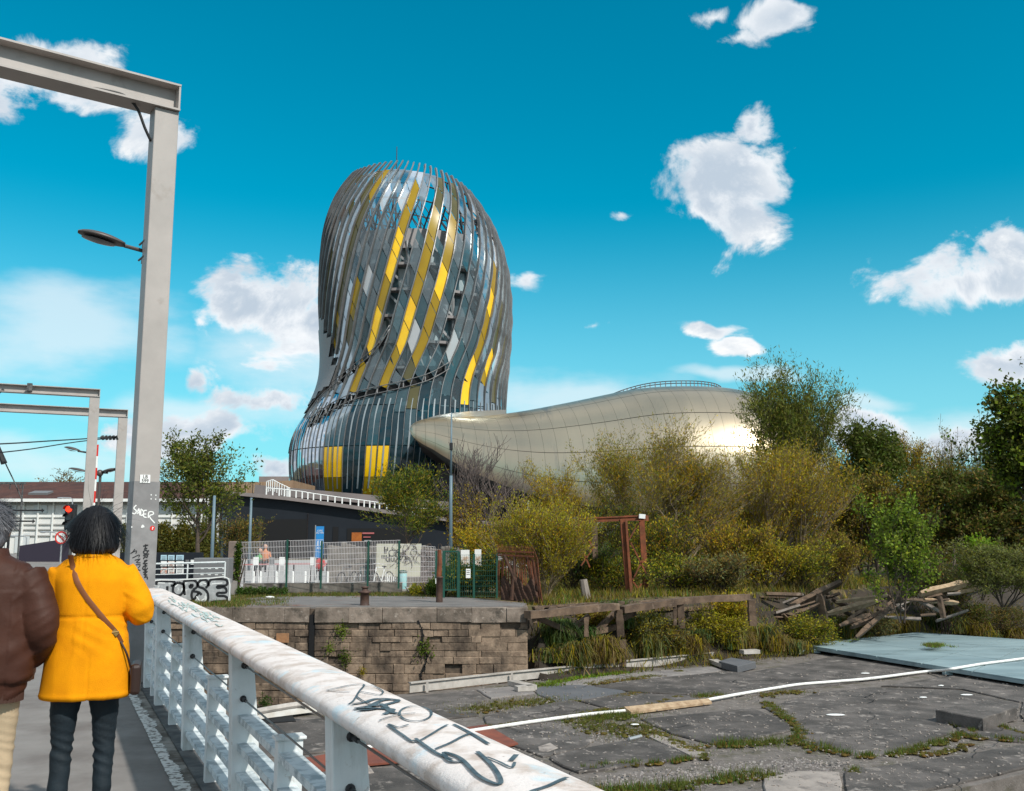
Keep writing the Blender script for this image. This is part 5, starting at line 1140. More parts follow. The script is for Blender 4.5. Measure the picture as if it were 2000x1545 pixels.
glass('glass_teal', (.20, .32, .36), .6, .10, gcol=(.5, .57, .6), body=(.07, .15, .175), bodyf=.08)
glass('glass_dark_teal', (.03, .07, .085), .25, .05, body=(.012, .038, .05), bodyf=.015, ior=1.45)
glass('glass_white', (.7, .73, .75), .35, .15, body=(.66, .67, .68), bodyf=.05)
mat('gold', (1.0, .62, .004), .18, col2=(.85, .46, .002), sc=.45, lo=.3, hi=.7, spec=.5, coat=.4); mat('ochre_panel', (.36, .23, .004), .2, col2=(.29, .18, .004), sc=.3, spec=.4, coat=.2); mat('olive_panel', (.085, .075, .022), .12, spec=.5, coat=.3)
mat('flank_metal', (.26, .265, .26), .55, .35, col2=(.26, .265, .27), sc=.15); mat('bronze_panel', (.20, .155, .13), .3, .6, rnd=.2)
mat('fin_bronze', (.24, .24, .24), .40, .45, col2=(.17, .165, .165), sc=.8); mat('streak_pale', (.27, .31, .33), .5); mat('fin_dark', (.06, .055, .06), .5, .3)
mat('core_glass', (.11, .19, .22), .12, .1, col2=(.19, .26, .28), sc=.25, lo=.45, hi=.55); mat('core_slab', (.30, .28, .28), .8); mat('core_column', (.34, .35, .36), .6); mat('blind_pale', (.45, .52, .54), .5, rnd=.2)
tower()

# ------------------------------------------------------------------ the wing
WT = [(800, 838), (804, 827), (812, 820), (840, 815), (880, 814), (930, 815), (990, 811), (1050, 803), (1100, 794), (1150, 785), (1200, 775), (1250, 765), (1290, 759), (1340, 756.5), (1400, 756.5), (1450, 759), (1490, 766), (1530, 779), (1570, 799), (1600, 822), (1620, 848), (1634, 880), (1640, 915)]
WB = [(800, 841), (804, 849), (812, 858), (840, 877), (880, 902), (930, 931), (990, 956), (1050, 975), (1100, 985), (1150, 992), (1200, 998), (1250, 1002), (1290, 1004), (1340, 1005), (1400, 1005), (1450, 1004), (1490, 1002), (1530, 1000), (1570, 996), (1600, 990), (1620, 980), (1634, 960), (1640, 930)]
def wing():
    Yc = 112.0
    t = thing('silver_wing', 'long silver gold metal wing curling from the tower to the right', 'building', P(1200, 1000, Yc))
    s = np.array([w[0] for w in WT], float); n = 200; ss = np.concatenate([800 + 40 * np.linspace(0, 1, 12) ** 1.8, np.linspace(846, 1600, 170), 1600 + 40 * (1 - (1 - np.linspace(.05, 1, 14)) ** 1.6)])
    tp = np.interp(ss, s, [w[1] for w in WT]); bt = np.interp(ss, s, [w[1] for w in WB])
    def sm(v, k):
        o = v.copy()
        for i in range(len(v)):
            w = min(k, i, len(v) - 1 - i); o[i] = v[i - w:i + w + 1].mean()
        return o
    for _ in range(3): tp = sm(tp, 4); bt = sm(bt, 4)
    AM = 108.0
    def pt(x, a, off=0.0):
        """a: degrees round the section, 0 = crest, 90 = facing the camera"""
        py0, py1 = np.interp(x, ss, tp), np.interp(x, ss, bt); z0, z1 = P(x, py0, Yc).z, P(x, py1, Yc).z
        cA = math.cos(rad(AM)); sA = math.sin(rad(AM)); ry = min(13.0, 1.0 * (z0 - z1) / (1 - cA) + .3)
        z1 = P(x, py1, Yc - ry * sA).z; h = (z0 - z1) / (1 - cA); zc = z0 - h
        e = rad(a); z = zc + (h + off) * math.cos(e); y = Yc - (ry + off) * math.sin(e)
        X0 = P(x, (py0 + py1) / 2, Yc - ry * math.sin(e)).x; shear = (math.sin(e) - .6) * ry * .30 * min(1, (x - 800) / 140) * (1 if x < 1560 else max(.0, 1 - (x - 1560) / 80))
        return Vector((X0 + shear, y, z))
    def nrm(x, a):
        d = .6; u = pt(min(x + 4, 1639.9), a) - pt(max(x - 4, 800.1), a); v = pt(x, a + d) - pt(x, a - d); m = v.cross(u); m.normalize()
        c0 = pt(x, 5); c1 = pt(x, AM - 5); ctr = (c0 + c1) / 2 + Vector((0, 6, 0)); return m if m.dot(pt(x, a) - ctr) > 0 else -m
    # cladding panels
    cols = [800.2, 812, 830] + list(np.arange(848, 1600, 25.0)) + [1600, 1618, 1632, 1639.8]; rows_ = [0, 26, 50, 72, 92, AM]
    npan = 0
    def patch(x0, x1, a0, a1, g=.18):
        nu, nv = 4, 5; co = []; no = []
        for j in range(nv + 1):
            for i in range(nu + 1):
                x = x0 + g * 1.0 + (x1 - x0 - 2 * g) * i / nu; a = a0 + .22 + (a1 - a0 - .44) * j / nv; co.append(pt(x, a)); no.append(nrm(x, a))
        f = [(j * 5 + i, (j + 1) * 5 + i, (j + 1) * 5 + i + 1, j * 5 + i + 1) for j in range(nv) for i in range(nu)]
        return co, no, f
    b = base_of(t)
    for x0, x1 in zip(cols, cols[1:]):
        for a0, a1 in zip(rows_, rows_[1:]):
            co, no, f = patch(x0, x1, a0, a1); me = bpy.data.meshes.new('cladding_panel'); me.from_pydata([p - b for p in co], [], f)
            me.polygons.foreach_set('use_smooth', [True] * len(f)); me.update(); 
            me.normals_split_custom_set_from_vertices([tuple(v) for v in no]); me.materials.append(MATS['wing_metal'])
            o = bpy.data.objects.new('cladding_panel', me); COL.objects.link(o); o.parent = t
    # closed backing shell, rear half included
    rows = []
    for x in list(ss[::4]) + [ss[-1]]:
        row = [pt(x, a, -.14) for a in np.linspace(0, AM, 16)]; c = pt(x, 0, -.14); lo = row[-1]
        ry = Yc - min(p.y for p in row)
        row += [Vector((c.x, Yc + ry * .9 * math.sin(q), lo.z + (c.z - lo.z) * (.5 + .5 * math.cos(q)))) for q in np.linspace(math.pi, .0, 10)]
        rows.append(row)
    mb = MB(); mb.grid(rows, True); mb.build('backing_shell', MATS['seam_dark'], t, smooth=True)
    # crest railing
    pts = [(1183, 775), (1200, 768), (1225, 759), (1260, 750), (1300, 745), (1340, 744), (1370, 745), (1395, 749), (1408, 755)]
    rl = thing('roof_railing', 'thin railing following the crest of the silver wing', 'railing', P(1300, 752, Yc + 3))
    q = smoothpts([P(x, y, Yc + 2) for x, y in pts], 4)
    for dz in (0, -.28): mb = MB(); mb.tube([p + Vector((0, 0, dz)) for p in q], .055, 5); mb.build('rail', MATS['fin_dark'], rl)
    for i, p in enumerate(q):
        if i % 1 == 0: mb = MB(); mb.tube([p, Vector((p.x, p.y, pt(min(1408, max(1183, proj(p)[0])), 0).z - .3))], .06, 4); mb.build('post', greysteel, rl)
    # short roof collar where the wing meets the tower
    mb = MB(); rows = []
    for u in np.linspace(0, 1, 24):
        x = 832 + 156 * u; yb = np.interp(x, ss, tp) + 1.0; yt = np.interp(x, [832, 850, 880, 920, 990], [818, 812, 807, 803, 800])
        rows.append([P(x, yb, Yc + .4), P(x, yt, TY - 30 + 16), P(x, yt + 6, TY - 4)])
    mb.grid([list(c) for c in zip(*rows)]); mb.build('roof_collar', MATS['collar_metal'], t, smooth=True)
    # undercroft: dark recess below the wing
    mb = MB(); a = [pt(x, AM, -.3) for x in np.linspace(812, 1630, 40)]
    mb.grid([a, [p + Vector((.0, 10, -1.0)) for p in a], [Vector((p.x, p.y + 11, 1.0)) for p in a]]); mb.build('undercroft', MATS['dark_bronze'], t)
mat('wing_metal', (.62, .515, .365), .33, .94, col2=(.53, .44, .32), sc=.12, rnd=.025, rvar=.04, dirt=(.34, .31, .26), dsc=.35, dlo=.60, dhi=.75, st=(2.0, .3, .3)); mat('seam_dark', (.10, .095, .085), .6); mat('collar_metal', (.46, .43, .38), .4, .8)  # dark stretched smudges in the wing metal are reflections painted into its colour
wing()
def mast():
    Y = 46; t0 = P(882, 806, Y); z0 = GZ
    t = thing('tall_mast', 'very tall blue grey tapering mast standing before the silver wing', 'mast', (t0.x, Y, GZ))
    mb = MB(); h = t0.z - GZ; mb.tube([(t0.x + .04, Y, GZ), (t0.x, Y, GZ + h * .45), (t0.x, Y, GZ + h * .62)], [.085, .08, .07], 10); mb.build('lower_pole', bluesteel, t, smooth=True)
    mb = MB(); mb.tube([(t0.x, Y, GZ + h * .62), (t0.x, Y, GZ + h)], [.055, .035], 8); mb.build('upper_pole', bluesteel, t, smooth=True)
    mb = MB(); z = P(882, 872, Y).z; mb.box((t0.x, Y - .02, z), (.15, .16, .35)); mb.build('camera_box', blackm, t, bevel=.02)
    for px, pt_, Y, r, m, lab in ((491, 972, 60, .10, bluesteel, 'grey lamp post in front of the black base building'), (419, 968, 44, .09, bluesteel, 'grey lamp post right of the leafy tree by the guard rail'), (1032, 978, 60, .10, greysteel, 'short pale chimney pipe under the silver wing')):
        p = P(px, pt_, Y); mb = MB(); mb.tube([(p.x, Y, GZ if px < 1000 else P(px, 1040, Y).z), (p.x, Y, p.z)], [r, r * .7], 9); mb.build('lamp_post' if px < 1000 else 'flue_pipe', m, loc=(p.x, Y, GZ), smooth=True, label=lab, cat='post' if px < 1000 else 'pipe')
mast()
# ------------------------------------------------------------------ vegetation
def leafmat(name, col, col2, rough=.6, tr=.42, isl=.4, sc=.55):
    return mat(name, col, rough, col2=col2, sc=sc, lo=.40, hi=.60, island=isl, trans=tr, spec=.25, det=3)
leafmat('leaf_ochre', (.50, .31, .012), (.33, .25, .014)); leafmat('leaf_olive', (.25, .22, .014), (.33, .25, .014)); leafmat('leaf_green', (.11, .155, .016), (.075, .11, .012))
leafmat('leaf_bright', (.24, .31, .025), (.16, .23, .02)); leafmat('leaf_hedge', (.13, .105, .012), (.09, .085, .012)); leafmat('leaf_dark', (.075, .095, .02), (.12, .125, .022)); leafmat('leaf_grey', (.19, .20, .07), (.14, .15, .05)); leafmat('leaf_yellow', (.46, .40, .025), (.31, .29, .018))
leafmat('leaf_willow', (.17, .185, .03), (.22, .215, .03)); leafmat('leaf_brown', (.26, .165, .035), (.17, .13, .03)); leafmat('grass_green', (.07, .14, .02), (.12, .14, .03)); leafmat('grass_reed', (.13, .20, .065), (.08, .13, .045)); leafmat('grass_straw', (.30, .22, .09), (.19, .14, .05)); leafmat('moss_ochre', (.16, .105, .02), (.10, .10, .018)); leafmat('moss_green', (.09, .16, .018), (.13, .17, .02)); leafmat('moss_bright', (.22, .36, .02), (.16, .26, .02))
leafmat('ivy', (.05, .11, .015), (.03, .065, .012))
bark = mat('bark', (.10, .075, .058), .95, col2=(.055, .04, .03), sc=6, bump=.7); bark_grey = mat('grey_bark', (.21, .165, .15), .95, col2=(.13, .10, .09), sc=5, bump=.5); bark_pale = mat('pale_bark', (.26, .20, .13), .95, col2=(.16, .12, .07), sc=5, bump=.5)

def skeleton(r, stems, levels, up, spread, wob, lean, kids, t0=.3):
    """returns list of (points, radii, level); unit height, later fitted into a box"""
    out = []
    def grow(p, d, L, rad_, lv):
        n = 5; pts = [p.copy()]; rs = [rad_]
        for i in range(n):
            d = d + r.normal(0, wob, 3) + np.array([lean, 0, up]) * (1 if lv else .6); d /= np.linalg.norm(d); p = p + d * L / n; pts.append(p.copy()); rs.append(rad_ * (1 - .72 * (i + 1) / n))
        out.append((np.array(pts), np.array(rs), lv))
        if lv + 1 >= levels: return
        k = kids[lv]
        for j in range(k):
            t = t0 + (1 - t0) * (j + r.uniform(.1, .9)) / k if lv == 0 else r.uniform(.2, 1)
            x = t * n; i = min(int(x), n - 1); q = pts[i] + (pts[i + 1] - pts[i]) * (x - i)
            a = r.uniform(0, 2 * math.pi); dd = pts[i + 1] - pts[i]; dd /= np.linalg.norm(dd); o = np.array([math.cos(a), math.sin(a), r.uniform(-.1, .5)]); o -= dd * o.dot(dd) * .7
            nd = dd * (1 - spread) + o * spread * 1.2; nd /= np.linalg.norm(nd)
            grow(q, nd, L * r.uniform(.45, .72) * (1.15 - .5 * t if lv == 0 else 1), rs[i] * .55, lv + 1)
    for s in range(stems):
        a = r.uniform(0, 2 * math.pi); k = 0 if stems == 1 else r.uniform(.15, .55)
        d = np.array([math.cos(a) * k, math.sin(a) * k, 1.0]); grow(np.array([math.cos(a) * .04 * (stems > 1), math.sin(a) * .04 * (stems > 1), 0.]), d / np.linalg.norm(d), r.uniform(.7, 1.0), 1.0, 0)
    return out
def tubes_np(sk, n, rscale, minr):
    V, F_ = [], []; k = 0
    for pts, rs, lv in sk:
        m = len(pts); nn = n if lv == 0 else (4 if lv == 1 else 3)
        for i in range(m):
            d = pts[min(i + 1, m - 1)] - pts[max(i - 1, 0)]; d = d / (np.linalg.norm(d) + 1e-9); x = np.cross(d, [0.3, 1, .1]); x /= np.linalg.norm(x) + 1e-9; y = np.cross(d, x); R = max(minr, rs[i] * rscale)
            for j in range(nn): a = 2 * math.pi * j / nn; V.append(pts[i] + (x * math.cos(a) + y * math.sin(a)) * R)
        for i in range(m - 1):
            for j in range(nn): F_.append((k + i * nn + j, k + i * nn + (j + 1) % nn, k + (i + 1) * nn + (j + 1) % nn, k + (i + 1) * nn + j))
        k += m * nn
    return np.array(V), np.array(F_)
def leaves_np(r, centers, dirs, n, size, asp, jit, align=.6, droop=0.0):
    idx = r.randint(0, len(centers), n); c = centers[idx] + r.normal(0, 1, (n, 3)) * jit; d = dirs[idx] * align + r.normal(0, .6, (n, 3)) * (1.2 - align) + np.array([0, 0, -droop]); d /= np.linalg.norm(d, axis=1)[:, None] + 1e-9
    s = np.cross(d, r.normal(0, 1, (n, 3))); s /= np.linalg.norm(s, axis=1)[:, None] + 1e-9; L = size * r.uniform(.55, 1.35, n)[:, None]; w = L * asp
    V = np.stack([c, c + d * L * .5 + s * w * .5, c + d * L, c + d * L * .5 - s * w * .5], 1).reshape(-1, 3); return V, np.arange(4 * n).reshape(-1, 4)
def plant(name, label, cat, px, pyb, pyt, pxl, pxr, Y, leaf, n=9000, size=.14, asp=.42, stems=1, levels=4, up=.06, spread=.55, wob=.10, lean=0.0, kids=(11, 6, 4), t0=.3, bk=None, br=.09, align=.6, droop=0, jit=None, seed=0, depth=.8, group=None, minr=.006, part='crown', baseY=None, env=None, gz=None):
    r = np.random.RandomState(seed + 17); sk = skeleton(r, stems, levels, up, spread, wob, lean, kids, t0)
    b = P(px, pyb, Y); top = P(px, pyt, Y); xl, xr = P(pxl, (pyb + pyt) / 2, Y).x, P(pxr, (pyb + pyt) / 2, Y).x
    if gz is not None: b.z = gz
    allp = np.concatenate([s[0] for s in sk]); H = top.z - b.z
    mx = np.percentile(allp[:, 2], 99.6); lo, hi = np.percentile(allp[:, 0], 1.5), np.percentile(allp[:, 0], 98.5); hd = max(abs(np.percentile(allp[:, 1], 2)), abs(np.percentile(allp[:, 1], 98)))
    sz = H / mx; w = (xr - xl)
    def fit(p):
        q = p.copy(); q[:, 2] *= sz
        k_ = w / (hi - lo); sh = (xl + xr) / 2 - b.x - (lo + hi) / 2 * k_; q[:, 0] = p[:, 0] * k_ + sh * np.clip(p[:, 2] / mx * 1.6, 0, 1); q[:, 1] = p[:, 1] / hd * w * .5 * depth
        return q + np.array(b)
    sk = [(fit(p), rs, lv) for p, rs, lv in sk]
    t = thing(name, label, cat, b, group)
    V, Fq = tubes_np(sk, 7, br, minr); np_mesh('trunk' if stems == 1 else 'stems', V, Fq, [bk or bark], t, smooth=True)
    if n:
        tw = [s for s in sk if s[2] >= levels - 2]; C, D = [], []
        for p, rs, lv in tw:
            for i in range(len(p) - 1):
                if lv == levels - 2 and i < 2: continue
                e = p[i + 1] - p[i]; L = np.linalg.norm(e) + 1e-9
                for u in (.25, .75): C.append(p[i] + e * u); D.append(e / L)
        V, Fq = leaves_np(r, np.array(C), np.array(D), n, size, asp, jit or size * .8, align, droop)
        lm = leaf if isinstance(leaf, (list, tuple)) else [leaf]
        mi = np.repeat(r.randint(0, len(lm), len(Fq) // 40 + 1), 40)[:len(Fq)].astype(np.int32) if len(lm) > 1 else None
        if mi is not None: mi = (r.rand(len(Fq)) * len(lm)).astype(np.int32)
        np_mesh(part, V, Fq, [MATS[q] for q in lm], t, mi=mi)
    return t
def hedge(name, label, cat, pts, Y, h, dep, leaf, n, size, seed=0, kind=None, gz=GZ, jag=.25, asp=.5):
    """a mass of leaves over an uneven bank, between two photo columns"""
    r = np.random.RandomState(seed); (x0, y0), (x1, y1) = pts; a, b = P(x0, y0, Y), P(x1, y1, Y); u = r.rand(n); v = r.rand(n) ** .7
    top = h * (1 - jag + jag * np.sin(u * 23 + seed) * np.sin(u * 51)) ; z = gz + v * top
    y = Y + (r.rand(n) - .5) * dep * np.sqrt(1 - v ** 2 * .8); x = a.x + (b.x - a.x) * u
    C = np.stack([x, y, z], 1); V, Fq = leaves_np(r, C, np.tile(np.array([[0, -.3, .5]]), (n, 1)), n, size, asp, size * .3, .5)
    t = thing(name, label, cat, (float((a.x + b.x) / 2), Y, gz)) if kind is None else None
    lm = leaf if isinstance(leaf, (list, tuple)) else [leaf]; mi = (r.rand(n) * len(lm)).astype(np.int32)
    if t is None:
        o = np_mesh(name, V, Fq, [MATS[q] for q in lm], None, mi=mi, label=label, cat=cat, kind=kind); return o
    np_mesh('foliage', V, Fq, [MATS[q] for q in lm], t, mi=mi)
    mb = MB(); rr = random.Random(seed)
    for k in range(14): q = a.lerp(b, rr.random()); mb.tube([(q.x, Y + rr.uniform(-.3, .3) * dep, gz), (q.x + rr.uniform(-.3, .3), Y, gz + h * .7)], [.04, .015], 4)
    mb.build('stems', bark, t); return t
def hit(px, py, y0=29.4, y1=48.0):
    Y = y0
    while Y < y1:
        p = P(px, py, Y)
        if p.z <= ground_z(p.x, Y): return p
        Y += .1
    return P(px, py, 32)
def vegetation():
    pl = plant
    # beside the plaza
    pl('leafy_tree', 'tall airy green tree behind the guard rail right of the nearest gantry', 'tree', 388, 1082, 850, 318, 462, 56, ['leaf_green', 'leaf_willow', 'leaf_dark'], n=9500, size=.20, asp=.45, up=.10, spread=.52, kids=(14, 7, 4), br=.14, seed=1, gz=-.1, t0=.22, align=.4)
    pl('young_tree', 'small green willow-like tree in front of the tower base', 'tree', 806, 1068, 912, 738, 868, 47, ['leaf_green', 'leaf_olive', 'leaf_green'], n=10500, size=.15, asp=.28, up=.10, spread=.5, kids=(12, 7, 5), br=.08, seed=2, gz=GZ, align=.7, t0=.25, lean=.015)
    pl('bare_tree', 'leafless grey tree with many fine twigs right of the tall mast', 'tree', 942, 1075, 866, 872, 1022, 50, None, n=0, up=.16, spread=.5, kids=(14, 9, 5), levels=4, br=.13, bk=bark_grey, seed=3, t0=.16, minr=.012, gz=GZ)
    pl('russet_shrub', 'reddish brown thin shrub right behind the tall mast', 'shrub', 906, 1060, 950, 876, 940, 48, ['leaf_brown', 'leaf_ochre'], n=4200, size=.10, stems=5, levels=3, kids=(7, 5), up=.14, spread=.4, br=.03, seed=4, gz=GZ)
    pl('ochre_shrub', 'ochre shrub below the bare tree behind the green gate', 'shrub', 955, 1090, 1010, 900, 1015, 44, ['leaf_olive', 'leaf_ochre'], n=5000, size=.13, stems=6, levels=3, kids=(6, 5), up=.08, spread=.6, br=.03, seed=5, gz=GZ)
    pl('shrub', 'large yellow green spiky shrub right of the rusty fence', 'shrub', 1060, 1178, 972, 962, 1150, 34, ['leaf_yellow', 'leaf_olive', 'leaf_yellow', 'leaf_ochre'], n=30000, size=.085, asp=.36, stems=16, levels=3, kids=(11, 7), up=.16, spread=.36, wob=.06, br=.022, bk=bark_pale, seed=6, gz=GZ, t0=.12, align=.7)
    pl('shrub', 'dark green shrub low behind the green gate notice', 'shrub', 915, 1162, 1102, 866, 975, 34.6, ['ivy', 'leaf_green', 'leaf_olive'], n=11000, size=.09, asp=.6, stems=8, levels=3, kids=(7, 6), up=.03, spread=.6, br=.02, seed=7, gz=GZ)
    pl('willow_tree', 'golden ochre small tree left of the rusty trestle against the wing', 'tree', 1088, 1080, 902, 1028, 1142, 55, ['leaf_ochre', 'leaf_olive', 'leaf_ochre'], n=9600, size=.14, asp=.25, up=.30, spread=.50, kids=(14, 7, 4), br=.07, wob=.09, seed=8, t0=.2, gz=GZ)
    pl('willow_tree', 'slim dark-topped willow rising just right of the rusty trestle', 'tree', 1215, 1120, 846, 1148, 1290, 48, ['leaf_ochre', 'leaf_willow', 'leaf_olive'], n=12800, size=.15, asp=.22, up=.30, spread=.50, lean=.03, kids=(16, 8, 4), br=.08, bk=bark_pale, wob=.09, seed=9, t0=.2, gz=GZ)
    pl('willow_tree', 'broad golden willow in the middle of the thicket against the silver wing', 'tree', 1352, 1125, 826, 1262, 1462, 44, ['leaf_ochre', 'leaf_olive', 'leaf_ochre', 'leaf_willow'], n=26880, size=.15, asp=.2, up=.30, spread=.50, lean=.03, kids=(20, 9, 5), br=.11, bk=bark_pale, wob=.09, seed=10, t0=.14, gz=GZ, stems=2)
    pl('willow_tree', 'tallest grey green willow with wispy crown covering the wing end', 'tree', 1548, 1080, 712, 1462, 1640, 60, ['leaf_willow', 'leaf_green', 'leaf_willow'], n=34000, size=.24, asp=.22, up=.30, spread=.50, lean=.025, kids=(20, 9, 5), br=.16, wob=.09, seed=11, t0=.25, gz=GZ)
    pl('willow_tree', 'bright ochre tree in front of the tallest willow', 'tree', 1530, 1145, 866, 1440, 1648, 46, ['leaf_ochre', 'leaf_yellow', 'leaf_ochre', 'leaf_olive'], n=24320, size=.14, asp=.25, up=.30, spread=.50, kids=(18, 9, 4), br=.09, bk=bark_pale, wob=.09, seed=12, t0=.15, gz=GZ, stems=3)
    pl('broad_tree', 'rounded dark green tree before the white cloud', 'tree', 1715, 1100, 832, 1635, 1785, 58, ['leaf_green', 'leaf_dark'], n=20000, size=.24, asp=.42, up=.07, spread=.6, kids=(13, 8, 4), br=.14, seed=13, t0=.35, gz=GZ, align=.4)
    pl('willow_tree', 'ochre feathery tree right of the rounded dark tree', 'tree', 1795, 1100, 852, 1740, 1850, 60, ['leaf_ochre', 'leaf_olive', 'leaf_brown'], n=12160, size=.17, asp=.25, up=.30, spread=.50, kids=(15, 8, 4), br=.1, wob=.09, seed=14, t0=.25, gz=GZ)
    for k, (x, t_, l, rr, nm) in enumerate(((1862, 838, 1826, 1900, 'thin wispy grey tree left of the pair on the skyline'), (1905, 868, 1880, 1935, 'shorter thin wispy tree between two skyline trees'), (1946, 850, 1915, 1980, 'thin wispy tree next to the big leafy right-edge tree'))):
        pl('wispy_tree', nm, 'tree', x, 1080, t_, l, rr, 66, ['leaf_grey', 'leaf_olive', 'leaf_willow'], n=4200, size=.16, asp=.25, up=.14, spread=.36, kids=(13, 6, 4), br=.09, bk=bark_grey, seed=15 + k, t0=.3, gz=GZ, minr=.012)
    pl('big_leaf_tree', 'tall tree with dark rounded leaf clumps cut by the right edge', 'tree', 2010, 1130, 696, 1938, 2100, 44, ['leaf_dark', 'leaf_green', 'leaf_dark', 'leaf_bright'], n=16000, size=.19, asp=.7, up=.05, spread=.62, kids=(13, 8, 4), br=.15, seed=19, t0=.35, gz=GZ, align=.3)
    pl('dark_thicket', 'dark bushy thicket mass under the skyline trees', 'shrub', 1905, 1130, 905, 1788, 2030, 52, ['leaf_dark', 'leaf_brown', 'leaf_dark', 'leaf_green'], n=40000, size=.19, asp=.5, stems=7, levels=4, kids=(10, 6, 4), up=.05, spread=.6, br=.07, seed=20, t0=.2, gz=GZ)
    pl('dark_thicket', 'brownish green thicket between the bright sapling and the ochre tree', 'shrub', 1690, 1140, 925, 1595, 1790, 50, ['leaf_olive', 'leaf_brown', 'leaf_dark'], n=34000, size=.16, asp=.45, stems=7, levels=4, kids=(10, 6, 4), up=.07, spread=.55, br=.05, seed=21, t0=.2, gz=GZ)
    pl('sapling', 'bright green leafy sapling standing among the collapsed timbers', 'sapling', 1762, 1222, 968, 1690, 1822, 36, ['leaf_bright', 'leaf_green', 'leaf_bright'], n=10500, size=.115, asp=.7, stems=4, levels=4, kids=(9, 5, 4), up=.13, spread=.50, wob=.13, depth=.7, br=.03, seed=22, gz=-1.55, t0=.1, align=.3)
    pl('sapling', 'pale lime young sapling in front of the dark thicket on the right', 'sapling', 1920, 1140, 1050, 1880, 1965, 40, ['moss_bright', 'leaf_bright'], n=2600, size=.14, asp=.5, stems=2, levels=3, kids=(9, 6), up=.06, spread=.5, br=.02, seed=23, gz=-1.0)
    pl('grey_bush', 'grey green willow bush at the right edge above the blue deck', 'shrub', 1965, 1215, 1062, 1885, 2060, 39, ['leaf_grey', 'leaf_willow'], n=26000, size=.12, asp=.3, stems=10, levels=3, kids=(11, 7), up=.06, spread=.55, br=.03, seed=24, gz=-1.2)
    # understorey, front row of the thicket
    us = [(1120, 1168, 1060, 1075, 1190, 38, ['ivy', 'leaf_dark', 'leaf_green'], 'dark green bush between the spiky shrub and the trestle'), (1195, 1172, 1090, 1150, 1250, 37.5, ['leaf_green', 'leaf_olive'], 'green bush at the foot of the trestle posts'), (1290, 1172, 1010, 1235, 1350, 40, ['leaf_olive', 'leaf_green', 'leaf_ochre'], 'olive bush just right of the trestle'), (1330, 1168, 1085, 1262, 1400, 36.5, ['leaf_yellow', 'leaf_green'], 'low lime yellow bush above the jetty middle'), (1425, 1166, 1020, 1370, 1490, 38.5, ['leaf_olive', 'leaf_ochre', 'leaf_brown'], 'brown olive bush above the jetty right part'), (1400, 1160, 1085, 1340, 1450, 36, ['leaf_grey', 'leaf_brown'], 'grey twiggy bush leaning over the jetty beam'), (1495, 1175, 1040, 1440, 1560, 38, ['leaf_yellow', 'leaf_olive', 'leaf_ochre'], 'yellow green bush where the jetty breaks off'), (1560, 1190, 1060, 1500, 1625, 39, ['leaf_olive', 'leaf_yellow', 'leaf_green'], 'mixed bush above the broken raking beam'), (1640, 1190, 1040, 1580, 1700, 41, ['leaf_brown', 'leaf_olive'], 'brown leafed bush left of the bright sapling'), (1840, 1190, 1075, 1780, 1905, 42, ['leaf_brown', 'leaf_green', 'leaf_dark'], 'brown green bush right of the bright sapling'), (1120, 1120, 990, 1060, 1190, 46, ['leaf_olive', 'leaf_ochre', 'leaf_dark'], 'olive bush behind the trestle left post'), (1230, 1120, 980, 1160, 1310, 45, ['leaf_olive', 'leaf_green'], 'tall olive bush behind the trestle right posts'), (1460, 1120, 960, 1400, 1530, 47, ['leaf_ochre', 'leaf_olive'], 'ochre bush between the golden willow and the bright ochre tree')]
    for k, (x, yb, yt, l, rr, Y, lf, lab) in enumerate(us):
        pl('bush', lab, 'bush', x, yb, yt, l, rr, Y, lf, n=8000, size=.115, asp=.34, stems=9, levels=4, kids=(7, 5, 3), up=.17, spread=.5, wob=.13, br=.025, seed=40 + k, group='bushes of the riverside thicket', gz=min(GZ, ground_z(P(x, yb, Y).x, Y)) - .05, t0=.1)
    for k, (x, yb, yt, l, rr, lf, lab) in enumerate(((1255, 1262, 1195, 1215, 1300, ['leaf_olive', 'leaf_grey'], 'tangled olive bush under the jetty between its two piles'), (1300, 1290, 1215, 1255, 1345, ['leaf_grey', 'leaf_brown', 'leaf_olive'], 'grey brown tangle low under the jetty middle'), (1405, 1270, 1190, 1350, 1450, ['leaf_yellow', 'leaf_olive'], 'yellow olive bush under the right half of the jetty'), (1425, 1225, 1160, 1395, 1460, ['leaf_yellow', 'leaf_ochre'], 'slim yellow bush growing up past the jetty beam end'), (1575, 1265, 1200, 1535, 1620, ['leaf_olive', 'leaf_yellow', 'leaf_green'], 'olive bush below the thick raked beam'), (1700, 1250, 1195, 1660, 1740, ['leaf_grey', 'leaf_brown'], 'grey brown bush under the crossing beams'), (1885, 1235, 1175, 1840, 1930, ['leaf_green', 'leaf_brown', 'leaf_dark'], 'brown green bush under the pale thick log'), (1960, 1245, 1180, 1915, 2020, ['leaf_brown', 'leaf_dark'], 'dark brown bush above the far end of the blue deck'), (1160, 1232, 1190, 1130, 1195, ['leaf_brown', 'leaf_olive'], 'small brown bush hanging under the first jetty beam'))):
        c = hit(x, yb); pl('bush', lab, 'bush', x, yb, yt, l, rr, c.y, lf, n=7000, size=.085, asp=.4, stems=8, levels=3, kids=(9, 6), up=.03, spread=.65, br=.02, seed=70 + k, group='bushes on the river bank', t0=.1)
    o = hedge('distant_wood', 'dense dark wood behind the riverside thicket', 'wood', ((1080, 1050), (2150, 1050)), 72, 4.2, 9, ['leaf_dark', 'leaf_brown', 'leaf_olive'], 42000, .28, 5, kind='stuff')
    hedge('hedge', 'olive green hedge in front of the white warehouse behind the leafy tree', 'hedge', ((240, 1050), (418, 1050)), 74, 3.4, 3.5, ['leaf_hedge', 'leaf_dark', 'leaf_hedge'], 26000, .20, 6)
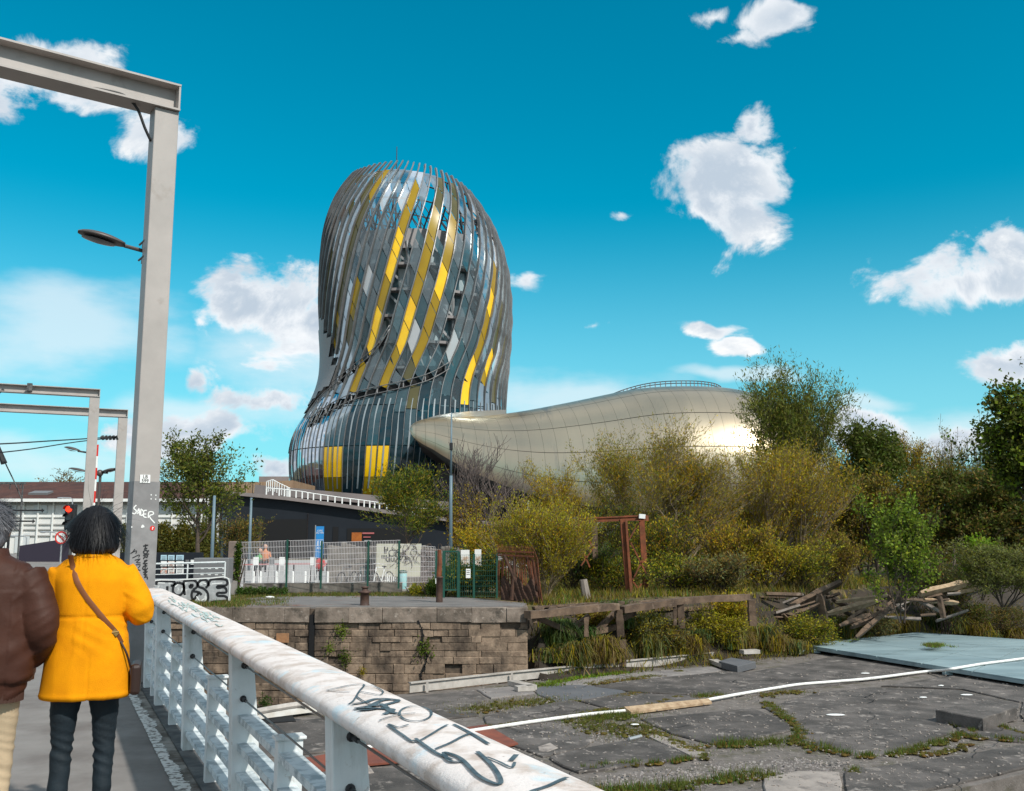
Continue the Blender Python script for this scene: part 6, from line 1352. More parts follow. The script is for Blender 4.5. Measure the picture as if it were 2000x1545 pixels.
    pl('round_tree', 'bare reddish round tree behind the warehouse roof', 'tree', 110, 1000, 922, 52, 170, 135, ['leaf_brown'], n=6000, size=.28, up=.05, spread=.6, kids=(14, 8, 4), br=.16, bk=bark_grey, seed=31, gz=GZ, minr=.03)
    pl('bush', 'dark bush beside the white fins left of the black building', 'bush', 470, 1085, 1010, 432, 508, 62, ['leaf_brown', 'leaf_dark'], n=5000, size=.15, stems=6, levels=3, kids=(8, 6), up=.08, spread=.5, br=.04, seed=32, gz=GZ)
    # ivy on the post, climbing plants
    hedge('ivy', 'ivy climbing beside the brown concrete post', 'ivy', ((459, 1100), (469, 1100)), 35.1, 1.85, .18, ['ivy', 'leaf_green'], 1500, .07, 7, jag=.05, asp=.8)
    hedge('ivy', 'ivy mound draped over the wall behind the green gate', 'ivy', ((880, 1100), (985, 1100)), 36.9, 1.75, .5, ['ivy', 'leaf_olive', 'leaf_green'], 9000, .08, 8, asp=.7)
    hedge('weed_strip', 'dark green nettles along the wall foot left of the mesh fence', 'weeds', ((452, 1165), (560, 1165)), 34.7, .30, .5, ['grass_green', 'ivy'], 5200, .06, 9)
    hedge('weed_strip', 'yellow green weeds at the right end of the low wall', 'weeds', ((800, 1160), (868, 1160)), 34.9, .42, .6, ['leaf_olive', 'leaf_yellow', 'grass_green'], 4200, .06, 10)
    hedge('weed_strip', 'green bush growing between the low wall and the tall bollard', 'weeds', ((834, 1160), (868, 1160)), 34.4, .62, .5, ['leaf_green', 'ivy'], 3200, .07, 11)
vegetation()

def blades(name, label, cat, spots, mats, h=.08, w=.012, kind='stuff', seed=0, parent=None):
    """grass blades round given spots (x, y, z, spread, count, height factor)"""
    r = np.random.RandomState(seed); Vs = []; n = 0; mi = []
    for (x, y, z, sp, c, hf) in spots:
        q = r.normal(0, 1, (c, 2)) * sp; a = r.uniform(0, 2 * math.pi, c); L = h * hf * r.uniform(.5, 1.4, c); lean = r.normal(0, .35, (c, 2)) * L[:, None]
        bx = np.stack([x + q[:, 0], y + q[:, 1], np.full(c, z)], 1); s = np.stack([np.cos(a), np.sin(a), np.zeros(c)], 1) * w * .5 * hf ** .5
        tip = bx + np.concatenate([lean, L[:, None]], 1); Vs.append(np.stack([bx - s, bx + s, tip], 1).reshape(-1, 3)); n += c; mi.append(r.randint(0, len(mats), c))
    V = np.concatenate(Vs); return np_mesh(name, V, np.arange(3 * n).reshape(-1, 3), [MATS[m] for m in mats], parent, mi=np.concatenate(mi).astype(np.int32), label=label, cat=cat, kind=kind)
def moss():
    L = [([(912, 1388), (990, 1376), (1078, 1366)], .34, 9, 'm'), ([(1112, 1408), (1180, 1420), (1240, 1436), (1262, 1446)], .34, 9, 'm'), ([(1150, 1405), (1200, 1396), (1235, 1404)], .22, 8, 'g'), ([(1240, 1412), (1290, 1434), (1345, 1460), (1385, 1472)], .10, 6, 'm'), ([(1360, 1458), (1450, 1452), (1555, 1450), (1600, 1462)], .17, 10, 'mg'), ([(1600, 1462), (1680, 1478), (1760, 1472), (1800, 1458), (1880, 1440), (2000, 1446)], .07, 7, 'g'), ([(1493, 1372), (1545, 1408), (1562, 1430), (1552, 1452)], .07, 6, 'mg'),
         ([(1170, 1548), (1300, 1540), (1400, 1525), (1500, 1512)], .15, 10, 'g'), ([(1140, 1502), (1200, 1494), (1300, 1490), (1380, 1476)], .06, 6, 'g'), ([(1052, 1340), (1100, 1330), (1150, 1322), (1215, 1313)], .16, 6, 'b'), ([(1145, 1336), (1200, 1330), (1280, 1320)], .16, 6, 'm'), ([(1205, 1360), (1250, 1354)], .14, 6, 'm'), ([(1110, 1366), (1120, 1370)], .1, 5, 'm'), ([(1350, 1363), (1402, 1357)], .12, 6, 'g'), ([(1482, 1360), (1520, 1352), (1570, 1352)], .16, 7, 'm'),
         ([(1855, 1415), (1900, 1428), (1862, 1442)], .05, 6, 'g'), ([(1910, 1406), (1990, 1430), (2040, 1440)], .06, 5, 'g'), ([(1320, 1312), (1340, 1311)], .08, 5, 'm'), ([(1690, 1502), (1660, 1508)], .08, 6, 'g'), ([(1790, 1478), (1870, 1462), (1900, 1454)], .05, 5, 'm'), ([(945, 1420), (1090, 1402)], .04, 5, 'm'), ([(1090, 1403), (1170, 1386), (1240, 1384), (1330, 1360)], .04, 4, 'm'), ([(650, 1470), (800, 1442), (870, 1412)], .04, 4, 'm')]
    g = random.Random(5); sets = {'m': [], 'g': [], 'b': []}; mb = MB()
    for pts, sp, k, kind in L:
        for (x0, y0), (x1, y1) in zip(pts, pts[1:]):
            a, b = G(x0, y0, PZ), G(x1, y1, PZ); n = max(2, int((b - a).length / .10))
            for i in range(n):
                if math.sin(i * .9 + x0) + g.uniform(-.8, .8) < -.75: continue
                p = a.lerp(b, (i + g.random()) / n); p.x += g.gauss(0, .05); p.y += g.gauss(0, .05); kk = g.choice(kind)
                sp_ = sp * g.uniform(.4, 1.5); sets[kk].append((p.x, p.y, PZ - .0, sp_, int(18 + sp_ * 330), .55 + .12 * k * (1.3 if kk == 'g' else .7) * .6))
                for _ in range(4): mb.sphere((p.x + g.gauss(0, sp * .8), p.y + g.gauss(0, sp * .8), PZ), (g.uniform(.03, .085), g.uniform(.03, .085), g.uniform(.012, .03)), 6, 4)
    mb.build('moss_mat', MATS['moss_ochre'], kind='stuff', label='ochre moss cushions in the joints of the platform', cat='moss', smooth=True)
    blades('moss_grass', 'ochre and olive moss grass between the platform slabs', 'moss', sets['m'], ['moss_ochre', 'moss_green', 'grass_straw'], .055, .012, seed=1)
    blades('joint_grass', 'green grass growing in the platform joints', 'grass', sets['g'], ['moss_green', 'grass_green', 'moss_ochre'], .075, .012, seed=2)
    blades('lime_weed', 'lime green weed along the steel channel', 'weeds', sets['b'], ['moss_bright', 'moss_green'], .06, .03, seed=3)
    s = []
    r = random.Random(4)
    for _ in range(26): p = G(1822 + r.gauss(0, 9), 1262 + r.gauss(0, 1.5), PZ + .34); s.append((p.x, p.y, PZ + .34, .10, 60, .9))
    for x, y in ((1640, 1252), (1668, 1250), (1860, 1264), (1655, 1254)): p = G(x, y, PZ + .34); s.append((p.x, p.y, PZ + .34, .08, 50, .8))
    blades('deck_tuft', 'grass tufts rooted on the blue deck', 'grass', s, ['moss_bright', 'grass_straw', 'grass_green'], .11, .015, seed=4)
    # quay verge grass
    s = []
    for _ in range(520):
        x = r.uniform(440, 1045); y = 1161 + r.gauss(0, 2.5) + (x > 870) * (x - 870) * .03; p = G(x, y, GZ); s.append((p.x, p.y, GZ, .12, 26, r.uniform(.6, 1.3)))
    for _ in range(260):
        x = r.uniform(400, 560); y = r.uniform(1160, 1184); p = G(x, y, GZ); s.append((p.x, p.y, GZ, .14, 24, r.uniform(.5, 1.1)))
    for _ in range(120):
        x = r.uniform(360, 480); y = r.uniform(1172, 1186); p = G(x, y, GZ); s.append((p.x, p.y, GZ, .14, 30, r.uniform(1, 2)))
    blades('verge_grass', 'dry ochre and green verge grass round the quay tarmac', 'grass', s, ['moss_ochre', 'grass_straw', 'grass_green', 'moss_green'], .075, .018, seed=5)
    # jetty top and river bank grass
    s = []
    for _ in range(2600):
        x = r.uniform(.4, 18); y = r.uniform(29, 48); z = ground_z(x, y)
        if z < -3.9: continue
        s.append((x, y, z, .22, 22, r.uniform(1, 3.2)))
    blades('bank_grass', 'rough grass covering the river bank under the thicket', 'grass', s, ['grass_green', 'grass_straw', 'moss_ochre', 'leaf_olive'], .10, .022, seed=6)
moss()
def tussocks():
    """drooping reed tussocks on the mud bank"""
    T = [(1100, 1245, 1.0, 'reed'), (1142, 1240, 1.05, 'reed'), (1190, 1222, 1.1, 'reed'), (1070, 1285, .8, 'mix'), (1120, 1290, .85, 'mix'), (1172, 1285, .9, 'straw'), (1205, 1290, .8, 'straw'), (1265, 1285, 1.0, 'mix'), (1310, 1275, 1.0, 'mix'), (1345, 1270, .95, 'straw'), (1362, 1240, .9, 'reed'), (1415, 1260, 1.0, 'mix'), (1452, 1250, 1.0, 'straw'), (1490, 1250, 1.05, 'mix'), (1510, 1262, .95, 'straw'), (1545, 1262, .85, 'mix'), (1600, 1235, .9, 'mix'), (1640, 1240, .9, 'mix'), (1722, 1225, .9, 'mix'), (1760, 1232, .9, 'straw'), (1830, 1225, .8, 'reed'), (1865, 1222, .85, 'mix'), (1905, 1232, .8, 'straw'), (1940, 1235, .85, 'mix'), (1985, 1238, .85, 'straw')]
    where = {0: 'leftmost of the row beside the quay corner', 1: 'second from the quay corner', 2: 'tallest, right of the quay corner'}
    kinds = {'reed': ['grass_reed', 'grass_green'], 'straw': ['grass_straw', 'leaf_olive', 'grass_straw'], 'mix': ['leaf_olive', 'grass_reed', 'grass_straw', 'leaf_grey']}
    for k, (px, py, h, kd) in enumerate(T):
        r = np.random.RandomState(k); hr = random.Random(k * 7 + 1); bx = px + hr.uniform(-14, 14); c = hit(bx, min(py + hr.uniform(4, 20), (1331 - (bx - 1000) * .1025 - 20) if bx < 1420 else 1275)); Y = c.y; h *= hr.uniform(.75, 1.35); n = int(900 + 600 * hr.random())
        q = r.normal(0, .20, (n, 2)); a = r.uniform(0, 2 * math.pi, n); L = h * r.uniform(.35, .95, n); o = np.stack([np.cos(a), np.sin(a)], 1) * (L * r.uniform(.15, .75, n))[:, None]; o[:, 1] -= .10 * L
        b = np.stack([c.x + q[:, 0], Y + q[:, 1], np.full(n, c.z)], 1); m = b + np.concatenate([o * .45, (L * .72)[:, None]], 1); tp = b + np.concatenate([o * 1.15, (L * r.uniform(.05, .85, n))[:, None]], 1)
        s = np.stack([-np.sin(a), np.cos(a), np.zeros(n)], 1) * .014
        V = np.stack([b - s, b + s, m + s * .8, m - s * .8, tp], 1).reshape(-1, 3); i = np.arange(n)[:, None] * 5
        Fq = np.concatenate([i + [0, 1, 2], i + [0, 2, 3], i + [3, 2, 4]], 0); mi = np.tile(r.randint(0, len(kinds[kd]), n), 3).astype(np.int32)
        side = 'near the quay corner' if px < 1210 else ('under the jetty middle' if px < 1400 else ('under the broken jetty end' if px < 1560 else ('below the collapsed timbers' if px < 1800 else 'above the blue deck at the right')))
        col = {'reed': 'green', 'straw': 'straw', 'mix': 'olive'}[kd]
        size = 'up the bank' if py < 1246 else 'at the waterline'
        nth = sum(1 for j, t_ in enumerate(T[:k]) if t_[3] == kd and (t_[0] < 1210) == (px < 1210) and (t_[1] < 1246) == (py < 1246) and ((1210 <= t_[0] < 1400) == (1210 <= px < 1400)) and ((t_[0] < 1560) == (px < 1560)) and ((t_[0] < 1800) == (px < 1800)))
        od = ['first', 'second', 'third', 'fourth'][nth]
        np_mesh('grass_tussock', V, Fq, [MATS[x] for x in kinds[kd]], None, mi=mi, label=f'{col} grass tussock {size} {side}, {od} from left', cat='grass tussock', group='grass tussocks on the mud bank')
tussocks()
def wall_plants():
    for k, (px, py, s, m, lab) in enumerate(((668, 1230, .20, 'leaf_bright', 'small lime fern high on the quay wall right of the slot'), (645, 1266, .15, 'leaf_bright', 'tiny fern beside the dark slot of the quay wall'), (676, 1284, .20, 'leaf_green', 'small trailing fern lower on the quay wall'), (829, 1264, .24, 'leaf_green', 'green plant sprouting from the crack in the quay wall'), (517, 1370, .18, 'ivy', 'dark weed near the foot of the quay wall seen through the railing'), (708, 1312, .12, 'leaf_olive', 'little weed low on the quay wall'))):
        c = on_plane(px, py, (0, QY - .12, 0), Vector((0, -1, 0))); r = np.random.RandomState(k); n = 260
        V, Fq = leaves_np(r, np.array([[c.x, c.y, c.z]]) + r.normal(0, 1, (n, 3)) * [s * .5, .05, s * .6], np.tile([[0, -1, .3]], (n, 1)), n, s * .28, .6, .01, .3); np_mesh('wall_fern', V, Fq, [MATS[m]], None, label=lab, cat='fern')
wall_plants()
# ------------------------------------------------------------------ jetty, trestle, collapsed timbers
def jetty():
    t = thing('timber_jetty', 'old rotten timber jetty running right from the quay corner', 'jetty', P(1030, 1195, 29))
    D = lambda px: 28.4 + (px - 1030) * .0118
    def q(px, py, dy=0): return P(px, py, D(px) + dy)
    def bm(a, b, w, h, m=timber, nm='beam', dy=0):
        mb = MB(); A_, B_ = q(*a, dy), q(*b, dy); d = (B_ - A_); n = 5; r = random.Random(int(a[0] + b[0]))
        x = d.normalized().cross(Vector((0, 0, 1))); x = x.normalized() if x.length > .1 else Vector((1, 0, 0)); z = x.cross(d.normalized()); rows = []
        for i in range(n + 1):
            p = A_ + d * (i / n) + Vector((0, 0, r.uniform(-.012, .012))); k = r.uniform(.85, 1.08); rows.append([p + x * (w / 2 * k) * a_ + z * (h / 2 * k) * b_ for a_, b_ in ((-1, -1), (1, -1), (1, 1), (-1, 1))])
        mb.grid(rows, True); e = len(mb.v); mb.f += [(0, 1, 2, 3), (e - 4, e - 1, e - 2, e - 3)]; mb.mi += [0, 0]
        mb.build(nm, m, t)
    for a, b in (((1030, 1201), (1204, 1184)), ((1214, 1191), (1330, 1173)), ((1330, 1173), (1460, 1166))): bm(a, b, .3, .2)
    for a, b in (((1040, 1186), (1205, 1176)), ((1215, 1178), (1320, 1170))): bm(a, b, .25, .06, timber, 'plank', 1.6)
    for k in range(16):
        x = 1050 + k * 26; bm((x, 1196 - (x - 1030) * .07), (x + 8, 1186 - (x - 1030) * .055), .28, .07, timber, 'plank', .8) if k % 3 != 2 else None
    for x, y0, y1, w in ((1209, 1190, 1243, .22), (1216, 1250, 1300, .2), (1328, 1174, 1226, .22), (1318, 1186, 1222, .12), (1467, 1172, 1222, .24), (1145, 1205, 1243, .14), (1044, 1205, 1215, .14)): bm((x, y0), (x + (3 if w > .2 else 0), y1), w, w, timber, 'pile')
    for a, b in (((1049, 1206), (1130, 1242)), ((1150, 1203), (1122, 1226)), ((1165, 1232), (1202, 1196)), ((1210, 1222), (1150, 1238)), ((1240, 1196), (1212, 1210))): bm(a, b, .14, .16, timber, 'brace', .5)
    for a, b in (((1330, 1190), (1460, 1182)), ((1060, 1222), (1200, 1212)), ((1220, 1196), (1320, 1186))): bm(a, b, .12, .14, timber, 'cross_beam', 1.6)
    # back darkness of the bank under the jetty is simply its shaded mud face
    mb = MB(); a, b = P(1139, 1132, 33.5), P(1147, 1177, 33.5); mb.tube([b, a.lerp(b, .5), a], [.15, .145, .13], 8); mb.build('grey_stump', MATS['grey_wood'], loc=b, label='upright grey weathered stump behind the jetty planks', cat='post')
    mb = MB(); mb.beam(P(1055, 1174, 34), P(1215, 1163, 35), .07, .09); mb.build('old_rail', rust, loc=P(1060, 1174, 34), label='rusty rail lying behind the jetty from fence to trestle', cat='rail')
    mb = MB(); mb.beam(P(1058, 1183, 33.7), P(1215, 1172, 34.6), .25, .22); mb.build('concrete_sill', dirtyconc, loc=P(1060, 1183, 33.7), label='grey concrete sill under the rusty rail', cat='kerb')
    # rusty trestle
    t2 = thing('rusty_trestle', 'rusty iron trestle frame standing in the bushes', 'trestle', P(1200, 1165, 36))
    def rb(a, b, w, Y0=36, Y1=None, m=rust, nm='strut'):
        mb = MB(); mb.beam(P(*a, Y0), P(*b, Y1 or Y0), w, w); mb.build(nm, m, t2)
    rb((1128, 1017), (1262, 1011), .17, nm='top_beam'); rb((1128, 1013), (1262, 1007), .05, 35.9, nm='top_flange'); rb((1225, 1012), (1262, 1012), .2, 36, 37.6, nm='cross_beam')
    rb((1134, 1018), (1138, 1062), .2, nm='post'); rb((1161, 1016), (1163, 1100), .20, 37.5, nm='post', m=timber); rb((1217, 1014), (1230, 1165), .24, 35.8, nm='post'); rb((1223, 1016), (1233, 1165), .08, 35.6, nm='post'); rb((1253, 1014), (1262, 1165), .2, 37, nm='post')
    for a, b in (((1140, 1040), (1158, 1068)), ((1160, 1068), (1135, 1105)), ((1138, 1075), (1152, 1108)), ((1228, 1055), (1247, 1022)), ((1232, 1060), (1262, 1120)), ((1262, 1080), (1232, 1140)), ((1232, 1130), (1258, 1165)), ((1253, 1140), (1236, 1165))): rb(a, b, .05, nm='brace')
    rb((1248, 1008), (1260, 1009), .16, 35.8, m=whitem, nm='white_cap')
    # collapsed timbers
    LB = [((1533, 1192), (1640, 1138), .30, 37, 38, 'thick broken beam raked up to the right'), ((1480, 1186), (1556, 1206), .22, 36.5, 36, 'dark beam sloping down right from the jetty end'), ((1470, 1207), (1552, 1207), .10, 36, 36, 'thin level plank under the sloping dark beam'), ((1545, 1205), (1600, 1180), .16, 36.5, 37, 'short beam under the thick raked beam'), ((1633, 1175), (1733, 1163), .13, 37, 37.5, 'long pale plank catching the light'), ((1615, 1199), (1712, 1174), .20, 37, 38, 'dark beam just below the long pale plank'), ((1663, 1225), (1748, 1186), .20, 36.5, 37.5, 'beam sloping up toward the bright sapling'), ((1671, 1246), (1742, 1184), .22, 36.2, 37.4, 'steepest beam below the bright sapling'), ((1655, 1212), (1690, 1190), .18, 36.8, 37.2, 'short brown stub left of the sapling'), ((1797, 1160), (1888, 1139), .26, 38, 39, 'pale thick log right of the sapling'), ((1805, 1172), (1872, 1178), .14, 38, 38.5, 'dark beam under the pale thick log'), ((1835, 1165), (1843, 1207), .22, 37.8, 37.6, 'short leaning pile right of the sapling'), ((1600, 1160), (1612, 1216), .22, 37, 37, 'leaning pile under the thick raked beam'), ((1625, 1170), (1660, 1188), .16, 37.5, 37.5, 'crossed broken board beside the raked beam'), ((1700, 1200), (1640, 1222), .14, 36.8, 36.6, 'low crossing board under the dark beams'), ((1860, 1160), (1905, 1150), .12, 39, 39, 'thin split branch at the end of the pale log'), ((1518, 1246), (1538, 1212), .06, 36, 36, 'thin pale stick under the jetty end'), ((1720, 1158), (1740, 1170), .2, 38, 38, 'grey stub directly left of the sapling')]
    for (a, b, w, Y0, Y1, lab) in LB:
        A_, B_ = P(*a, Y0), P(*b, Y1); mb = MB(); d = B_ - A_; n = 5; r = random.Random(int(a[0])); x = d.normalized().cross(Vector((0, 0, 1))).normalized(); z = x.cross(d.normalized()); rows = []
        for i in range(n + 1):
            k = r.uniform(.75, 1.1) * (1 if 0 < i < n else .7); p = A_ + d * (i / n); rows.append([p + (x * math.cos(q_) + z * math.sin(q_)) * w * .72 * k * r.uniform(.85, 1.15) for q_ in [.3, 1.25, 3.44, 4.39]])
        mb.grid(rows, True); mb.f += [tuple(range(4)), tuple(range(len(mb.v) - 4, len(mb.v)))]; mb.mi += [0, 0]
        mb.build('fallen_timber', timber_pale if 'pale' in lab else timber, loc=A_, label=lab, cat='timber', group='collapsed timbers of the old jetty')
def loose_planks():
    r = random.Random(77); mm = [timber, MATS['grey_wood'], timber]
    for k in range(34):
        px = r.uniform(1500, 1910); py = 1192 + r.uniform(-30, 34) - (px - 1500) * .03; Y = 36.2 + (px - 1500) * .006 + r.uniform(-.6, 1.4); c = P(px, py, Y); c.z = max(c.z, ground_z(c.x, Y) + .1)
        a = r.gauss(0, .5) + (math.pi if r.random() < .5 else 0); e = r.gauss(.05, .28); L = r.uniform(.5, 1.5); d = Vector((math.cos(a) * math.cos(e), math.sin(a) * .5, math.sin(e))) * L
        mb = MB(); mb.beam(c - d / 2 * 1.0, c + d / 2, r.uniform(.06, .17), r.uniform(.04, .12), up=(0, .5, 1))
        mb.build('loose_plank', mm[k % 3], loc=c, label=('grey weathered' if k % 3 == 1 else 'brown') + ' loose broken plank in the tangle of collapsed jetty timbers', cat='plank', group='loose planks of the collapsed jetty')
mat('grey_wood', (.27, .23, .20), .9, col2=(.18, .15, .13), sc=6, st=(1, 1, .3), bump=.6)
jetty()
loose_planks()

# ------------------------------------------------------------------ plaza things behind the mesh fence
def plaza_things():
    Y = 41.0
    # banner
    a, b = P(616, 1090, Y), P(633, 1028, Y); t = thing('blue_banner', 'tall blue upright banner with white lettering behind the mesh fence', 'banner', ((a.x + b.x) / 2, Y, GZ)); cx = (a.x + b.x) / 2
    mb = MB(); mb.box((cx, Y, (a.z + b.z) / 2), (b.x - a.x, .03, b.z - a.z)); bn = mb.build('cloth', bluesign, t)
    mb = MB(); mb.tube([(a.x - .03, Y, GZ), (a.x - .03, Y, b.z + .05)], .02, 6); mb.box((cx, Y, GZ + .03), (.5, .3, .06)); mb.build('stand', greysteel, t)
    def L(py, s, txt): p = P(624, py, Y - .02); text_mesh(txt, s, .002, whitem, bn, (cx, Y - .022, p.z), (1, 0, 0), (0, 0, 1))
    L(1037, .11, 'CITÉ'); L(1041, .09, 'DU VIN'); L(1062, .30, '10'); L(1071, .13, 'ANS'); L(1079, .10, '→')
    # cream logo wall with brick end
    Y = 40; a, b = P(734, 1136, Y), P(822, 1062, Y); t = thing('cream_wall', 'cream rendered wall with Cité du Vin lettering behind the mesh fence', 'wall', ((a.x + b.x) / 2, Y, GZ))
    mb = MB(); mb.box(((a.x + b.x) / 2, Y + .15, (a.z + b.z) / 2), (b.x - a.x, .3, b.z - a.z)); mb.build('render', creamwall, t)
    mb = MB(); mb.box(((a.x + b.x) / 2, Y - .02, GZ + .22), (b.x - a.x, .05, .44)); mb.build('plinth', dirtyconc, t)
    p = P(772, 1078, Y); text_mesh('Cité', .40, .004, blackm, t, (p.x + .05, Y - .006, P(772, 1081, Y).z), (1, 0, 0), (0, 0, 1)); text_mesh('du Vin', .40, .004, blackm, t, (p.x + .12, Y - .006, P(772, 1091, Y).z), (1, 0, 0), (0, 0, 1))
    mb = MB()
    for k, (px, y0, y1) in enumerate(((751, 1067, 1081), (754, 1072, 1081), (757, 1069, 1076), (746, 1084, 1091), (749, 1084, 1091), (752, 1084, 1091), (755, 1084, 1091))):
        q0, q1 = P(px, y1, Y), P(px, y0, Y); mb.box((q0.x, Y - .006, (q0.z + q1.z) / 2), (.035, .01, q1.z - q0.z))
    mb.build('logo_strokes', blackm, t, kind='stuff')
    x0, x1 = P(822, 1100, Y).x, P(852, 1100, Y).x; z1 = P(836, 1073, Y).z; r = random.Random(3); z = GZ; row = 0
    wl = thing('brick_pier', 'grey brick pier closing the right end of the cream wall', 'wall', ((x0 + x1) / 2, Y, GZ)); mb = MB(); mb.box(((x0 + x1) / 2, Y + .17, (GZ + z1) / 2), (x1 - x0, .26, z1 - GZ)); mb.build('core', mortar, wl)
    while z < z1 - .05:
        x = x0 - (row % 2) * .12
        while x < x1:
            xa, xb = max(x, x0), min(x + .24, x1)
            if xb - xa > .05: m2 = MB(); m2.box(((xa + xb) / 2, Y + .03 + r.uniform(-.006, .006), z + .045), (xb - xa - .012, .1, .078)); m2.build('brick', brickm, wl)
            x += .24
        z += .09; row += 1
    mb = MB(); a, b = P(640, 1062, Y + .6), P(905, 1070, Y + .6); n = 30; r = random.Random(8)
    for i in range(n): q = a.lerp(b, (i + .5) / n); h = q.z - GZ + r.uniform(-.1, .08); mb.box((q.x, Y + .75, GZ + h / 2), ((b.x - a.x) / n * 1.04, .3 + r.uniform(0, .06), h))
    mb.build('rubble_wall', dirtyconc, loc=(a.x, Y + .7, GZ), label='rough stone wall with dead creepers behind the cream wall', cat='wall', bevel=.03)
    # dead creeper on the cream wall
    mb = MB(); r = random.Random(12)
    for k in range(16):
        x = r.uniform(a.x + 2.2, a.x + 5.2); pts = [Vector((x, Y - .03, P(770, 1064, Y).z + .05))]
        for j in range(6): pts.append(pts[-1] + Vector((r.uniform(-.22, .22), 0, -r.uniform(.08, .22))))
        mb.tube(pts, [.012] * 6 + [.005], 4)
    mb.build('dead_creeper', bark, loc=(a.x + 3, Y, .5), label='dead creeper stems hanging over the cream wall', cat='creeper')
    # parasol-free terrace: people
    for k, (px, pyh, m, lab) in enumerate(((519, 1067, 'skin_top', 'distant person in a peach top sitting behind the mesh fence'), (509, 1075, 'leaf_green_cloth', 'distant person in green sitting left of the peach topped one'), (625, 1083, 'red_top', 'distant person in red near the foot of the blue banner'))):
        Yp = 44; h = P(px, pyh, Yp); t = thing('person', lab, 'person', (h.x, Yp, GZ))
        mb = MB(); mb.sphere(h, (.10, .11, .13), 12, 8); mb.build('head', MATS['skin'], t, smooth=True)
        mb = MB(); mb.sphere(h + Vector((0, .03, .04)), (.11, .12, .12), 12, 8); mb.build('hair', MATS['hair_dark'], t, smooth=True)
        mb = MB(); mb.tube([h + Vector((0, 0, -.1)), h + Vector((0, 0, -.18)), h + Vector((0, 0, -.26)), h + Vector((0, 0, -.5)), h + Vector((0, 0, -.72))], [.05, .07, .19, .16, .19], 12)
        for s in (-1, 1): mb.tube([h + Vector((s * .17, 0, -.25)), h + Vector((s * .24, -.04, -.48)), h + Vector((s * .12, -.22, -.56))], [.055, .045, .035], 8)
        mb.build('top', MATS[m], t, smooth=True)
        mb = MB()
        for s in (-1, 1): mb.tube([h + Vector((s * .09, 0, -.68)), h + Vector((s * .11, -.38, -.70)), h + Vector((s * .11, -.40, -1.12))], [.08, .07, .05], 8)
        mb.build('trousers', MATS['jeans'], t, smooth=True)
    # tables, barriers, bins
    tb = thing('terrace_table', 'long low terrace counter with dusty red top behind the mesh fence', 'table', (P(560, 1105, 43).x, 43, GZ)); a, b = P(478, 1103, 43), P(735, 1099, 43)
    mb = MB(); mb.beam(a, b, .5, .05); mb.build('tabletop', pinkwood, tb)
    for k in range(9): q = a.lerp(b, k / 8); mb = MB(); mb.beam((q.x, 43, GZ), (q.x, 43, q.z - .03), .06, .06); mb.build('leg', darksteel, tb)
    for k, (px, lab) in enumerate(((500, 'white low menu stand left of the seated pair'), (531, 'grey menu board behind the first green fence post'), (551, 'pale menu board right of the grey one'), (611, 'white striped sign board near the blue banner'))):
        a, b = P(px - 6, 1104, 42.4), P(px + 6, 1088, 42.4); mb = MB(); mb.box(((a.x + b.x) / 2, 42.4, (a.z + b.z) / 2), (b.x - a.x - .02, .04, b.z - a.z))
        for s in (-1, 1): mb.tube([((a.x + b.x) / 2 + s * .1, 42.4, a.z), ((a.x + b.x) / 2 + s * .16, 42.4, GZ)], .015, 5)
        mb.build('menu_stand', MATS['cab_grey'] if k == 1 else whitem, loc=((a.x + b.x) / 2, 42.4, GZ), label=lab, cat='sign stand')
    a, b = P(655, 1094, 41.5), P(676, 1068, 41.5); mb = MB(); mb.box(((a.x + b.x) / 2 + 0, 40.9, (a.z + b.z) / 2), (.36, .04, .62)); mb.build('info_panel', timber_pale, loc=((a.x + b.x) / 2, 40.9, .2), label='tan notice panel on the rubble wall between two fence posts', cat='notice')
    # litter bin
    p = P(787, 1110, 38.6); t = thing('litter_bin', 'pale turquoise litter bin in front of the cream wall', 'bin', (p.x, 38.6, GZ)); mb = MB(); mb.lathe((p.x, 38.6, GZ), [(.13, 0), (.15, .05), (.16, .6), (.15, .62)], 14); mb.build('body', MATS['turquoise'], t, smooth=True); mb = MB(); mb.lathe((p.x, 38.6, GZ), [(.17, .64), (.17, .70), (.08, .74), (0, .745)], 14); mb.build('lid', darkgreen, t, smooth=True)
    # bollards / barrier bars
    for k, px in enumerate((495, 509, 540, 572, 596, 640)):
        p = P(px, 1128, 39.5); mb = MB(); mb.tube([(p.x, 39.5, GZ), (p.x, 39.5, GZ + .62)], .05, 8); mb.sphere((p.x, 39.5, GZ + .62), .05, 8, 5)
        mb.build('white_bollard', whitem, loc=(p.x, 39.5, GZ), label=['first', 'second', 'third', 'fourth', 'fifth', 'sixth'][k] + ' white bollard from the left behind the mesh fence', cat='bollard', group='white bollards on the plaza')
    t = thing('bike_rack', 'white row of upright bars right of the bicycles', 'bike rack', (P(765, 1125, 39).x, 39, GZ))
    for k in range(7): p = P(752 + k * 4.2, 1125, 39); mb = MB(); mb.tube([(p.x, 39, GZ), (p.x, 39, GZ + .6 - k * .03)], .02, 6); mb.build('bar', whitem, t)
    # bicycles seen almost end on
    def wheel(t, c, R, ax, nm='wheel'):
        ax = Vector(ax).normalized(); u = Vector((0, 0, 1)); v = ax.cross(u); w = thing('x', 'x', 'x') if False else None
        mb = MB(); ring = [Vector(c) + (u * math.cos(a) + v * math.sin(a)) * R for a in np.linspace(0, 2 * math.pi, 25)]; mb.tube(ring, .022, 6, caps=False); o = mb.build(nm, blackm, t)
        mb = MB()
        for a in np.linspace(0, 2 * math.pi, 13)[:-1]: mb.tube([Vector(c), Vector(c) + (u * math.cos(a) + v * math.sin(a)) * R], .004, 3)
        mb.build('spokes', greysteel, o)
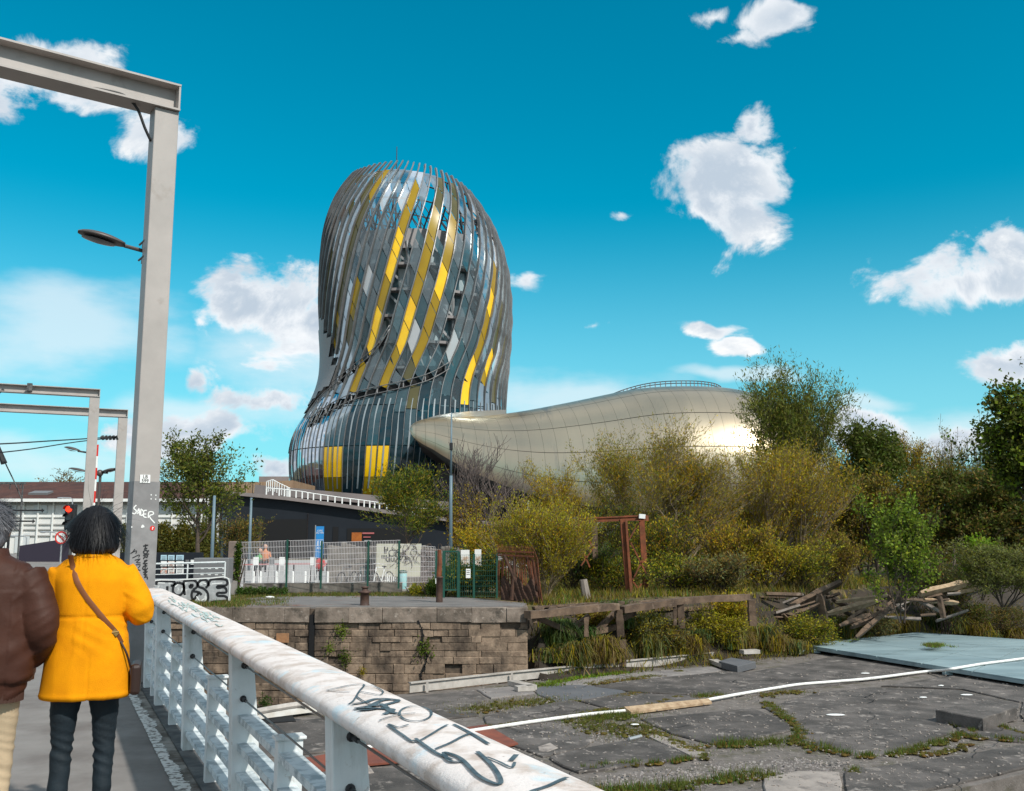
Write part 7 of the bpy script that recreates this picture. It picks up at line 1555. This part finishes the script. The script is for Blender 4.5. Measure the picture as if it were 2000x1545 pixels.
    for px, ang, m, lab in ((679, 70, 'cab_grey', 'grey bicycle, leftmost of three behind the mesh fence'), (710, 80, 'bike_dark', 'dark bicycle between two parked ones behind the mesh fence'), (745, 62, 'white_paint', 'white bicycle nearest the cream wall')):
        p = P(px, 1135, 38.8); a = rad(ang); d = Vector((math.cos(a), math.sin(a), 0)); n = Vector((-d.y, d.x, 0)); b0 = Vector((p.x, 38.8, GZ)); t = thing('bicycle', lab, 'bicycle', b0, 'bicycles on the plaza')
        R = .33; w1 = b0 - d * .5 + Vector((0, 0, R)); w2 = b0 + d * .5 + Vector((0, 0, R)); wheel(t, w1, R, n); wheel(t, w2, R, n)
        mm = MATS[m]; bb = b0 + Vector((0, 0, .3)); st = b0 + d * .18 + Vector((0, 0, .82)); hd = b0 - d * .36 + Vector((0, 0, .86))
        mb = MB()
        for q in ([bb, st], [st, hd], [bb, hd - Vector((0, 0, .12))], [bb, w2], [st - Vector((0, 0, .1)), w2], [hd, w1]): mb.tube(q, .018, 6)
        mb.build('frame', mm, t)
        mb = MB(); mb.tube(smoothpts([hd + Vector((0, 0, .1)) + n * .27 + d * .08, hd + Vector((0, 0, .14)) + n * .1, hd + Vector((0, 0, .14)) - n * .1, hd + Vector((0, 0, .1)) - n * .27 + d * .08], 3), .014, 6); mb.build('handlebar', mm, t)
        mb = MB(); mb.sphere(st + Vector((0, 0, .05)), (.09, .12, .035), 10, 6); mb.build('saddle', blackm, t)
        mb = MB(); mb.box(bb + n * .08, (.03, .03, .34), R=Matrix.Rotation(.5, 3, 'Y')); mb.tube([bb + n * .04, bb + n * .05], .09, 12); mb.build('crank', blackm, t)
mat('skin_top', (.50, .20, .10), .9); mat('leaf_green_cloth', (.1, .3, .12), .8); mat('red_top', (.5, .06, .06), .8); mat('skin', (.50, .30, .22), .5); mat('turquoise', (.32, .58, .60), .5); mat('bike_dark', (.05, .09, .10), .4)
mat('jeans', (.005, .011, .016), .75, col2=(.009, .018, .026), sc=6, bump=.25, bsc=60); mat('hair_dark', (.005, .005, .007), .5, spec=.3)
plaza_things()

# ------------------------------------------------------------------ the two people on the bridge
def blob(prims, name, m, parent, voxel=.012, smooth=6, disp=None, ctr=None):
    """one continuous surface from overlapping tapered limbs and ellipsoids"""
    mb = MB()
    for p in prims:
        if p[0] == 'e': mb.sphere(p[1], p[2], 20, 14)
        else: mb.tube(smoothpts(p[1], 3) if len(p[1]) > 2 else p[1], list(np.interp(np.linspace(0, 1, (len(p[1]) - 1) * 3 + 1), np.linspace(0, 1, len(p[1])), p[2])) if len(p[1]) > 2 else p[2], 16)
    me = mb.mesh('tmp'); o = bpy.data.objects.new('tmp', me); COL.objects.link(o)
    for k, q in (('bevel', None),): pass
    md = o.modifiers.new('r', 'REMESH'); md.mode = 'VOXEL'; md.voxel_size = voxel; md.use_smooth_shade = True
    ms = o.modifiers.new('s', 'SMOOTH'); ms.iterations = smooth; ms.factor = .6
    dg = bpy.context.evaluated_depsgraph_get(); ev = o.evaluated_get(dg); m2 = bpy.data.meshes.new_from_object(ev); bpy.data.objects.remove(o)
    n = len(m2.vertices); co = np.empty(n * 3, np.float32); m2.vertices.foreach_get('co', co); co = co.reshape(-1, 3)
    if disp:
        no = np.empty(n * 3, np.float32); m2.vertices.foreach_get('normal', no); no = no.reshape(-1, 3); co = co + no * disp(co)[:, None]; m2.vertices.foreach_set('co', co.astype(np.float32).ravel())
    m2.name = name; m2.materials.clear(); m2.materials.append(m); m2.polygons.foreach_set('use_smooth', [True] * len(m2.polygons)); m2.update()
    ob = bpy.data.objects.new(name, m2); COL.objects.link(ob); ob.parent = parent; return ob
def loft(rings): return rings
def person(kind):
    """local frame: x right, y forward, z up, feet at 0"""
    V_ = Vector
    if kind == 'w':
        loc = P(166, 1365, 5.0); loc.z = 0; rz = AZ * .55; t = thing('person', 'woman in a mustard yellow coat with black bobbed hair and a brown shoulder strap', 'person', loc); H = 1.0
    else:
        loc = P(-42, 1365, 4.75); loc.z = 0; rz = AZ * .5; t = thing('person', 'grey haired man in a brown jacket and beige trousers at the left edge', 'person', loc); H = 1.04
    t.scale = (.90, .93, 1) if kind == 'w' else (.95, .95, 1)
    t.rotation_euler.z = rz; BASE[t.name] = V_((0, 0, 0))
    def w(k): return k
    sx = 1.0 if kind == 'w' else 1.12
    # body: one continuous figure
    body = [('t', [(0, -.01, .86), (0, -.0, 1.02), (0, .0, 1.2), (0, .01, 1.33), (0, .0, 1.40)], [.135, .115, .13, .12, .07]), ('e', (0, 0, .93), (.13 * sx, .10, .10)), ('e', (0, 0, 1.26), (.16 * sx, .11, .13)), ('t', [(0, 0, 1.36), (0, .01, 1.47)], [.055, .052]), ('e', (0, .03, 1.54), (.075, .095, .115)), ('e', (0, .115, 1.52), (.014, .022, .026)), ('e', (.078, .02, 1.53), (.012, .022, .032)), ('e', (-.078, .02, 1.53), (.012, .022, .032)), ('e', (0, .07, 1.47), (.045, .05, .03))]
    for s in (-1, 1):
        st = .03 if s > 0 else -.02
        body += [('t', [(s * .09, 0, .86), (s * .10, .015 + st, .48), (s * .105, -.01 + st, .09)], [.062, .038, .028]), ('t', [(s * .105, -.04 + st, .04), (s * .115, .14 + st, .03)], [.038, .03])]
    if kind == 'w':
        arms = {1: [(.175, 0, 1.33), (.255, .02, 1.13), (.16, .25, 1.17)], -1: [(-.175, 0, 1.33), (-.235, .02, 1.08), (-.10, .24, 1.14)]}
    else:
        arms = {1: [(.20, 0, 1.33), (.27, -.03, 1.07), (.20, .14, .90)], -1: [(-.20, 0, 1.33), (-.27, -.02, 1.07), (-.20, .16, .92)]}
    for s, a in arms.items():
        body += [('t', [a[0], a[1]], [.052, .040]), ('t', [a[1], a[2]], [.038, .027])]
        hd = (V_(a[2]) - V_(a[1])).normalized(); pc = V_(a[2]) + hd * .05; side = hd.cross(V_((0, 0, 1))).normalized(); upv = side.cross(hd)
        body.append(('t', [V_(a[2]), pc + hd * .03], [.028, .034]))
        for q in range(4):
            o = side * ((q - 1.5) * .018); L = (.055, .068, .064, .048)[q]; body.append(('t', [pc + hd * .03 + o, pc + hd * (.03 + L * .55) + o, pc + hd * (.03 + L) + o - upv * .02], [.0095, .0085, .0075]))
        body.append(('t', [pc + side * (-.03 * s), pc + side * (-.055 * s) + hd * .03, pc + side * (-.05 * s) + hd * .055], [.012, .010, .008]))
    blob([(p[0], p[1], p[2]) for p in body], 'body', MATS['skin'], t, .009, 4)
    def wr(c, fx, fy, fz, seed, ridge=True):
        from mathutils import noise as nz
        o = np.array([nz.noise(V_((p[0] * fx + seed, p[1] * fy, p[2] * fz))) for p in c]); return (1 - np.abs(o) * 2.2) if ridge else o
    def noise_disp(amp, f, sx_=1, sy=1, sz=1, seed=0.0):
        def d(co):
            x, y, z = co[:, 0] * f * sx_ + seed, co[:, 1] * f * sy, co[:, 2] * f * sz
            return amp * (np.sin(x * 1.3 + 2.1 * np.sin(z * .9 + y)) * np.sin(z * 1.7 + 1.3 * np.sin(x * 1.1 + seed)) + .5 * np.sin(z * 3.1 + x * 2.3 + y * 1.9))
        return d
    if kind == 'w':
        coat = [('t', [(0, 0, .66), (0, 0, .69), (0, 0, .9)], [.20, .205, .19])]
        co = []
        rings = [(.715, .232, .155, 0), (.74, .232, .155, 0), (.82, .226, .155, 0), (.92, .215, .152, 0), (1.02, .195, .142, 0), (1.11, .182, .135, 0), (1.20, .192, .14, 0), (1.29, .205, .14, 0), (1.345, .195, .125, 0), (1.385, .15, .105, 0), (1.41, .095, .085, .0), (1.435, .07, .07, .01), (1.455, .068, .068, .01)]
        mb = MB(); ns = 40
        rows = [[V_((a * math.copysign(abs(math.cos(q)) ** .85, math.cos(q)), b * math.copysign(abs(math.sin(q)) ** .85, math.sin(q)) + yo, z)) for q in [2 * math.pi * k / ns for k in range(ns)]] for z, a, b, yo in rings]
        coat = ('mesh', rows)
        col_m, nm, sl = MATS['yellow_coat'], 'coat', (.078, .070, .058)
    else:
        rings = [(.735, .195, .135, 0), (.75, .20, .14, 0), (.80, .205, .142, 0), (.84, .235, .16, 0), (.95, .245, .165, 0), (1.05, .238, .16, 0), (1.16, .232, .155, 0), (1.26, .235, .15, 0), (1.335, .225, .135, 0), (1.38, .175, .11, 0), (1.41, .105, .09, .0), (1.435, .075, .075, .01), (1.45, .07, .07, .01)]
        ns = 40; rows = [[V_((a * math.copysign(abs(math.cos(q)) ** .85, math.cos(q)), b * math.copysign(abs(math.sin(q)) ** .85, math.sin(q)) + yo, z)) for q in [2 * math.pi * k / ns for k in range(ns)]] for z, a, b, yo in rings]
        col_m, nm, sl = MATS['brown_jacket'], 'jacket', (.092, .080, .062)
    # torso shell plus sleeves, fused
    mb = MB(); mb.grid(rows, True); n0 = len(rows) - 1; mb.f += [tuple(range(ns))[::-1], tuple(range(n0 * ns, (n0 + 1) * ns))]; mb.mi += [0, 0]
    for s, a in arms.items():
        a0, a1, a2 = V_(a[0]) + V_((-s * .03, 0, -.01)), V_(a[1]), V_(a[2]); pts = smoothpts([a0, a0.lerp(a1, .5) + V_((s * .012, 0, .0)), a1 + V_((s * .008, -.01, 0)), a1.lerp(a2, .5), a2 - (a2 - a1).normalized() * .02], 4)
        mb.tube(pts, list(np.interp(np.linspace(0, 1, len(pts)), [0, .3, .5, .75, 1], [sl[0] * 1.1, sl[0], sl[1] * 1.02, sl[1], sl[2]])), 18)
    me = mb.mesh('tmp'); o = bpy.data.objects.new('tmp', me); COL.objects.link(o); md = o.modifiers.new('r', 'REMESH'); md.mode = 'VOXEL'; md.voxel_size = .009; ms = o.modifiers.new('s', 'SMOOTH'); ms.iterations = 10; ms.factor = .6
    m2 = bpy.data.meshes.new_from_object(o.evaluated_get(bpy.context.evaluated_depsgraph_get())); bpy.data.objects.remove(o)
    n = len(m2.vertices); c = np.empty(n * 3, np.float32); m2.vertices.foreach_get('co', c); c = c.reshape(-1, 3).astype(float); no = np.empty(n * 3, np.float32); m2.vertices.foreach_get('normal', no); no = no.reshape(-1, 3)
    x, y, z = c[:, 0], c[:, 1], c[:, 2]
    def g(v, c0, s_): return np.exp(-((v - c0) / s_) ** 2)
    if kind == 'w':
        d = -.006 * g(z, 1.112, .008) * (np.abs(x) < .19)
        tilt = np.stack([x, y, z + x * .5], 1); d += .0075 * wr(tilt, 3.5, 3, 17, 1.0) * (g(z, 1.03, .09) * (.35 + .65 * (x > -.05)) + .9 * (np.abs(x) > .18) * g(z, 1.17, .12))
        d += .003 * wr(c, 9, 6, 3, 5.0) + .003 * wr(c, 5, 5, 5, 9.0, False)
        d += -.003 * g(x, -.005, .004) * (z > .95) * (y < 0) - .004 * g(x, .03, .004) * (z < .93) * (y < 0) + .004 * g(z, .735, .008)
    else:
        tilt = np.stack([x, y, z - x * .6], 1); d = .007 * wr(tilt, 6, 5, 15, 3.0) * (np.abs(x) > .15) + .004 * wr(c, 7, 5, 5, 8.0) * (z < 1.25) + .002 * wr(c, 14, 10, 9, 2.0) - .004
        d += .004 * np.sin(x * 70) * g(z, .80, .03) - .005 * g(z, .815, .009)
    c += no * d[:, None]; m2.vertices.foreach_set('co', c.astype(np.float32).ravel()); m2.name = nm; m2.materials.clear(); m2.materials.append(col_m); m2.polygons.foreach_set('use_smooth', [True] * len(m2.polygons)); m2.update()
    ob = bpy.data.objects.new(nm, m2); COL.objects.link(ob); ob.parent = t
    # trousers
    prim = [('e', (0, 0, .84), (.165 * sx, .125, .11))]
    for s in (-1, 1):
        st = .03 if s > 0 else -.02; f = 1.0 if kind == 'w' else 1.08
        prim.append(('t', [(s * .082 * sx, 0, .84), (s * .098, .01 + st, .66), (s * .104, .018 + st, .48), (s * .108, -.005 + st, .28), (s * .108, -.012 + st, .10)], [.100 * f, .076 * f, .056 * f, .053 * f, .047 * f]))
    def jd(co):
        z = co[:, 2]; t_ = np.stack([co[:, 0], co[:, 1], z + co[:, 0] * .35], 1); return .008 * wr(t_, 4, 4, 20, 4.0) * (np.exp(-((z - .47) / .10) ** 2) + .6 * np.exp(-((z - .22) / .12) ** 2) + .5 * np.exp(-((z - .66) / .06) ** 2)) + .0035 * wr(co, 8, 8, 7, 6.0, False) - .003
    blob(prim, 'trousers', MATS['jeans'] if kind == 'w' else MATS['beige_cloth'], t, .009, 4, jd)
    for s in (-1, 1):
        st = .03 if s > 0 else -.02; blob([('t', [(s * .108, -.05 + st, .045), (s * .112, .06 + st, .04), (s * .116, .17 + st, .032)], [.047, .046, .034]), ('t', [(s * .108, -.03 + st, .05), (s * .108, -.02 + st, .14)], [.046, .044])], 'shoe', blackm, t, .008, 3)
    # hair
    r = np.random.RandomState(4 if kind == 'w' else 6); hm = MATS['hair_dark'] if kind == 'w' else MATS['hair_grey']
    cz = 1.555; W3 = (.112, .122, .108) if kind == 'w' else (.092, .112, .115)
    prim = [('e', (0, .01, cz), W3)]
    if kind == 'w': prim += [('e', (0, -.02, 1.50), (.118, .10, .085)), ('e', (.085, .0, 1.475), (.045, .075, .06)), ('e', (-.085, .0, 1.475), (.045, .075, .06)), ('e', (0, -.06, 1.455), (.105, .05, .045))]
    else: prim += [('e', (0, -.03, 1.50), (.078, .07, .08))]
    blob(prim, 'hair', hm, t, .008, 4, (lambda co: .0022 * np.sin(np.arctan2(co[:, 0], co[:, 1]) * 34 + 2 * np.sin(co[:, 2] * 25)) + .001 * np.sin(np.arctan2(co[:, 0], co[:, 1]) * 90)))
    # strands
    N = 2600 if kind == 'w' else 1800; Vv = []; Ff = []; k = 0
    for i in range(N):
        a = r.uniform(0, 2 * math.pi); e = math.acos(1 - r.rand() * (1.25 if kind == 'w' else 1.05)); dx = V_((math.sin(e) * math.sin(a), math.sin(e) * math.cos(a), math.cos(e)))
        p = V_((dx.x * W3[0], dx.y * W3[1] + .01, cz + dx.z * W3[2])) * 1.0
        L = r.uniform(.06, .16) if kind == 'w' else r.uniform(.025, .06); dn = V_((dx.x * .55, dx.y * .55, -.9 + dx.z * .4)) if kind == 'w' else V_((dx.x * .6 + .35, dx.y * .4, .25 - .8 * (1 - dx.z)))
        if kind == 'w' and p.z - L < 1.415: L = max(.02, p.z - 1.40 + r.uniform(-.035, .03))
        wild = (i < 60)
        if wild: dn = V_((r.uniform(-.2, .9), r.uniform(-.3, .3), r.uniform(.25, .8))); L = r.uniform(.07, .18) if kind == 'w' else r.uniform(.05, .09)
        s = dx.cross(dn).normalized() * (.0014 if not wild else .0009); pts = [p]; d_ = (dn + dx * .25).normalized()
        for j in range(4): pts.append(pts[-1] + d_ * L / 4); d_ = (d_ + V_((.12 * wild, 0, -.22 * (1 if not wild else 1.0))) + V_(r.normal(0, .06, 3))).normalized()
        for j, q in enumerate(pts): Vv += [tuple(q - s * (1 - j / 5)), tuple(q + s * (1 - j / 5))]
        for j in range(4): Ff.append((k + 2 * j, k + 2 * j + 1, k + 2 * j + 3, k + 2 * j + 2))
        k += 10
    me = bpy.data.meshes.new('hair_strands'); me.from_pydata(Vv, [], Ff); me.materials.append(hm); o = bpy.data.objects.new('hair_strands', me); COL.objects.link(o); o.parent = t; o['kind'] = 'stuff'
    if kind == 'w':
        # collar, shoulder strap and bag
        mb = MB(); mb.grid([[V_((.083 * math.cos(q) * k_, .083 * math.sin(q) * k_ + .005, z)) for q in np.linspace(0, 2 * math.pi, 33)[:-1]] for z, k_ in ((1.405, 1.25), (1.425, 1.06), (1.45, .96), (1.453, .90), (1.43, .88))], True); mb.build('collar', MATS['yellow_coat'], t, smooth=True)
        from mathutils.bvhtree import BVHTree
        bv = BVHTree.FromObject(ob, bpy.context.evaluated_depsgraph_get())
        def back(x, z, yd=-1):
            h = bv.ray_cast(V_((x, yd * .6, z)), V_((0, -yd, 0))); return h[0] + V_((0, yd * .004, 0)) if h[0] else V_((x, yd * .15, z))
        seq = [(-.095, 1.415), (-.085, 1.36), (-.055, 1.29), (-.01, 1.22), (.05, 1.15), (.11, 1.085), (.155, 1.035), (.185, .98)]
        pts = smoothpts([back(*q) for q in seq], 4); L, R_ = [], []
        for i, p in enumerate(pts):
            d_ = (pts[min(i + 1, len(pts) - 1)] - pts[max(i - 1, 0)]).normalized(); s = d_.cross(V_((0, -1, 0))).normalized() * .0135; L.append(p - s); R_.append(p + s)
        mb = MB(); mb.grid([L, [(a + b) / 2 + V_((0, -.004, 0)) for a, b in zip(L, R_)], R_]); mb.build('shoulder_strap', MATS['strap_leather'], t, smooth=True)
        mb = MB(); q = pts[-5]; mb.tube([q + V_((-.018, -.008, .0)), q + V_((.018, -.008, .004))], .006, 6); mb.box(q + V_((0, -.008, -.0)), (.032, .006, .022), R=Matrix.Rotation(.7, 3, 'Y')); mb.build('buckle', MATS['brass'], t)
        mb = MB(); mb.tube(smoothpts([pts[-2], V_((.215, -.09, .93)), V_((.235, -.06, .86))], 3), .006, 6); mb.build('strap_end', MATS['dark_leather'], t)
        mb = MB(); R3 = Matrix.Rotation(.1, 3, 'Z'); mb.box((.255, .03, .80), (.055, .22, .15), R=R3); mb.build('bag', MATS['dark_leather'], t, bevel=.018)
    else:
        mb = MB(); mb.grid([[V_((.085 * math.cos(q) * k_, .085 * math.sin(q) * k_ + .005, z)) for q in np.linspace(0, 2 * math.pi, 33)[:-1]] for z, k_ in ((1.39, 1.3), (1.42, 1.08), (1.445, 1.0), (1.45, .93), (1.42, .9))], True); mb.build('collar', MATS['brown_jacket'], t, smooth=True)
        # knitted hem band
        mb = MB(); mb.grid([[V_((.203 * math.cos(q) * (1 + .012 * math.cos(q * 60)), .145 * math.sin(q) * (1 + .012 * math.cos(q * 60)), z)) for q in np.linspace(0, 2 * math.pi, 241)[:-1]] for z in (.735, .745, .79, .805)], True); mb.build('hem_band', MATS['brown_rib'], t, smooth=True)
mat('yellow_coat', (.86, .325, .004), .9, col2=(.76, .27, .004), sc=7, bump=.3, bsc=260, spec=.1); mat('brown_jacket', (.062, .022, .013), .62, col2=(.045, .016, .010), sc=4, bump=.12, bsc=60, spec=.25); mat('brown_rib', (.055, .024, .016), .8)
mat('beige_cloth', (.52, .40, .26), .8, col2=(.45, .34, .22), sc=5, bump=.15, bsc=90); mat('hair_grey', (.16, .16, .175), .5, col2=(.07, .07, .08), sc=40, spec=.5); mat('strap_leather', (.20, .065, .018), .45, spec=.5, bump=.1); mat('dark_leather', (.03, .014, .01), .45); mat('brass', (.5, .32, .12), .35, .9)
person('w'); person('m')
